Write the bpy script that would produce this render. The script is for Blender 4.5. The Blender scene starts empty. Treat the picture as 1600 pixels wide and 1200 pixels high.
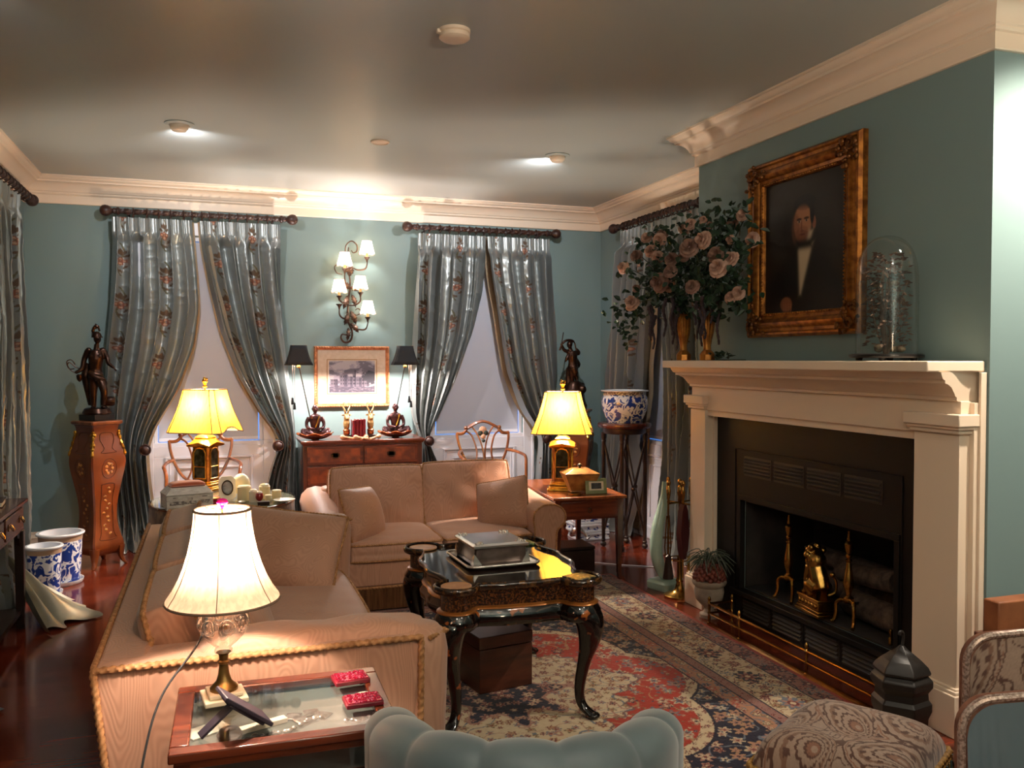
import bpy, bmesh, math, random
import numpy as np
from mathutils import Vector, Matrix, noise
SC = bpy.context.scene
COL = SC.collection
PI = math.pi
sin, cos = math.sin, math.cos
R = math.radians
random.seed(7)

# ------------------------------------------------------------------ camera
cam = bpy.data.objects.new('camera', bpy.data.cameras.new('camera'))
COL.objects.link(cam)
cam.data.sensor_width = 36.0
cam.data.lens = 36.0 * 1365 / 1600
cam.data.clip_start = 0.02
cam.location = (0, 0, 1.5)
cam.rotation_euler = (PI / 2 - math.atan(38 / 1365), 0, -math.atan(468 / 1365))
SC.camera = cam
SC.view_settings.view_transform = 'Standard'
SC.view_settings.look = 'None'
SC.view_settings.gamma = 1
SC.view_settings.use_curve_mapping = False
SC.view_settings.exposure = 1.12
SC.cycles.max_bounces = 8
SC.cycles.diffuse_bounces = 4
SC.cycles.sample_clamp_indirect = 4.0
SC.cycles.blur_glossy = 0.5

# ------------------------------------------------------------------ world: blue dusk outside the blinds
W = bpy.data.worlds.new('dusk'); SC.world = W
W.use_nodes = True
_bg = W.node_tree.nodes['Background']
_bg.inputs[0].default_value = (0.10, 0.36, 1.0, 1)
_bg.inputs[1].default_value = .9

def lin(c):
    return tuple((x / 255 / 12.92 if x / 255 <= 0.04045 else ((x / 255 + 0.055) / 1.055) ** 2.4) for x in c)

# ------------------------------------------------------------------ room lamps (recessed downlights, plus added fill spots)
def spot(name, loc, tgt, watts, size=100, blend=0.8, col=(1, .86, .70), rad=.05, parent=None):
    l = bpy.data.lights.new(name, 'SPOT'); l.energy = watts; l.spot_size = R(size); l.spot_blend = blend
    l.color = col; l.shadow_soft_size = rad
    o = bpy.data.objects.new(name, l); COL.objects.link(o); o.location = loc
    o.rotation_euler = (Vector(tgt) - Vector(loc)).to_track_quat('-Z', 'Y').to_euler()
    if parent: o.parent = parent
    return o
def bulb(name, loc, watts, col=(1, .72, .42), rad=.03, parent=None):
    l = bpy.data.lights.new(name, 'POINT'); l.energy = watts; l.color = col; l.shadow_soft_size = rad
    o = bpy.data.objects.new(name, l); COL.objects.link(o); o.location = loc
    if parent: o.parent = parent
    return o
NEUT = (.98, .97, 1); WARM = (1, .86, .70)
spot('downlight_and_fill_beam', (1.9, 0.9, 2.86), (2.2, 3.0, 0.6), 10, 120, 1, WARM, .06)  # unseen fill spot added for the hearth side, no fitting modelled
spot('downlight_and_fill_beam', (0.4, 0.6, 2.86), (0.6, 2.8, 0), 26, 130, 1, WARM, .06)  # unseen fill spot added to brighten the rug and sofa fronts
spot('downlight_and_fill_beam', (3.15, 2.05, 2.86), (3.15, 2.63, 1.6), 130, 100, 1, WARM, .04)
spot('downlight_and_fill_beam', (-0.173, 5.637, 2.874), (0.4, 7.5, 1.5), 30, 140, .9, NEUT, .012)
spot('downlight_and_fill_beam', (2.248, 5.657, 2.874), (1.85, 7.5, 1.45), 44, 140, .9, NEUT, .012)
spot('downlight_and_fill_beam', (-0.75, 3.6, 2.84), (-1.25, 6.4, 1.0), 4, 110, .9, NEUT, .03)

# ------------------------------------------------------------------ mesh builder
class MB:
    def __init__(s): s.v = []; s.f = []; s.M = Matrix.Identity(4)
    def add(s, vs, fs):
        b = len(s.v); M = s.M
        s.v += [tuple(M @ Vector(p)) for p in vs]
        s.f += [tuple(i + b for i in f) for f in fs]
        return s
    def at(s, loc=(0, 0, 0), rx=0, ry=0, rz=0, sc=1):
        s.M = Matrix.Translation(loc) @ Matrix.Rotation(rz, 4, 'Z') @ Matrix.Rotation(ry, 4, 'Y') @ Matrix.Rotation(rx, 4, 'X') @ Matrix.Scale(sc, 4)
        return s
    def box(s, x0, x1, y0, y1, z0, z1):
        v = [(x0, y0, z0), (x1, y0, z0), (x1, y1, z0), (x0, y1, z0), (x0, y0, z1), (x1, y0, z1), (x1, y1, z1), (x0, y1, z1)]
        return s.add(v, [(0, 3, 2, 1), (4, 5, 6, 7), (0, 1, 5, 4), (1, 2, 6, 5), (2, 3, 7, 6), (3, 0, 4, 7)])
    def loft(s, rings, closed=True, caps=True):
        n = len(rings[0]); vs = [p for r in rings for p in r]; fs = []
        for i in range(len(rings) - 1):
            for j in range(n if closed else n - 1):
                k = (j + 1) % n
                fs.append((i * n + j, i * n + k, (i + 1) * n + k, (i + 1) * n + j))
        if caps and closed:
            fs.append(tuple(range(n))[::-1]); fs.append(tuple((len(rings) - 1) * n + j for j in range(n)))
        return s.add(vs, fs)
    def lathe(s, prof, n=28, c=(0, 0, 0), caps=True, sx=1, sy=1, rot=0):
        rings = [[(c[0] + max(r, 1e-4) * cos(rot + 2 * PI * j / n) * sx, c[1] + max(r, 1e-4) * sin(rot + 2 * PI * j / n) * sy, c[2] + z) for j in range(n)] for r, z in prof]
        return s.loft(rings, True, caps)
    def tube(s, pts, r, n=8, closed=False, caps=True, up=None):
        P = [Vector(p) for p in pts]; m = len(P)
        rr = r if isinstance(r, (list, tuple)) else [r] * m
        rings = []; prev = None
        for i in range(m):
            a = P[(i - 1) % m] if (closed or i) else P[0]
            b = P[(i + 1) % m] if (closed or i < m - 1) else P[-1]
            t = (b - a)
            t = t.normalized() if t.length > 1e-9 else Vector((0, 0, 1))
            if prev is None:
                ref = Vector(up) if up else (Vector((0, 0, 1)) if abs(t.z) < .9 else Vector((1, 0, 0)))
                u = t.cross(ref).normalized()
            else:
                u = (prev - t * prev.dot(t))
                u = u.normalized() if u.length > 1e-6 else t.orthogonal().normalized()
            w = t.cross(u); prev = u
            q = rr[i]
            qa, qb = q if isinstance(q, tuple) else (q, q)
            rings.append([tuple(P[i] + u * (cos(2 * PI * j / n) * qa) + w * (sin(2 * PI * j / n) * qb)) for j in range(n)])
        if closed:
            rings.append(rings[0]); return s.loft(rings, True, False)
        return s.loft(rings, True, caps)
    def prism(s, poly, a0, a1, ax='z'):
        f = {'z': lambda p, a: (p[0], p[1], a), 'y': lambda p, a: (p[0], a, p[1]), 'x': lambda p, a: (a, p[0], p[1])}[ax]
        return s.loft([[f(p, a0) for p in poly], [f(p, a1) for p in poly]])
    def grid(s, fn, nu, nv, cu=False, cv=False):
        vs = [fn(i / (nu if cu else nu - 1), j / (nv if cv else nv - 1)) for i in range(nu) for j in range(nv)]
        fs = []
        for i in range(nu if cu else nu - 1):
            for j in range(nv if cv else nv - 1):
                a = i * nv + j; b = ((i + 1) % nu) * nv + j
                fs.append((a, b, ((i + 1) % nu) * nv + (j + 1) % nv, i * nv + (j + 1) % nv))
        return s.add(vs, fs)
    def ball(s, c, r, n=12, m=8):
        rx, ry, rz = r if isinstance(r, (tuple, list)) else (r, r, r)
        rings = [[(c[0] + rx * max(sin(PI * i / m), 1e-3) * cos(2 * PI * j / n), c[1] + ry * max(sin(PI * i / m), 1e-3) * sin(2 * PI * j / n), c[2] - rz * cos(PI * i / m)) for j in range(n)] for i in range(m + 1)]
        return s.loft(rings)
    def build(s, name, m, parent=None, smooth=38, bevel=0, seg=2, sub=0):
        me = bpy.data.meshes.new(name); me.from_pydata(s.v, [], s.f); me.validate()
        bm = bmesh.new(); bm.from_mesh(me); bmesh.ops.recalc_face_normals(bm, faces=bm.faces); bm.to_mesh(me); bm.free()
        if smooth:
            me.shade_smooth(); me.set_sharp_from_angle(angle=R(smooth))
        me.materials.append(m)
        o = bpy.data.objects.new(name, me); COL.objects.link(o)
        if parent: o.parent = parent
        if bevel:
            b = o.modifiers.new('bevel', 'BEVEL'); b.width = bevel; b.segments = seg; b.limit_method = 'ANGLE'; b.angle_limit = R(40)
        if sub:
            q = o.modifiers.new('sub', 'SUBSURF'); q.levels = sub; q.render_levels = sub
        return o
    def remesh(s, name, m, parent=None, vox=.005, it=3):
        o = s.build(name, m, parent, smooth=0)
        o.data.shade_smooth()
        r = o.modifiers.new('remesh', 'REMESH'); r.mode = 'VOXEL'; r.voxel_size = vox; r.use_smooth_shade = True
        k = o.modifiers.new('smooth', 'SMOOTH'); k.factor = .5; k.iterations = it
        return o

def cr(pts, n=8, closed=False):
    """Catmull-Rom through points"""
    P = [np.array(p, float) for p in pts]; out = []; m = len(P)
    for i in range(m if closed else m - 1):
        p0 = P[(i - 1) % m] if (closed or i) else P[0]; p1 = P[i]; p2 = P[(i + 1) % m]
        p3 = P[(i + 2) % m] if (closed or i < m - 2) else P[-1]
        for k in range(n):
            t = k / n
            out.append(tuple(.5 * ((2 * p1) + (p2 - p0) * t + (2 * p0 - 5 * p1 + 4 * p2 - p3) * t * t + (3 * p1 - p0 - 3 * p2 + p3) * t ** 3)))
    if not closed: out.append(tuple(P[-1]))
    return out

def tag(o, label, cat, group=None):
    o['label'] = label; o['category'] = cat
    if group: o['group'] = group
    return o
def thing(name, label, cat, loc=(0, 0, 0), rz=0, group=None):
    o = bpy.data.objects.new(name, None); COL.objects.link(o)
    o.empty_display_size = .05
    o.location = loc; o.rotation_euler = (0, 0, rz)
    return tag(o, label, cat, group)
def struct(o): o['kind'] = 'structure'; return o
def dup(root, loc, rz, label, group=None):
    r = root.copy(); COL.objects.link(r); r.location = loc; r.rotation_euler = (0, 0, rz); r['label'] = label
    if group: r['group'] = group
    for ch in list(root.children):
        c = ch.copy(); COL.objects.link(c); c.parent = r
        for g in list(ch.children):
            d = g.copy(); COL.objects.link(d); d.parent = c
    return r

def npgrid(name, V, colr, m, parent=None, mask=None, smooth=True):
    """V (n,m,3) numpy surface with linear colours colr (n,m,3) stored as attribute Col (and mask as alpha)"""
    n, k = V.shape[:2]
    idx = np.arange(n * k).reshape(n, k)
    q = np.stack([idx[:-1, :-1], idx[1:, :-1], idx[1:, 1:], idx[:-1, 1:]], -1).reshape(-1)
    me = bpy.data.meshes.new(name)
    me.vertices.add(n * k); me.vertices.foreach_set('co', V.reshape(-1).astype(np.float32))
    nf = (n - 1) * (k - 1)
    me.loops.add(nf * 4); me.loops.foreach_set('vertex_index', q.astype(np.int32))
    me.polygons.add(nf); me.polygons.foreach_set('loop_start', np.arange(0, nf * 4, 4, dtype=np.int32))
    me.update(calc_edges=True)
    a = me.color_attributes.new('Col', 'FLOAT_COLOR', 'POINT')
    c = np.ones((n * k, 4), np.float32); c[:, :3] = colr.reshape(-1, 3)
    if mask is not None: c[:, 3] = mask.reshape(-1)
    a.data.foreach_set('color', c.reshape(-1))
    if smooth: me.shade_smooth()
    me.materials.append(m)
    o = bpy.data.objects.new(name, me); COL.objects.link(o)
    if parent: o.parent = parent
    return o

# ------------------------------------------------------------------ materials
def mat(name, c, rough=.5, metal=0, spec=.5, c2=None, nscale=8, stretch=(1, 1, 1), bump=0, bscale=40, coat=0, sheen=0, trans=0, ior=1.45, wave=0, detail=4, contrast=(.35, .65), alpha=1, aniso=0, attr=False, attr2=None):
    m = bpy.data.materials.new(name); m.use_nodes = True
    nt = m.node_tree; N = nt.nodes; L = nt.links
    b = N['Principled BSDF']
    b.inputs['Base Color'].default_value = (*lin(c), 1)
    b.inputs['Roughness'].default_value = rough; b.inputs['Metallic'].default_value = metal
    b.inputs['Specular IOR Level'].default_value = spec
    b.inputs['Coat Weight'].default_value = coat; b.inputs['Coat Roughness'].default_value = .08
    b.inputs['Sheen Weight'].default_value = sheen
    b.inputs['Transmission Weight'].default_value = trans; b.inputs['IOR'].default_value = ior
    b.inputs['Alpha'].default_value = alpha
    b.inputs['Anisotropic'].default_value = aniso
    if attr:
        a = N.new('ShaderNodeAttribute'); a.attribute_name = 'Col'
        L.new(a.outputs['Color'], b.inputs['Base Color'])
        if attr2 is not None:   # (rough, metal) where the embroidery mask is set
            for key, base, val in (('Roughness', rough, attr2[0]), ('Metallic', metal, attr2[1])):
                mr = N.new('ShaderNodeMapRange'); mr.inputs[3].default_value = base; mr.inputs[4].default_value = val
                L.new(a.outputs['Alpha'], mr.inputs[0]); L.new(mr.outputs[0], b.inputs[key])
    if c2 or bump:
        tc = N.new('ShaderNodeTexCoord'); mp = N.new('ShaderNodeMapping'); mp.inputs['Scale'].default_value = stretch
        L.new(tc.outputs['Object'], mp.inputs['Vector'])
    if c2:
        if wave:
            t = N.new('ShaderNodeTexWave'); t.inputs['Scale'].default_value = nscale; t.inputs['Distortion'].default_value = wave
            t.inputs['Detail'].default_value = detail; t.inputs['Detail Scale'].default_value = 1.5
            out = t.outputs['Fac']
        else:
            t = N.new('ShaderNodeTexNoise'); t.inputs['Scale'].default_value = nscale; t.inputs['Detail'].default_value = detail
            out = t.outputs['Fac']
        L.new(mp.outputs[0], t.inputs['Vector'])
        r = N.new('ShaderNodeValToRGB'); r.color_ramp.elements[0].position = contrast[0]; r.color_ramp.elements[1].position = contrast[1]
        r.color_ramp.elements[0].color = (*lin(c), 1); r.color_ramp.elements[1].color = (*lin(c2), 1)
        L.new(out, r.inputs[0]); L.new(r.outputs[0], b.inputs['Base Color'])
    if bump:
        t2 = N.new('ShaderNodeTexNoise'); t2.inputs['Scale'].default_value = bscale; t2.inputs['Detail'].default_value = 3
        L.new(mp.outputs[0], t2.inputs['Vector'])
        bp = N.new('ShaderNodeBump'); bp.inputs['Strength'].default_value = bump; bp.inputs['Distance'].default_value = .004
        L.new(t2.outputs['Fac'], bp.inputs['Height']); L.new(bp.outputs[0], b.inputs['Normal'])
    return m

def shade_mat(name, c, tr=.55):
    m = bpy.data.materials.new(name); m.use_nodes = True
    nt = m.node_tree; N = nt.nodes; L = nt.links
    N.remove(N['Principled BSDF'])
    d = N.new('ShaderNodeBsdfDiffuse'); t = N.new('ShaderNodeBsdfTranslucent'); mx = N.new('ShaderNodeMixShader')
    mx.inputs[0].default_value = tr
    tc = N.new('ShaderNodeTexCoord'); mp = N.new('ShaderNodeMapping'); mp.inputs['Scale'].default_value = (90, 90, 6)
    no = N.new('ShaderNodeTexNoise'); no.inputs['Scale'].default_value = 1; r = N.new('ShaderNodeValToRGB')
    r.color_ramp.elements[0].color = (*[x * .82 for x in lin(c)], 1); r.color_ramp.elements[1].color = (*lin(c), 1)
    r.color_ramp.elements[0].position = .4; r.color_ramp.elements[1].position = .6
    L.new(tc.outputs['Object'], mp.inputs[0]); L.new(mp.outputs[0], no.inputs['Vector']); L.new(no.outputs['Fac'], r.inputs[0])
    L.new(r.outputs[0], d.inputs[0]); L.new(r.outputs[0], t.inputs[0])
    L.new(d.outputs[0], mx.inputs[1]); L.new(t.outputs[0], mx.inputs[2]); L.new(mx.outputs[0], N['Material Output'].inputs[0])
    return m

def thin_glass(name, tint=(1, 1, 1), gloss=.10, rough=.02):
    m = bpy.data.materials.new(name); m.use_nodes = True
    nt = m.node_tree; N = nt.nodes; L = nt.links
    N.remove(N['Principled BSDF'])
    t = N.new('ShaderNodeBsdfTransparent'); t.inputs[0].default_value = (*tint, 1)
    g = N.new('ShaderNodeBsdfGlossy'); g.inputs['Roughness'].default_value = rough
    f = N.new('ShaderNodeLayerWeight'); f.inputs[0].default_value = .5
    pw = N.new('ShaderNodeMath'); pw.operation = 'POWER'; pw.inputs[1].default_value = 3.5; L.new(f.outputs['Facing'], pw.inputs[0])
    ma = N.new('ShaderNodeMath'); ma.operation = 'MULTIPLY_ADD'; ma.inputs[1].default_value = .55; ma.inputs[2].default_value = .03 + gloss * .2
    mx = N.new('ShaderNodeMixShader')
    L.new(pw.outputs[0], ma.inputs[0]); L.new(ma.outputs[0], mx.inputs[0]); L.new(t.outputs[0], mx.inputs[1]); L.new(g.outputs[0], mx.inputs[2]); L.new(mx.outputs[0], N['Material Output'].inputs[0])
    return m

MT = {}
MT['wall'] = mat('wall_paint', (118, 139, 139), .55, spec=.35)
MT['ceiling'] = mat('ceiling_paint', (168, 174, 171), .33, spec=.45)
MT['trim'] = mat('cream_paint', (236, 214, 190), .38)
MT['white'] = mat('white_paint', (226, 226, 232), .4)
MT['blind'] = mat('blind_cloth', (188, 194, 208), .9, spec=.1)
MT['moire'] = None
MT['bronze'] = mat('dark_bronze', (46, 30, 24), .3, .75, c2=(70, 46, 34), nscale=18)
MT['iron'] = mat('wrought_iron', (58, 42, 36), .45, .6, c2=(84, 62, 50), nscale=25)
MT['gold'] = mat('gilt', (214, 160, 62), .28, .9, c2=(150, 100, 34), nscale=22)
MT['brass'] = mat('polished_brass', (178, 136, 70), .24, 1, c2=(140, 100, 48), nscale=6)
MT['giltwood'] = mat('old_giltwood', (176, 112, 44), .35, .7, c2=(112, 62, 22), nscale=26)
MT['rosegilt'] = mat('warm_giltwood', (206, 140, 98), .4, .5, c2=(160, 98, 62), nscale=30)
MT['mahog'] = mat('mahogany', (92, 40, 22), .25, c2=(58, 24, 14), nscale=5, stretch=(6, 6, .6), coat=.3)
MT['mahog_h'] = mat('mahogany_boards', (112, 50, 28), .25, c2=(74, 30, 18), nscale=5, stretch=(.8, 8, 8), coat=.3)
MT['burl'] = mat('burr_walnut', (140, 66, 30), .28, c2=(84, 34, 16), nscale=14, detail=8, coat=.3)
MT['satin'] = mat('satinwood', (146, 86, 48), .3, c2=(104, 56, 30), nscale=9, stretch=(2, 2, .5), coat=.25)
MT['dark'] = mat('dark_wood', (44, 26, 20), .3, c2=(28, 16, 12), nscale=6, stretch=(5, 5, .8))
MT['lacquer'] = mat('black_lacquer', (16, 10, 9), .12, coat=.6)
MT['blackmetal'] = mat('black_metal', (17, 15, 14), .55, .1, spec=.25)
MT['black'] = mat('black_cloth', (22, 22, 26), .75)
MT['silver'] = mat('silver_plate', (222, 216, 210), .26, 1)
MT['cream'] = mat('cream_ivory', (226, 208, 160), .4)
MT['ivory'] = mat('ivory_inlay', (228, 214, 186), .4)
MT['porcelain'] = None
MT['glass'] = mat('cut_glass', (250, 246, 242), .03, trans=1, ior=1.46)
MT['pane'] = thin_glass('pane_glass')
MT['rope'] = mat('gold_rope', (186, 136, 90), .7, c2=(142, 96, 56), nscale=60)
MT['leaf'] = mat('leaf_green', (34, 62, 36), .5, c2=(22, 42, 28), nscale=30)
MT['petal'] = mat('rose_petal', (196, 158, 138), .6, c2=(172, 132, 114), nscale=20)
MT['red'] = mat('red_leather', (128, 22, 40), .4, c2=(96, 14, 28), nscale=14)
MT['stone'] = mat('stone', (168, 150, 132), .8, c2=(134, 118, 104), nscale=12, bump=.3)
MT['paper'] = mat('paper', (225, 215, 195), .8)
MT['shade_y'] = shade_mat('yellow_silk_shade', (238, 178, 70), .24)
MT['shade_c'] = shade_mat('cream_silk_shade', (236, 196, 166), .12)
MT['shade_p'] = shade_mat('small_cream_shade', (246, 222, 190), .6)
MT['braid'] = mat('taupe_braid', (120, 96, 78), .7)
MT['candle'] = mat('candle_sleeve', (238, 206, 150), .5)
MT['celadon'] = mat('celadon_glaze', (176, 202, 186), .18, coat=.4)
MT['skinbronze'] = mat('aubergine_bronze', (58, 34, 36), .32, .55, c2=(96, 62, 62), nscale=16)

def moire(name, c, c2):
    m = mat(name, c, .55, sheen=.25, spec=.3)
    nt = m.node_tree; N = nt.nodes; L = nt.links; b = N['Principled BSDF']
    tc = N.new('ShaderNodeTexCoord'); mp = N.new('ShaderNodeMapping'); mp.inputs['Scale'].default_value = (1, 1, .28)
    L.new(tc.outputs['Object'], mp.inputs[0])
    n1 = N.new('ShaderNodeTexNoise'); n1.inputs['Scale'].default_value = 7; n1.inputs['Detail'].default_value = 1.5
    L.new(mp.outputs[0], n1.inputs['Vector'])
    mu = N.new('ShaderNodeMath'); mu.operation = 'MULTIPLY'; mu.inputs[1].default_value = 190
    sn = N.new('ShaderNodeMath'); sn.operation = 'SINE'
    L.new(n1.outputs['Fac'], mu.inputs[0]); L.new(mu.outputs[0], sn.inputs[0])
    r = N.new('ShaderNodeMapRange'); r.inputs[1].default_value = -1; r.inputs[2].default_value = 1
    L.new(sn.outputs[0], r.inputs[0])
    mx = N.new('ShaderNodeMix'); mx.data_type = 'RGBA'
    mx.inputs[6].default_value = (*lin(c), 1); mx.inputs[7].default_value = (*lin(c2), 1)
    L.new(r.outputs[0], mx.inputs[0]); L.new(mx.outputs[2], b.inputs['Base Color'])
    rr = N.new('ShaderNodeMapRange'); rr.inputs[1].default_value = -1; rr.inputs[2].default_value = 1; rr.inputs[3].default_value = .62; rr.inputs[4].default_value = .42
    L.new(sn.outputs[0], rr.inputs[0]); L.new(rr.outputs[0], b.inputs['Roughness'])
    bp = N.new('ShaderNodeBump'); bp.inputs['Strength'].default_value = .12; bp.inputs['Distance'].default_value = .002
    L.new(sn.outputs[0], bp.inputs['Height']); L.new(bp.outputs[0], b.inputs['Normal'])
    return m
MT['moire'] = moire('moire_fabric', (190, 144, 118), (178, 132, 107))

def porcelain():
    m = mat('blue_white_porcelain', (236, 238, 240), .15, coat=.4)
    nt = m.node_tree; N = nt.nodes; L = nt.links; b = N['Principled BSDF']
    tc = N.new('ShaderNodeTexCoord')
    n = N.new('ShaderNodeTexNoise'); n.inputs['Scale'].default_value = 16; n.inputs['Detail'].default_value = 2; n.inputs['Distortion'].default_value = .9
    L.new(tc.outputs['Object'], n.inputs['Vector'])
    r = N.new('ShaderNodeValToRGB'); e = r.color_ramp.elements
    e[0].position = .42; e[0].color = (*lin((34, 60, 140)), 1)
    e[1].position = .455; e[1].color = (*lin((232, 234, 238)), 1)
    x = e.new(.555); x.color = (*lin((232, 234, 238)), 1)
    x = e.new(.58); x.color = (*lin((70, 96, 168)), 1)
    x = e.new(.62); x.color = (*lin((40, 64, 146)), 1)
    L.new(n.outputs['Fac'], r.inputs[0]); L.new(r.outputs[0], b.inputs['Base Color'])
    return m
MT['porcelain'] = porcelain()
MT['porc_plain'] = mat('white_porcelain', (232, 234, 236), .15, coat=.4)
MT['porc_blue'] = mat('blue_porcelain_band', (70, 92, 150), .2, c2=(224, 228, 236), nscale=60, contrast=(.48, .52))

def floor_mat():
    m = mat('cherry_floor', (120, 48, 28), .16, spec=.55, coat=.25)
    nt = m.node_tree; N = nt.nodes; L = nt.links; b = N['Principled BSDF']
    tc = N.new('ShaderNodeTexCoord'); mp = N.new('ShaderNodeMapping'); mp.inputs['Rotation'].default_value = (0, 0, 0)
    L.new(tc.outputs['Object'], mp.inputs[0])
    br = N.new('ShaderNodeTexBrick'); br.inputs['Scale'].default_value = 1; br.inputs['Brick Width'].default_value = 1.3; br.inputs['Row Height'].default_value = .075
    br.inputs['Mortar Size'].default_value = .0012; br.inputs['Color1'].default_value = (*lin((128, 52, 30)), 1); br.inputs['Color2'].default_value = (*lin((98, 36, 20)), 1); br.inputs['Mortar'].default_value = (*lin((50, 18, 10)), 1)
    L.new(mp.outputs[0], br.inputs['Vector'])
    n = N.new('ShaderNodeTexNoise'); n.inputs['Scale'].default_value = 3; n.inputs['Detail'].default_value = 5
    mp2 = N.new('ShaderNodeMapping'); mp2.inputs['Scale'].default_value = (1.2, 16, 1)
    L.new(tc.outputs['Object'], mp2.inputs[0]); L.new(mp2.outputs[0], n.inputs['Vector'])
    mx = N.new('ShaderNodeMix'); mx.data_type = 'RGBA'; mx.blend_type = 'MULTIPLY'; mx.inputs[0].default_value = .55
    r = N.new('ShaderNodeValToRGB'); r.color_ramp.elements[0].color = (.45, .4, .36, 1); r.color_ramp.elements[0].position = .3; r.color_ramp.elements[1].position = .65
    L.new(n.outputs['Fac'], r.inputs[0]); L.new(br.outputs['Color'], mx.inputs[6]); L.new(r.outputs[0], mx.inputs[7]); L.new(mx.outputs[2], b.inputs['Base Color'])
    return m
MT['floor'] = floor_mat()
# ------------------------------------------------------------------ room shell
XL, XR, YB, YF, ZC = -1.35, 3.47, 7.54, -2.2, 2.9
CX, CY0, CY1 = 2.88, 2.63, 4.805        # chimney breast face x, near and far edges
def wall_holes(name, x0, x1, holes, y0, y1, z1=ZC):
    """wall along x with rectangular holes (hx0,hx1,hz0,hz1)"""
    b = MB(); xs = x0
    for hx0, hx1, hz0, hz1 in holes:
        b.box(xs, hx0, y0, y1, 0, z1); b.box(hx0, hx1, y0, y1, 0, hz0); b.box(hx0, hx1, y0, y1, hz1, z1); xs = hx1
    b.box(xs, x1, y0, y1, 0, z1)
    return b
WIN = [(-.45, .395), (1.845, 2.69)]
WZ0, WZ1 = .80, 2.50
struct(MB().box(XL - .2, XR + .2, YF - .2, YB + .2, -.1, 0).build('floor', MT['floor'], smooth=0))
struct(MB().box(XL - .2, XR + .2, YF - .2, YB + .2, ZC, ZC + .1).build('ceiling', MT['ceiling'], smooth=0))
struct(wall_holes('wall_back', XL - .2, XR + .2, [(a, b, WZ0, WZ1) for a, b in WIN], YB, YB + .2).build('wall_back', MT['wall'], smooth=0))
struct(MB().box(XL - .2, XL, YF, YB, 0, ZC).build('wall_left', MT['wall'], smooth=0))
struct(MB().box(XL - .2, XR + .2, YF - .2, YF, 0, ZC).build('wall_front', MT['wall'], smooth=0))
b = MB()   # right wall with one window hole y 5.75..6.72
RW = (5.78, 6.70)
b.box(XR, XR + .2, YF, RW[0], 0, ZC).box(XR, XR + .2, RW[1], YB, 0, ZC).box(XR, XR + .2, RW[0], RW[1], 0, WZ0).box(XR, XR + .2, RW[0], RW[1], WZ1, ZC)
struct(b.build('wall_right', MT['wall'], smooth=0))
# chimney breast with the firebox hole (y 3.05..4.31, z .17.. .71)
FB = (3.09, 4.28, .19, .70)
b = MB()
b.box(CX, XR, CY0, FB[0], 0, ZC).box(CX, XR, FB[1], CY1, 0, ZC).box(CX, XR, FB[0], FB[1], FB[3], ZC).box(CX, XR, FB[0], FB[1], 0, FB[2])
struct(b.build('wall_chimney', MT['wall'], smooth=0))

def wallsweep(path, prof, closed=False):
    """sweep (p,z) profile along an xy path; the room lies on the right-hand side of the direction of travel"""
    P = [Vector((x, y)) for x, y in path]; rings = []
    for i, p in enumerate(P):
        dirs = []
        if i > 0: dirs.append((p - P[i - 1]).normalized())
        if i < len(P) - 1: dirs.append((P[i + 1] - p).normalized())
        ns = [Vector((d.y, -d.x)) for d in dirs]
        if len(ns) == 2:
            m = (ns[0] + ns[1]); m = m / (m.length_squared / 2) if m.length > 1e-6 else ns[0]
        else: m = ns[0]
        rings.append([(p.x + m.x * a, p.y + m.y * a, z) for a, z in prof])
    return MB().loft(rings, closed=True, caps=True)
CROWN = [(-.005, 2.70), (.016, 2.70), (.02, 2.705), (.02, 2.765), (.03, 2.77), (.036, 2.778), (.036, 2.786), (.044, 2.792), (.05, 2.808), (.062, 2.826), (.08, 2.842), (.1, 2.851), (.112, 2.853), (.114, 2.864), (.124, 2.868), (.136, 2.878), (.14, 2.886), (.15, 2.889), (.15, 2.905), (-.005, 2.905)]
PATH = [(XL, YF), (XL, YB), (XR, YB), (XR, CY1), (CX, CY1), (CX, CY0), (XR, CY0), (XR, YF)]
struct(wallsweep(PATH, CROWN).build('trim_1', MT['trim'], smooth=25))
BASE = [(-.005, 0), (.02, 0), (.02, .12), (.026, .125), (.022, .135), (.012, .15), (.01, .17), (-.005, .172)]
struct(wallsweep([(XL, YF), (XL, YB), (-.56, YB)], BASE).build('baseboard_left', MT['trim'], smooth=25))
struct(wallsweep([(.505, YB), (1.735, YB)], BASE).build('baseboard_back', MT['trim'], smooth=25))
struct(wallsweep([(2.80, YB), (XR, YB), (XR, 6.81)], BASE).build('baseboard_corner', MT['trim'], smooth=25))
struct(wallsweep([(CX, CY0), (XR, CY0), (XR, YF)], BASE).build('baseboard_right', MT['trim'], smooth=25))

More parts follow.
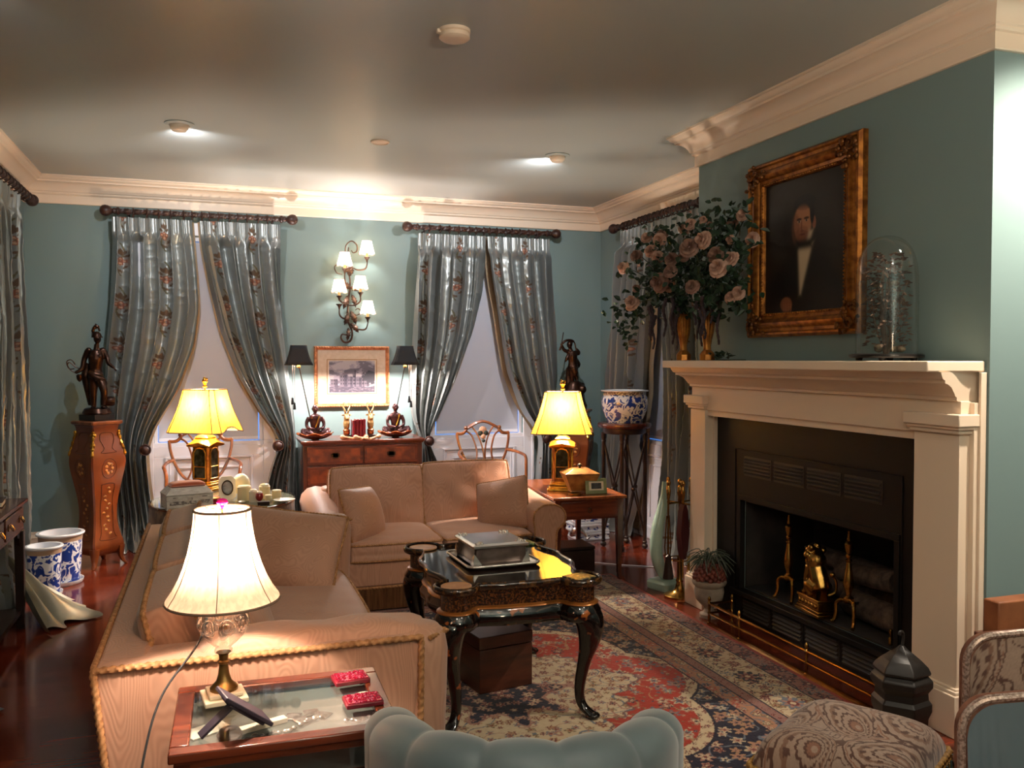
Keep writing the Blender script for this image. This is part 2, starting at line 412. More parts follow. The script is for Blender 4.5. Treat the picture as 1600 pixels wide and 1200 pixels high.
def window(n, w, rz, loc):
    """window in local coords: x across (0..w), y into the wall, origin on the wall face at floor level"""
    root = bpy.data.objects.new('window_%d' % n, None); COL.objects.link(root); root.location = loc; root.rotation_euler = (0, 0, rz); struct(root)
    b = MB(); cw = .10
    # casing to the floor, head, and reveal
    for x0, x1 in ((-cw, 0), (w, w + cw)): b.box(x0, x1, -.022, .0, 0, WZ1)
    b.box(-cw, w + cw, -.022, 0, WZ1, WZ1 + cw)
    for x0, x1 in ((-cw, -cw + .02), (w + cw - .02, w + cw)): b.box(x0, x1, -.034, -.02, 0, WZ1 + cw)
    struct(b.build('window_casing', MT['white'], root, bevel=.004))
    b = MB(); s = .05
    b.box(0, .03, .03, .19, WZ0, WZ1).box(w - .03, w, .03, .19, WZ0, WZ1).box(0, w, .03, .19, WZ1 - .04, WZ1).box(0, w, -.012, .19, WZ0 - .0, WZ0 + .03)
    b.box(.03, w - .03, .10, .135, 1.62, 1.66).box(w / 2 - .012, w / 2 + .012, .105, .13, WZ0, WZ1)
    struct(b.build('window_frame', MT['white'], root, bevel=.003))
    struct(MB().box(.02, w - .02, .115, .119, WZ0 + .02, WZ1 - .03).build('window_pane', MT['pane'], root, smooth=0))
    # panelled apron below the sill
    b = MB(); b.box(0, w, -.008, 0, 0, WZ0)
    def ring(x0, x1, z0, z1, t, y0, y1):
        b.box(x0, x1, y0, y1, z1 - t, z1).box(x0, x1, y0, y1, z0, z0 + t).box(x0, x0 + t, y0, y1, z0 + t, z1 - t).box(x1 - t, x1, y0, y1, z0 + t, z1 - t)
    ring(0, w, 0, WZ0, .085, -.02, -.008)
    ring(.085, w - .085, .085, WZ0 - .085, .018, -.028, -.008)
    ring(.115, w - .115, .115, WZ0 - .115, .01, -.014, -.008)
    ring(.17, w - .17, .17, WZ0 - .17, .014, -.018, -.008)
    struct(b.build('window_panel', MT['white'], root, bevel=.003))
    # roller blind (a thing of its own)
    return root
def blind(w, rz, loc, label):
    t = thing('roller_blind', label, 'blind', loc, rz, 'lowered roller blinds')
    MB().box(.036, w - .038, .034, .036, WZ0 + .062, WZ1 - .05).build('blind_cloth', MT['blind'], t, smooth=0)
    MB().box(.036, w - .038, .029, .041, WZ0 + .036, WZ0 + .064).build('bottom_rail', MT['white'], t, bevel=.003)
    MB().tube([(.032, .06, WZ1 - .065), (w - .032, .06, WZ1 - .065)], .022, 12).build('roller', MT['white'], t)
w0 = WIN[0][1] - WIN[0][0]
window(1, w0, 0, (WIN[0][0], YB, 0)); blind(w0, 0, (WIN[0][0], YB, 0), 'pale roller blind behind the lamp and curio table, left back window')
window(2, w0, 0, (WIN[1][0], YB, 0)); blind(w0, 0, (WIN[1][0], YB, 0), 'pale roller blind above the shield-back chair beside the chest of drawers')
window(3, RW[1] - RW[0], -PI / 2, (XR, RW[1], 0)); blind(RW[1] - RW[0], -PI / 2, (XR, RW[1], 0), 'pale roller blind behind the tall plant stand near the fireplace')

# ------------------------------------------------------------------ ceiling fittings
def eyeball(x, y, rz, label):
    t = thing('eyeball_downlight', label, 'ceiling light', (x, y, ZC), rz, 'recessed ceiling lights')
    MB().lathe([(.085, -.001), (.085, -.006), (.06, -.012), (.055, -.002)], 32).build('trim_ring', MT['ceiling'], t)
    b = MB(); b.lathe([(.052, .02), (.056, -.01), (.052, -.03), (.04, -.044), (.03, -.047)], 28); b.build('eyeball', MT['trim'], t)
    return t
eyeball(-.173, 5.58, .3, 'round eyeball downlight in the ceiling above the left back window')
eyeball(2.248, 5.60, 0, 'round eyeball downlight in the ceiling near the right back window')
t = thing('flat_ceiling_disc', 'small flat pale disc in the ceiling, between the two eyeball downlights', 'ceiling light', (1.031, 5.617, ZC))
MB().lathe([(.06, 0), (.06, -.008), (.052, -.012), (.048, -.006), (0, -.006)], 28).build('disc', MT['trim'], t)
t = thing('smoke_detector', 'round smoke detector, the ceiling fitting nearest the camera', 'smoke detector', (.986, 3.63, ZC))
MB().lathe([(.068, 0), (.068, -.012), (.062, -.016)], 32).build('base_plate', MT['trim'], t)
MB().lathe([(.060, -.014), (.066, -.020), (.066, -.034), (.055, -.042), (.03, -.045)], 32).build('cover', MT['trim'], t)
MB().box(-.078, -.06, -.012, .012, -.02, -.004).build('clip', MT['trim'], t, bevel=.003)
# ------------------------------------------------------------------ numpy noise
def _h(ix, iy, s):
    n = (ix.astype(np.int64) * 374761393 + iy.astype(np.int64) * 668265263 + s * 974634777) & 0x7fffffff
    n = ((n ^ (n >> 13)) * 1274126177) & 0x7fffffff
    return ((n ^ (n >> 16)) & 0xffff) / 65535.0
def vn(x, y, s=0):
    ix = np.floor(x); iy = np.floor(y); fx = x - ix; fy = y - iy
    fx = fx * fx * fx * (fx * (fx * 6 - 15) + 10); fy = fy * fy * fy * (fy * (fy * 6 - 15) + 10)
    a = _h(ix, iy, s); b = _h(ix + 1, iy, s); c = _h(ix, iy + 1, s); d = _h(ix + 1, iy + 1, s)
    return a + (b - a) * fx + (c - a) * fy + (a - b - c + d) * fx * fy
def fbm(x, y, s=0, o=3):
    t = 0; a = .5
    for k in range(o): t = t + a * vn(x * 2 ** k, y * 2 ** k, s + k); a *= .5
    return t
def srgb(c): return np.array(lin(c))

# ------------------------------------------------------------------ silk curtains
MT['silk'] = mat('slate_silk', (146, 151, 150), .34, metal=.5, spec=.5, attr=True, attr2=(.7, 0))
MT['lining'] = mat('tan_lining', (150, 132, 108), .8)
SILK = srgb((146, 151, 150)); RUST = srgb((128, 78, 62)); BROWN = srgb((92, 72, 56)); PEACH = srgb((178, 146, 124)); OLIVE = srgb((96, 92, 70))
def sprig(X, Z, col, mask):
    """one embroidered sprig: trailing stem, three leaves, three blossoms; X, Z metres from its centre"""
    def put(sel, c):
        col[sel] = c; mask[sel] = 1
    put(np.abs(X - .018 * np.sin(Z * 26)) + np.where(np.abs(Z) < .13, 0, 1) < .0045, OLIVE)
    for a, l, w, ox, oz in ((.9, .05, .012, 0, .03), (2.2, .05, .012, 0, .035), (1.57, .055, .011, 0, .035), (.35, .042, .01, .01, .02), (2.8, .042, .01, -.01, .02), (.7, .035, .009, .01, -.07), (2.5, .035, .009, .012, -.1)):
        dx, dz = X - ox, Z - oz
        p = dx * cos(a) + dz * sin(a); q = -dx * sin(a) + dz * cos(a)
        put((p > 0) & (p < l) & (np.abs(q) < w * np.sin(np.clip(p / l, 0, 1) * PI)), BROWN)
    for ox, oz, r in ((-.022, -.008, .015), (.02, -.012, .015), (0, -.03, .016), (0, .004, .013)):
        d = np.hypot(X - ox, Z - oz)
        put(d < r, RUST); put(d < r * .5, PEACH)
def curtain(name, label, put3, edges, tie_z, n=7, amp=.045, d0=.10, seed=0, inner='R', lining=True, puddle=0.0, nu=250, nv=430, extra=None, group=None, zf=1.0, sag=0):
    """edges: (z, sLeft, sRight) from top to bottom; put3(s, d, z) -> xyz arrays, d = distance from the wall"""
    E = np.array(edges, float)
    zt, zb = E[0, 0], E[-1, 0]
    u = np.linspace(0, 1, nu)[:, None]; v = np.linspace(0, 1, nv)[None, :]
    z = zt + (zb - zt) * v
    def sm(k):
        zz = np.linspace(zb, zt, 160); y = np.interp(zz, E[::-1, 0], E[::-1, k])
        ker = np.hanning(17); ker /= ker.sum(); y2 = np.convolve(np.pad(y, 8, mode='edge'), ker, 'valid')
        return np.interp(z, zz, y2)
    sl, sr = sm(1), sm(2)
    w = sr - sl
    ph = seed * 1.7
    uu = u + .05 * (vn(u * 3 + ph, z * .8, seed + 2) - .5) + .012 * np.sin(z * 2.3 + seed)
    th = 2 * PI * n * uu + .9 * np.sin(z * 1.4 + seed)
    nearT = np.clip((z - (zt - .20)) / .10, 0, 1); nearT = nearT * nearT * (3 - 2 * nearT)     # pinch pleat heading
    tie = np.exp(-((z - tie_z) / .22) ** 2) if tie_z else 0 * z
    A = 1.45 * amp * (1 - .5 * tie) * (.6 + .8 * vn(u * n + seed, z * 1.3, seed + 5))
    f = np.sin(th) + .34 * np.sin(2 * th + 1 + seed) + .24 * np.sin(1.5 * th + z * 2 + seed)
    # crumpled taffeta: sharp diagonal creases between the folds
    q1 = 1 - np.abs(2 * fbm(u * 8 + .9 * z, z * 5.5 + u * 3, seed + 11, 3) - .9) * 2.2
    q2 = 1 - np.abs(2 * fbm(u * 10 - 1.1 * z, z * 9, seed + 17, 2) - .75) * 2.2
    cr_ = np.clip(q1, 0, 1) ** 2 * .006 + np.clip(q2, 0, 1) ** 2 * .0035
    below = d0 + A * f + cr_ + .0012 * (fbm(u * 24, z * 40, seed + 21, 2) - .5)
    fr = (u * n * 1.25) % 1 - .5                                                                  # pleat cell
    pinch = np.exp(-((z - (zt - .105)) / .022) ** 2)
    head = d0 - .006 + .034 * np.exp(-(fr / .13) ** 2) * (.8 + .2 * np.cos(fr * 34)) * (1 - .25 * pinch) + .003 * np.sin(u * 90)
    d = below * (1 - nearT) + head * nearT
    s = sl + w * (u + (.24 / n) * np.cos(th) * (1 - .9 * nearT) * np.minimum(1, 12 * np.minimum(u, 1 - u)))
    if tie_z: d = d + .05 * tie * np.sin(PI * u)
    if puddle:
        k = np.clip((.30 - z) / .30, 0, 1) ** 1.6
        d = d + puddle * k * (.5 + .7 * vn(u * 6 + seed, z * 4, seed + 31))
        s = s + .05 * k * np.sin(th * .5)
    V = np.stack(put3(s, d, z + 0 * u), -1)
    zz = z
    if puddle: V[..., 2] = np.maximum(V[..., 2], .006)
    if extra is not None: V = extra(V, u + 0 * z, z + 0 * u)
    col = np.empty(V.shape); col[:] = SILK; mask = np.zeros(V.shape[:2])
    fw = .155 * n; X = (u * fw) + 0 * z; Z = (z + 0 * u)
    rs = random.Random(seed)
    for k in range(max(2, round(fw / .46))):
        xc = .14 + k * .44 + rs.uniform(-.02, .02)
        for j in range(9):
            zc = 2.62 - .13 * (k % 2) - j * .34
            sel = (np.abs(X - xc) < .1) & (np.abs(Z - zc) < .16)
            if sel.any():
                i0, i1 = np.where(sel.any(1))[0][[0, -1]]; j0, j1 = np.where(sel.any(0))[0][[0, -1]]
                sprig(X[i0:i1 + 1, j0:j1 + 1] - xc, Z[i0:i1 + 1, j0:j1 + 1] - zc, col[i0:i1 + 1, j0:j1 + 1], mask[i0:i1 + 1, j0:j1 + 1])
    t = tag(npgrid(name, V, col, MT['silk'], None, mask), label, 'curtain', group)
    if lining:
        sg = 1 if inner == 'R' else -1
        e = 1.0 if inner == 'R' else 0.0
        uu2 = np.linspace(0, 1, 14)[:, None]
        edge = sr if inner == 'R' else sl
        zz2 = z[:, ::6]; ed = edge[:, ::6]; ss = ed + sg * (.014 - .12 * uu2) ; dd = d0 - .082 + 0 * uu2 + 0.006 * np.sin(zz2 * 14)
        keep = zz2 > (tie_z or .05)
        zz2 = np.where(keep, zz2, (tie_z or .05))
        lv = np.stack(put3(ss + 0 * zz2, dd + 0 * zz2, zz2 + 0 * uu2), -1)
        lc = np.empty(lv.shape); lc[:] = srgb((150, 132, 108))
        npgrid('lining', lv, lc, MT['lining'], t)
    return t
BACK = lambda s, d, z: (s, YB - d, z)
RIGHT = lambda s, d, z: (XR - d, s, z)
LEFT = lambda s, d, z: (XL + d, s, z)
G = 'silk window curtains'
curtain('silk_curtain', 'left silk drape on the left back window, behind the marquetry pedestal with helmeted statue', BACK,
        [(2.605, -.725, -.145), (2.45, -.725, -.135), (2.2, -.735, -.115), (1.92, -.75, -.10), (1.6, -.775, -.145), (1.25, -.785, -.27), (.96, -.76, -.44), (.78, -.74, -.50), (.5, -.72, -.48), (.2, -.70, -.44), (0, -.70, -.40)], None, 6, .042, .13, 1, 'R', True, .08, group=G)
curtain('silk_curtain', 'right silk drape on the left back window, tied back by the black-shaded lamp', BACK,
        [(2.605, -.09, .535), (2.4, -.075, .535), (2.1, -.02, .535), (1.72, .066, .56), (1.36, .20, .60), (1.06, .37, .635), (.90, .49, .645), (.82, .52, .645), (.6, .44, .65), (.27, .37, .655), (0, .33, .655)], .84, 6, .042, .13, 2, 'L', True, 0, group=G)
curtain('silk_curtain', 'left silk drape on the right back window, gathered beside the chest of drawers', BACK,
        [(2.59, 1.69, 2.285), (2.4, 1.675, 2.285), (2.1, 1.655, 2.26), (1.74, 1.64, 2.18), (1.3, 1.615, 2.02), (1.05, 1.62, 1.90), (.9, 1.66, 1.80), (.80, 1.71, 1.765), (.6, 1.69, 1.86), (.3, 1.68, 1.92), (0, 1.66, 1.95)], .80, 6, .044, .13, 3, 'R', True, 0, group=G)
curtain('silk_curtain', 'right silk drape on the right back window, behind the yellow-shaded lamp', BACK,
        [(2.59, 2.31, 2.89), (2.3, 2.33, 2.895), (1.9, 2.40, 2.92), (1.4, 2.48, 2.965), (1.05, 2.63, 2.975), (.85, 2.78, 2.96), (.78, 2.81, 2.93), (.5, 2.77, 2.97), (0, 2.72, 3.0)], .80, 6, .042, .13, 4, 'L', True, 0, group=G)
curtain('silk_curtain', 'silk drape behind the blue and white pot on the plant stand', RIGHT,
        [(2.60, 6.29, 6.80), (2.2, 6.30, 6.88), (1.6, 6.40, 6.98), (1.2, 6.44, 7.05), (.8, 6.50, 7.10), (.3, 6.62, 7.16), (0, 6.66, 7.18)], None, 6, .04, .125, 5, 'L', True, .06, group=G)
curtain('silk_curtain', 'silk drape hanging half behind the end of the mantel shelf', RIGHT,
        [(2.60, 5.60, 6.20), (2.2, 5.58, 6.16), (1.6, 5.5, 6.05), (1.2, 5.46, 6.01), (.8, 5.5, 6.0), (.3, 5.55, 6.05), (0, 5.55, 6.05)], None, 6, .04, .125, 6, 'R', True, .04, group=G)
def leftpuddle(V, u, z):
    k = np.clip((1.0 - z) / 1.0, 0, 1)
    V[..., 0] += .10 * k ** 2 * (1 - u)
    return V
curtain('silk_curtain', 'silk drape on the left wall, behind the dark side table with a book', LEFT,
        [(2.61, 5.55, 6.72), (2.2, 5.6, 6.70), (1.85, 5.6, 6.72), (1.3, 5.55, 6.78), (.8, 5.5, 6.76), (.3, 5.5, 6.7), (0, 5.5, 6.68)], None, 9, .04, .115, 7, 'L', False, 0, nu=340, extra=leftpuddle, group=G)
# second left-wall drape: only its puddled hem reaches into the picture
def hem_fn(u, v):
    a = u * PI
    return (-1.30 + .45 * v * (1 - .25 * abs(cos(a * 1.3))) , 4.38 - .5 * u, .30 * (1 - v) ** 2 + .012 + .025 * (1 - v) * (1 + sin(u * 26 + v * 3)))
_b = MB().grid(hem_fn, 60, 24)
tag(_b.build('silk_curtain_hem', mat('slate_silk_plain', (110, 126, 130), .36, .42), None, smooth=80), 'puddled hem of a slate silk drape on the bare floor, far left foreground', 'curtain')
# puddle spread over the floor below the left wall drape
def pud(u, v):
    ang = -0.75 + 1.5 * u
    r = .52 * v * (1 - .18 * sin(u * 9) - .12 * sin(u * 23))
    x = -1.14 + r * cos(ang * .9) * .78; y = 5.76 + r * sin(ang) * 1.0 - .18 * v
    return (x, y, max(.008, .30 * (1 - v) ** 1.3 + .03 * (1 - v * .6) * (1 + sin(u * 30 + 4 * v))))
_b = MB().grid(pud, 90, 40)
tag(_b.build('silk_curtain_train', mat('pale_silk_train', (176, 172, 152), .40, .35, c2=(150, 152, 140), nscale=5), None, smooth=80), 'pale train of silk spread on the floor beside the blue and white pots', 'curtain')

# ------------------------------------------------------------------ rods with rings and ball finials
def rod(label, p0, p1, rings, wall_dir):
    P0, P1 = Vector(p0), Vector(p1); L_ = (P1 - P0).length; ax = (P1 - P0).normalized()
    t = thing('curtain_rod', label, 'curtain rod', p0, math.atan2(ax.y, ax.x), 'carved wooden curtain rods')
    b = MB(); N_ = int(L_ / .006); rg = []
    for i in range(N_ + 1):
        x = L_ * i / N_
        rg.append([(x, (.019 + .0035 * cos(4 * (2 * PI * j / 16) + x * 90)) * cos(2 * PI * j / 16), (.019 + .0035 * cos(4 * (2 * PI * j / 16) + x * 90)) * sin(2 * PI * j / 16)) for j in range(16)])
    b.loft(rg); b.build('pole', MT['rodwood'], t)
    for s, x0 in ((-1, 0), (1, L_)):
        b = MB()
        b.at((x0, 0, 0), ry=s * PI / 2)
        b.lathe([(.018, -.02), (.03, -.005), (.03, .005), (.022, .012), (.024, .03), (.017, .04), (.028, .05), (.040, .068), (.044, .088), (.040, .108), (.026, .124), (.006, .130)], 20)
        b.build('finial', MT['rodwood'], t)
    for x in rings:
        b = MB(); b.tube([(x * L_ + .003 * sin(k), .033 * cos(2 * PI * k / 16), -.007 + .033 * sin(2 * PI * k / 16)) for k in range(16)], .0048, 6, closed=True)
        b.build('ring', MT['rodwood'], t)
    for x in (.06, .94):
        b = MB(); w_ = wall_dir
        b.tube([(x * L_, 0, -.02), (x * L_, w_ * .06, -.03), (x * L_, w_ * .118, -.03)], .010, 8); b.build('bracket', MT['rodwood'], t)
    return t
MT['rodwood'] = mat('carved_brown_wood', (66, 40, 32), .42, c2=(44, 26, 22), nscale=26)
_rg = [.09, .17, .24, .31, .39, .44, .50, .545, .60, .67, .72, .78, .85, .91]
rod('curtain rod above the left back window', (-.68, 7.40, 2.648), (.545, 7.40, 2.648), _rg, 1)
rod('curtain rod above the right back window, beside the wall sconce', (1.675, 7.40, 2.640), (2.875, 7.40, 2.640), _rg, 1)
rod('curtain rod on the side wall next to the chimney breast', (3.335, 6.90, 2.645), (3.335, 5.55, 2.645), _rg + [.13, .35, .64, .82], 1)
rod('curtain rod on the left wall', (-1.215, 5.0, 2.645), (-1.215, 7.0, 2.645), [.3 + .05 * k for k in range(14)], 1)
for x, z, lb in ((1.755, .80, 'turned wooden tieback knob beside the right end of the chest of drawers'), (.50, .80, 'turned wooden tieback knob on the drape by the left end of the chest'), (2.84, .79, 'turned wooden tieback knob on the right drape behind the yellow lamp'), (-.50, .80, 'turned wooden tieback knob on the left drape by the window panel')):
    t = thing('tieback_knob', lb, 'tieback', (x, YB - .02, z), 0, 'curtain tieback knobs')
    b = MB(); b.at((0, 0, 0), rx=PI / 2); b.lathe([(.012, 0), (.012, .20)], 12); b.build('stem', MT['rodwood'], t)
    b = MB(); b.at((0, 0, 0), rx=PI / 2); b.lathe([(.012, .19), (.042, .20), (.046, .21), (.040, .222), (.034, .218), (.026, .228), (.012, .234), (.002, .235)], 24); b.build('rosette', MT['rodwood'], t)
# ------------------------------------------------------------------ upholstery helpers
def resample(pts, step, closed=False):
    P = [np.array(p, float) for p in pts]
    if closed: P.append(P[0])
    P = np.array(P); d = np.r_[0, np.cumsum(np.linalg.norm(np.diff(P, axis=0), axis=1))]
    n = max(3, int(d[-1] / step)); q = np.linspace(0, d[-1], n, endpoint=not closed)
    return [tuple(np.interp(x, d, P[:, k]) for k in range(3)) for x in q]
def rope(b, pts, r=.008, closed=False, step=None, n=10):
    """two-strand twisted cord"""
    pts = resample(pts, step or r * .5, closed)
    P = [Vector(p) for p in pts]; m = len(P); rings = []; prev = None
    for i in range(m):
        t = (P[(i + 1) % m] if (closed or i < m - 1) else P[i]) - (P[(i - 1) % m] if (closed or i) else P[i])
        t.normalize()
        if prev is None: u = t.orthogonal().normalized()
        else:
            u = prev - t * prev.dot(t); u.normalize()
        w = t.cross(u); prev = u
        rings.append([tuple(P[i] + (u * cos(2 * PI * j / n) + w * sin(2 * PI * j / n)) * r * (1 + .20 * cos(2 * (2 * PI * j / n) - i * 1.3))) for j in range(n)])
    if closed: rings.append(rings[0])
    b.loft(rings, True, not closed); return b
def cushion(b, w, h, t, p=6, q=.35, n=30, crown=0, pinch=0.0, wr=0, seed=0, band=0):
    """soft block in the local xy plane, w by h, thickness t; returns rim path"""
    def sgn(a, k): return (abs(a) ** k) * (1 if a >= 0 else -1)
    def surf(s):
        def f(u, v):
            a, c = sgn(2 * u - 1, .8), sgn(2 * v - 1, .8)
            T = max(0, (1 - abs(a) ** p) * (1 - abs(c) ** p)) ** q
            x = w / 2 * a * (1 - pinch * (1 - c * c)); y = h / 2 * c * (1 - pinch * (1 - a * a))
            # rounded plan corners
            k = 1 - .045 * (a * a * c * c) ** 2
            z = s * (t / 2 * (band + (1 - band) * T) + crown * (1 - a * a) * (1 - c * c))
            if wr: z += s * T * wr * (noise.noise((x * 9 + seed, y * 9, seed)) )
            return (x * k, y * k, z)
        return f
    b.grid(surf(1), n, n); b.grid(surf(-1), n, n)
    rim = []
    f = surf(1)
    for i in range(n): rim.append(f(i / (n - 1), 0))
    for i in range(1, n): rim.append(f(1, i / (n - 1)))
    for i in range(n - 2, -1, -1): rim.append(f(i / (n - 1), 1))
    for i in range(n - 2, 0, -1): rim.append(f(0, i / (n - 1)))
    if band: b.loft([[(x, y, -z) for x, y, z in rim], [(x * 1.006, y * 1.006, 0) for x, y, z in rim], rim], caps=False)
    return rim
def weld(o):
    m = o.modifiers.new('weld', 'WELD'); m.merge_threshold = .0006; return o
def box_cushion(name, parent, loc, size, rx=0, ry=0, rz=0, crown=.015, m=None, pip=True, pipm=None, pr=.006, wr=.006, seed=0, wave_top=0):
    """seat or back cushion with a corded edge at front/top faces (two cords)"""
    w, h, t = size
    b = MB(); b.at(loc, rx, ry, rz)
    rim = cushion(b, w, h, t, p=10, q=.4, crown=crown, wr=wr, seed=seed, n=34, band=.74)
    M = b.M.copy()
    o = weld(b.build(name, m or MT['moire'], parent, smooth=70))
    if pip:
        c = MB(); c.M = M
        for s in (1, -1):
            path = [(x * 1.002, y * 1.002, s * t * .37) for x, y, z in rim]
            rope(c, path, pr, True)
        c.build('piping', pipm or MT['rope'], o)
    return o
def pillow(name, label, loc, size, rx=0, ry=0, rz=0, m=None, group='loose sofa pillows', pr=.006, seed=0, order=None):
    w, h, t = size
    o = bpy.data.objects.new(name, None); COL.objects.link(o); tag(o, label, 'pillow', group)
    o.location = loc; o.rotation_mode = order or 'XYZ'; o.rotation_euler = (rx, ry, rz)
    b = MB(); rim = cushion(b, w, h, t, p=2.4, q=.6, crown=0, pinch=.05, wr=.012, seed=seed, n=36)
    weld(b.build('cover', m or MT['moire'], o, smooth=80))
    c = MB(); rope(c, rim, pr, True); c.build('piping', MT['rope'], o)
    return o
MT['fringe'] = mat('bullion_fringe', (150, 106, 68), .8, c2=(108, 72, 44), nscale=90, stretch=(1, 1, .05))
def fringe(parent, path, z0, z1, seed=0):
    """row of hanging bullion cords as one corrugated strip with a braid on top"""
    pts = resample([(x, y, 0) for x, y in path], .004)
    b = MB(); v = []; n = len(pts)
    nz = 5
    for i, (x, y, _) in enumerate(pts):
        a = Vector(pts[min(i + 1, n - 1)]) - Vector(pts[max(i - 1, 0)]); a.normalize(); nn = Vector((a.y, -a.x, 0))
        k = .006 * (1 if i % 2 else -.2)
        for j in range(nz):
            f = j / (nz - 1); w = k + .004 * noise.noise((i * .07, f * 2, seed)) * f
            v.append((x + nn.x * w, y + nn.y * w, z1 + (z0 - z1) * f + (.006 * noise.noise((i * .9, 0, seed)) if j == nz - 1 else 0)))
    fs = [(i * nz + j, (i + 1) * nz + j, (i + 1) * nz + j + 1, i * nz + j + 1) for i in range(n - 1) for j in range(nz - 1)]
    b.add(v, fs)
    o = b.build('fringe', MT['fringe'], parent, smooth=0)
    b = MB(); rope(b, [(x, y, z1) for x, y in path], .008); b.build('fringe_braid', MT['rope'], o)
    return o

# ------------------------------------------------------------------ loveseat facing the camera (local -y is its front)
t = thing('loveseat', 'peach moire two-seat loveseat in front of the chest of drawers, facing the camera', 'sofa', (1.325, 5.56, .0115))
MB().box(-.60, .60, -.435, .40, .14, .292).build('base', MT['moire'], t, bevel=.015)
b = MB(); b.box(-.66, .66, .27, .46, .10, .64); b.build('back_frame', MT['moire'], t, bevel=.05, seg=5)
def scroll_arm(sx, front, name='arm'):
    prof = [(0, .12), (0, .30), (-.005, .44), (-.012, .50), (.0, .555), (.045, .592), (.10, .60), (.155, .588), (.192, .555), (.205, .51), (.195, .465), (.168, .44), (.15, .42), (.142, .36), (.14, .12)]
    rings = []
    for y, zs, xo in ((front, .955, 0), (front + .01, .965, 0), (-.2, .98, 0), (.1, 1.02, 0), (.44, 1.06, -.01)):
        rings.append([(sx * (.585 + x + xo), y, z if z < .3 else .3 + (z - .3) * (1 + (zs - 1) * 2)) for x, z in prof])
    b = MB(); b.loft(rings)
    o = b.build(name, MT['moire'], t, smooth=50, bevel=.006)
    c = MB(); rope(c, [(sx * (.585 + x), front - .004, z if z < .3 else .3 + (z - .3) * .91) for x, z in cr(prof, 4)], .006); c.build('piping', MT['rope'], o)
scroll_arm(-1, -.44); scroll_arm(1, -.44)
for k, sx in enumerate((-.29, .29)):
    box_cushion('seat_cushion', t, (sx, -.10, .345), (.575, .70, .13), crown=.022, seed=3 + k)
for k, (sx, rz, zz) in enumerate(((-.305, .0, .565), (.305, 0, .575))):
    box_cushion('back_cushion', t, (sx, .195, zz), (.615, .43, .17), rx=R(78), crown=.03, seed=9 + k, wr=.012)
fringe(t, [(-.745, .40), (-.745, -.445), (-.60, -.448), (-.60, -.445), (.60, -.445), (.60, -.448), (.745, -.445), (.745, .40)], .01, .14, 1)
pillow('throw_pillow', 'small peach pillow at the left end of the loveseat, leaning on its scroll arm', (.86, 5.35, .55), (.37, .35, .21), R(70), R(4), R(48), seed=1)
pillow('throw_pillow', 'small peach pillow at the right end of the loveseat, below the table lamp', (1.79, 5.41, .55), (.37, .35, .21), R(68), R(-12), R(-38), seed=2)

# ------------------------------------------------------------------ long sofa on the left, facing right
t = thing('long_sofa', 'long peach moire sofa with rope trim, behind the glass-base lamp', 'sofa', (.15, 3.60, .0115), PI / 2)
ST = .665
MB().box(-.95, .98, -.40, .34, .10, .27).build('base', MT['moire'], t, bevel=.02)
# back: outer face leans out to the top
b = MB()
poly = [(.30, .10), (.40, .10), (.455, ST - .02), (.45, ST), (.33, ST), (.31, ST - .02), (.27, .30)]
b.loft([[(x, y, z) for y, z in poly] for x in (-1.06, -.5, 0, .5, 1.10)])
bk = b.build('back', MT['moire'], t, smooth=30, bevel=.008)
c = MB(); rope(c, [(-1.06, .457, ST), (1.10, .457, ST)], .008); rope(c, [(-.9, .325, ST + .003), (1.0, .325, ST + .003)], .007); c.build('piping', MT['rope'], bk)
# near arm (camera side): flat outer panel, soft rolled pad on top that swells at the front
def flat_arm(x0, x1, zt, near):
    xo, xi = (x0, x1) if near else (x1, x0)
    b = MB(); poly = [(.455, zt), (.40, .08), (-.40, .08), (-.43, zt - .02), (-.40, zt), ]
    fl = .03 if near else -.03
    b.loft([[(xo + (fl if z < .2 else 0), y, z) for y, z in poly], [(xo + (fl if z < .2 else 0) + (.01 if near else -.01), y, z + .004) for y, z in poly], [(xi, y, z - .006) for y, z in poly]])
    o = b.build('arm', MT['moire'], t, smooth=30, bevel=.012, seg=3)
    c = MB(); rope(c, [(xo - (.004 if near else -.004) + fl, .402, .08), (xo - (.004 if near else -.004), .457, zt), (xo - (.004 if near else -.004), -.43, zt), (xo + fl * .5, -.43, .30)], .009 if near else .007)
    c.build('piping', MT['rope'], o)
    b = MB(); b.at(((x0 + x1) / 2 + (.02 if near else 0), -.14, zt - .03))
    rim = cushion(b, (x1 - x0) * .86, .70, .12, p=6, q=.4, crown=.01, wr=.01, seed=5, n=26)
    weld(b.build('arm_pad', MT['moire'], t, smooth=70))
    # front boss of the arm
    b = MB(); b.at(((x0 + x1) / 2, -.425, 0)); b.loft([[(.095 * cos(a) * s, .10 * sin(a) * s - .01, z) for a in [2 * PI * k / 20 for k in range(20)]] for z, s in ((.10, .86), (.3, .9), (.5, .97), (.60, 1.0), (.645, .92), (.672, .7), (.68, .3))])
    o2 = b.build('arm_front', MT['moire'], t, smooth=60)
    c = MB(); rope(c, [((x0 + x1) / 2 - .09, -.46, .655), ((x0 + x1) / 2, -.535, .645), ((x0 + x1) / 2 + .09, -.46, .655)], .007); c.build('piping', MT['rope'], o2)
flat_arm(-1.075, -.875, ST, True)
flat_arm(.94, 1.10, .62, False)
for k, (x0, x1) in enumerate(((-.875, -.02), (-.015, .93))):
    box_cushion('seat_cushion', t, ((x0 + x1) / 2, -.12, .345), (x1 - x0, .72, .15), crown=.018, seed=20 + k, pr=.007)
for k, (x0, x1) in enumerate(((-.86, -.30), (-.29, .31), (.32, .92))):
    box_cushion('back_cushion', t, ((x0 + x1) / 2, .235, .575 + .008 * k), (x1 - x0, .40, .19), rx=R(76), crown=.03, seed=30 + k, wr=.014, pr=.008)
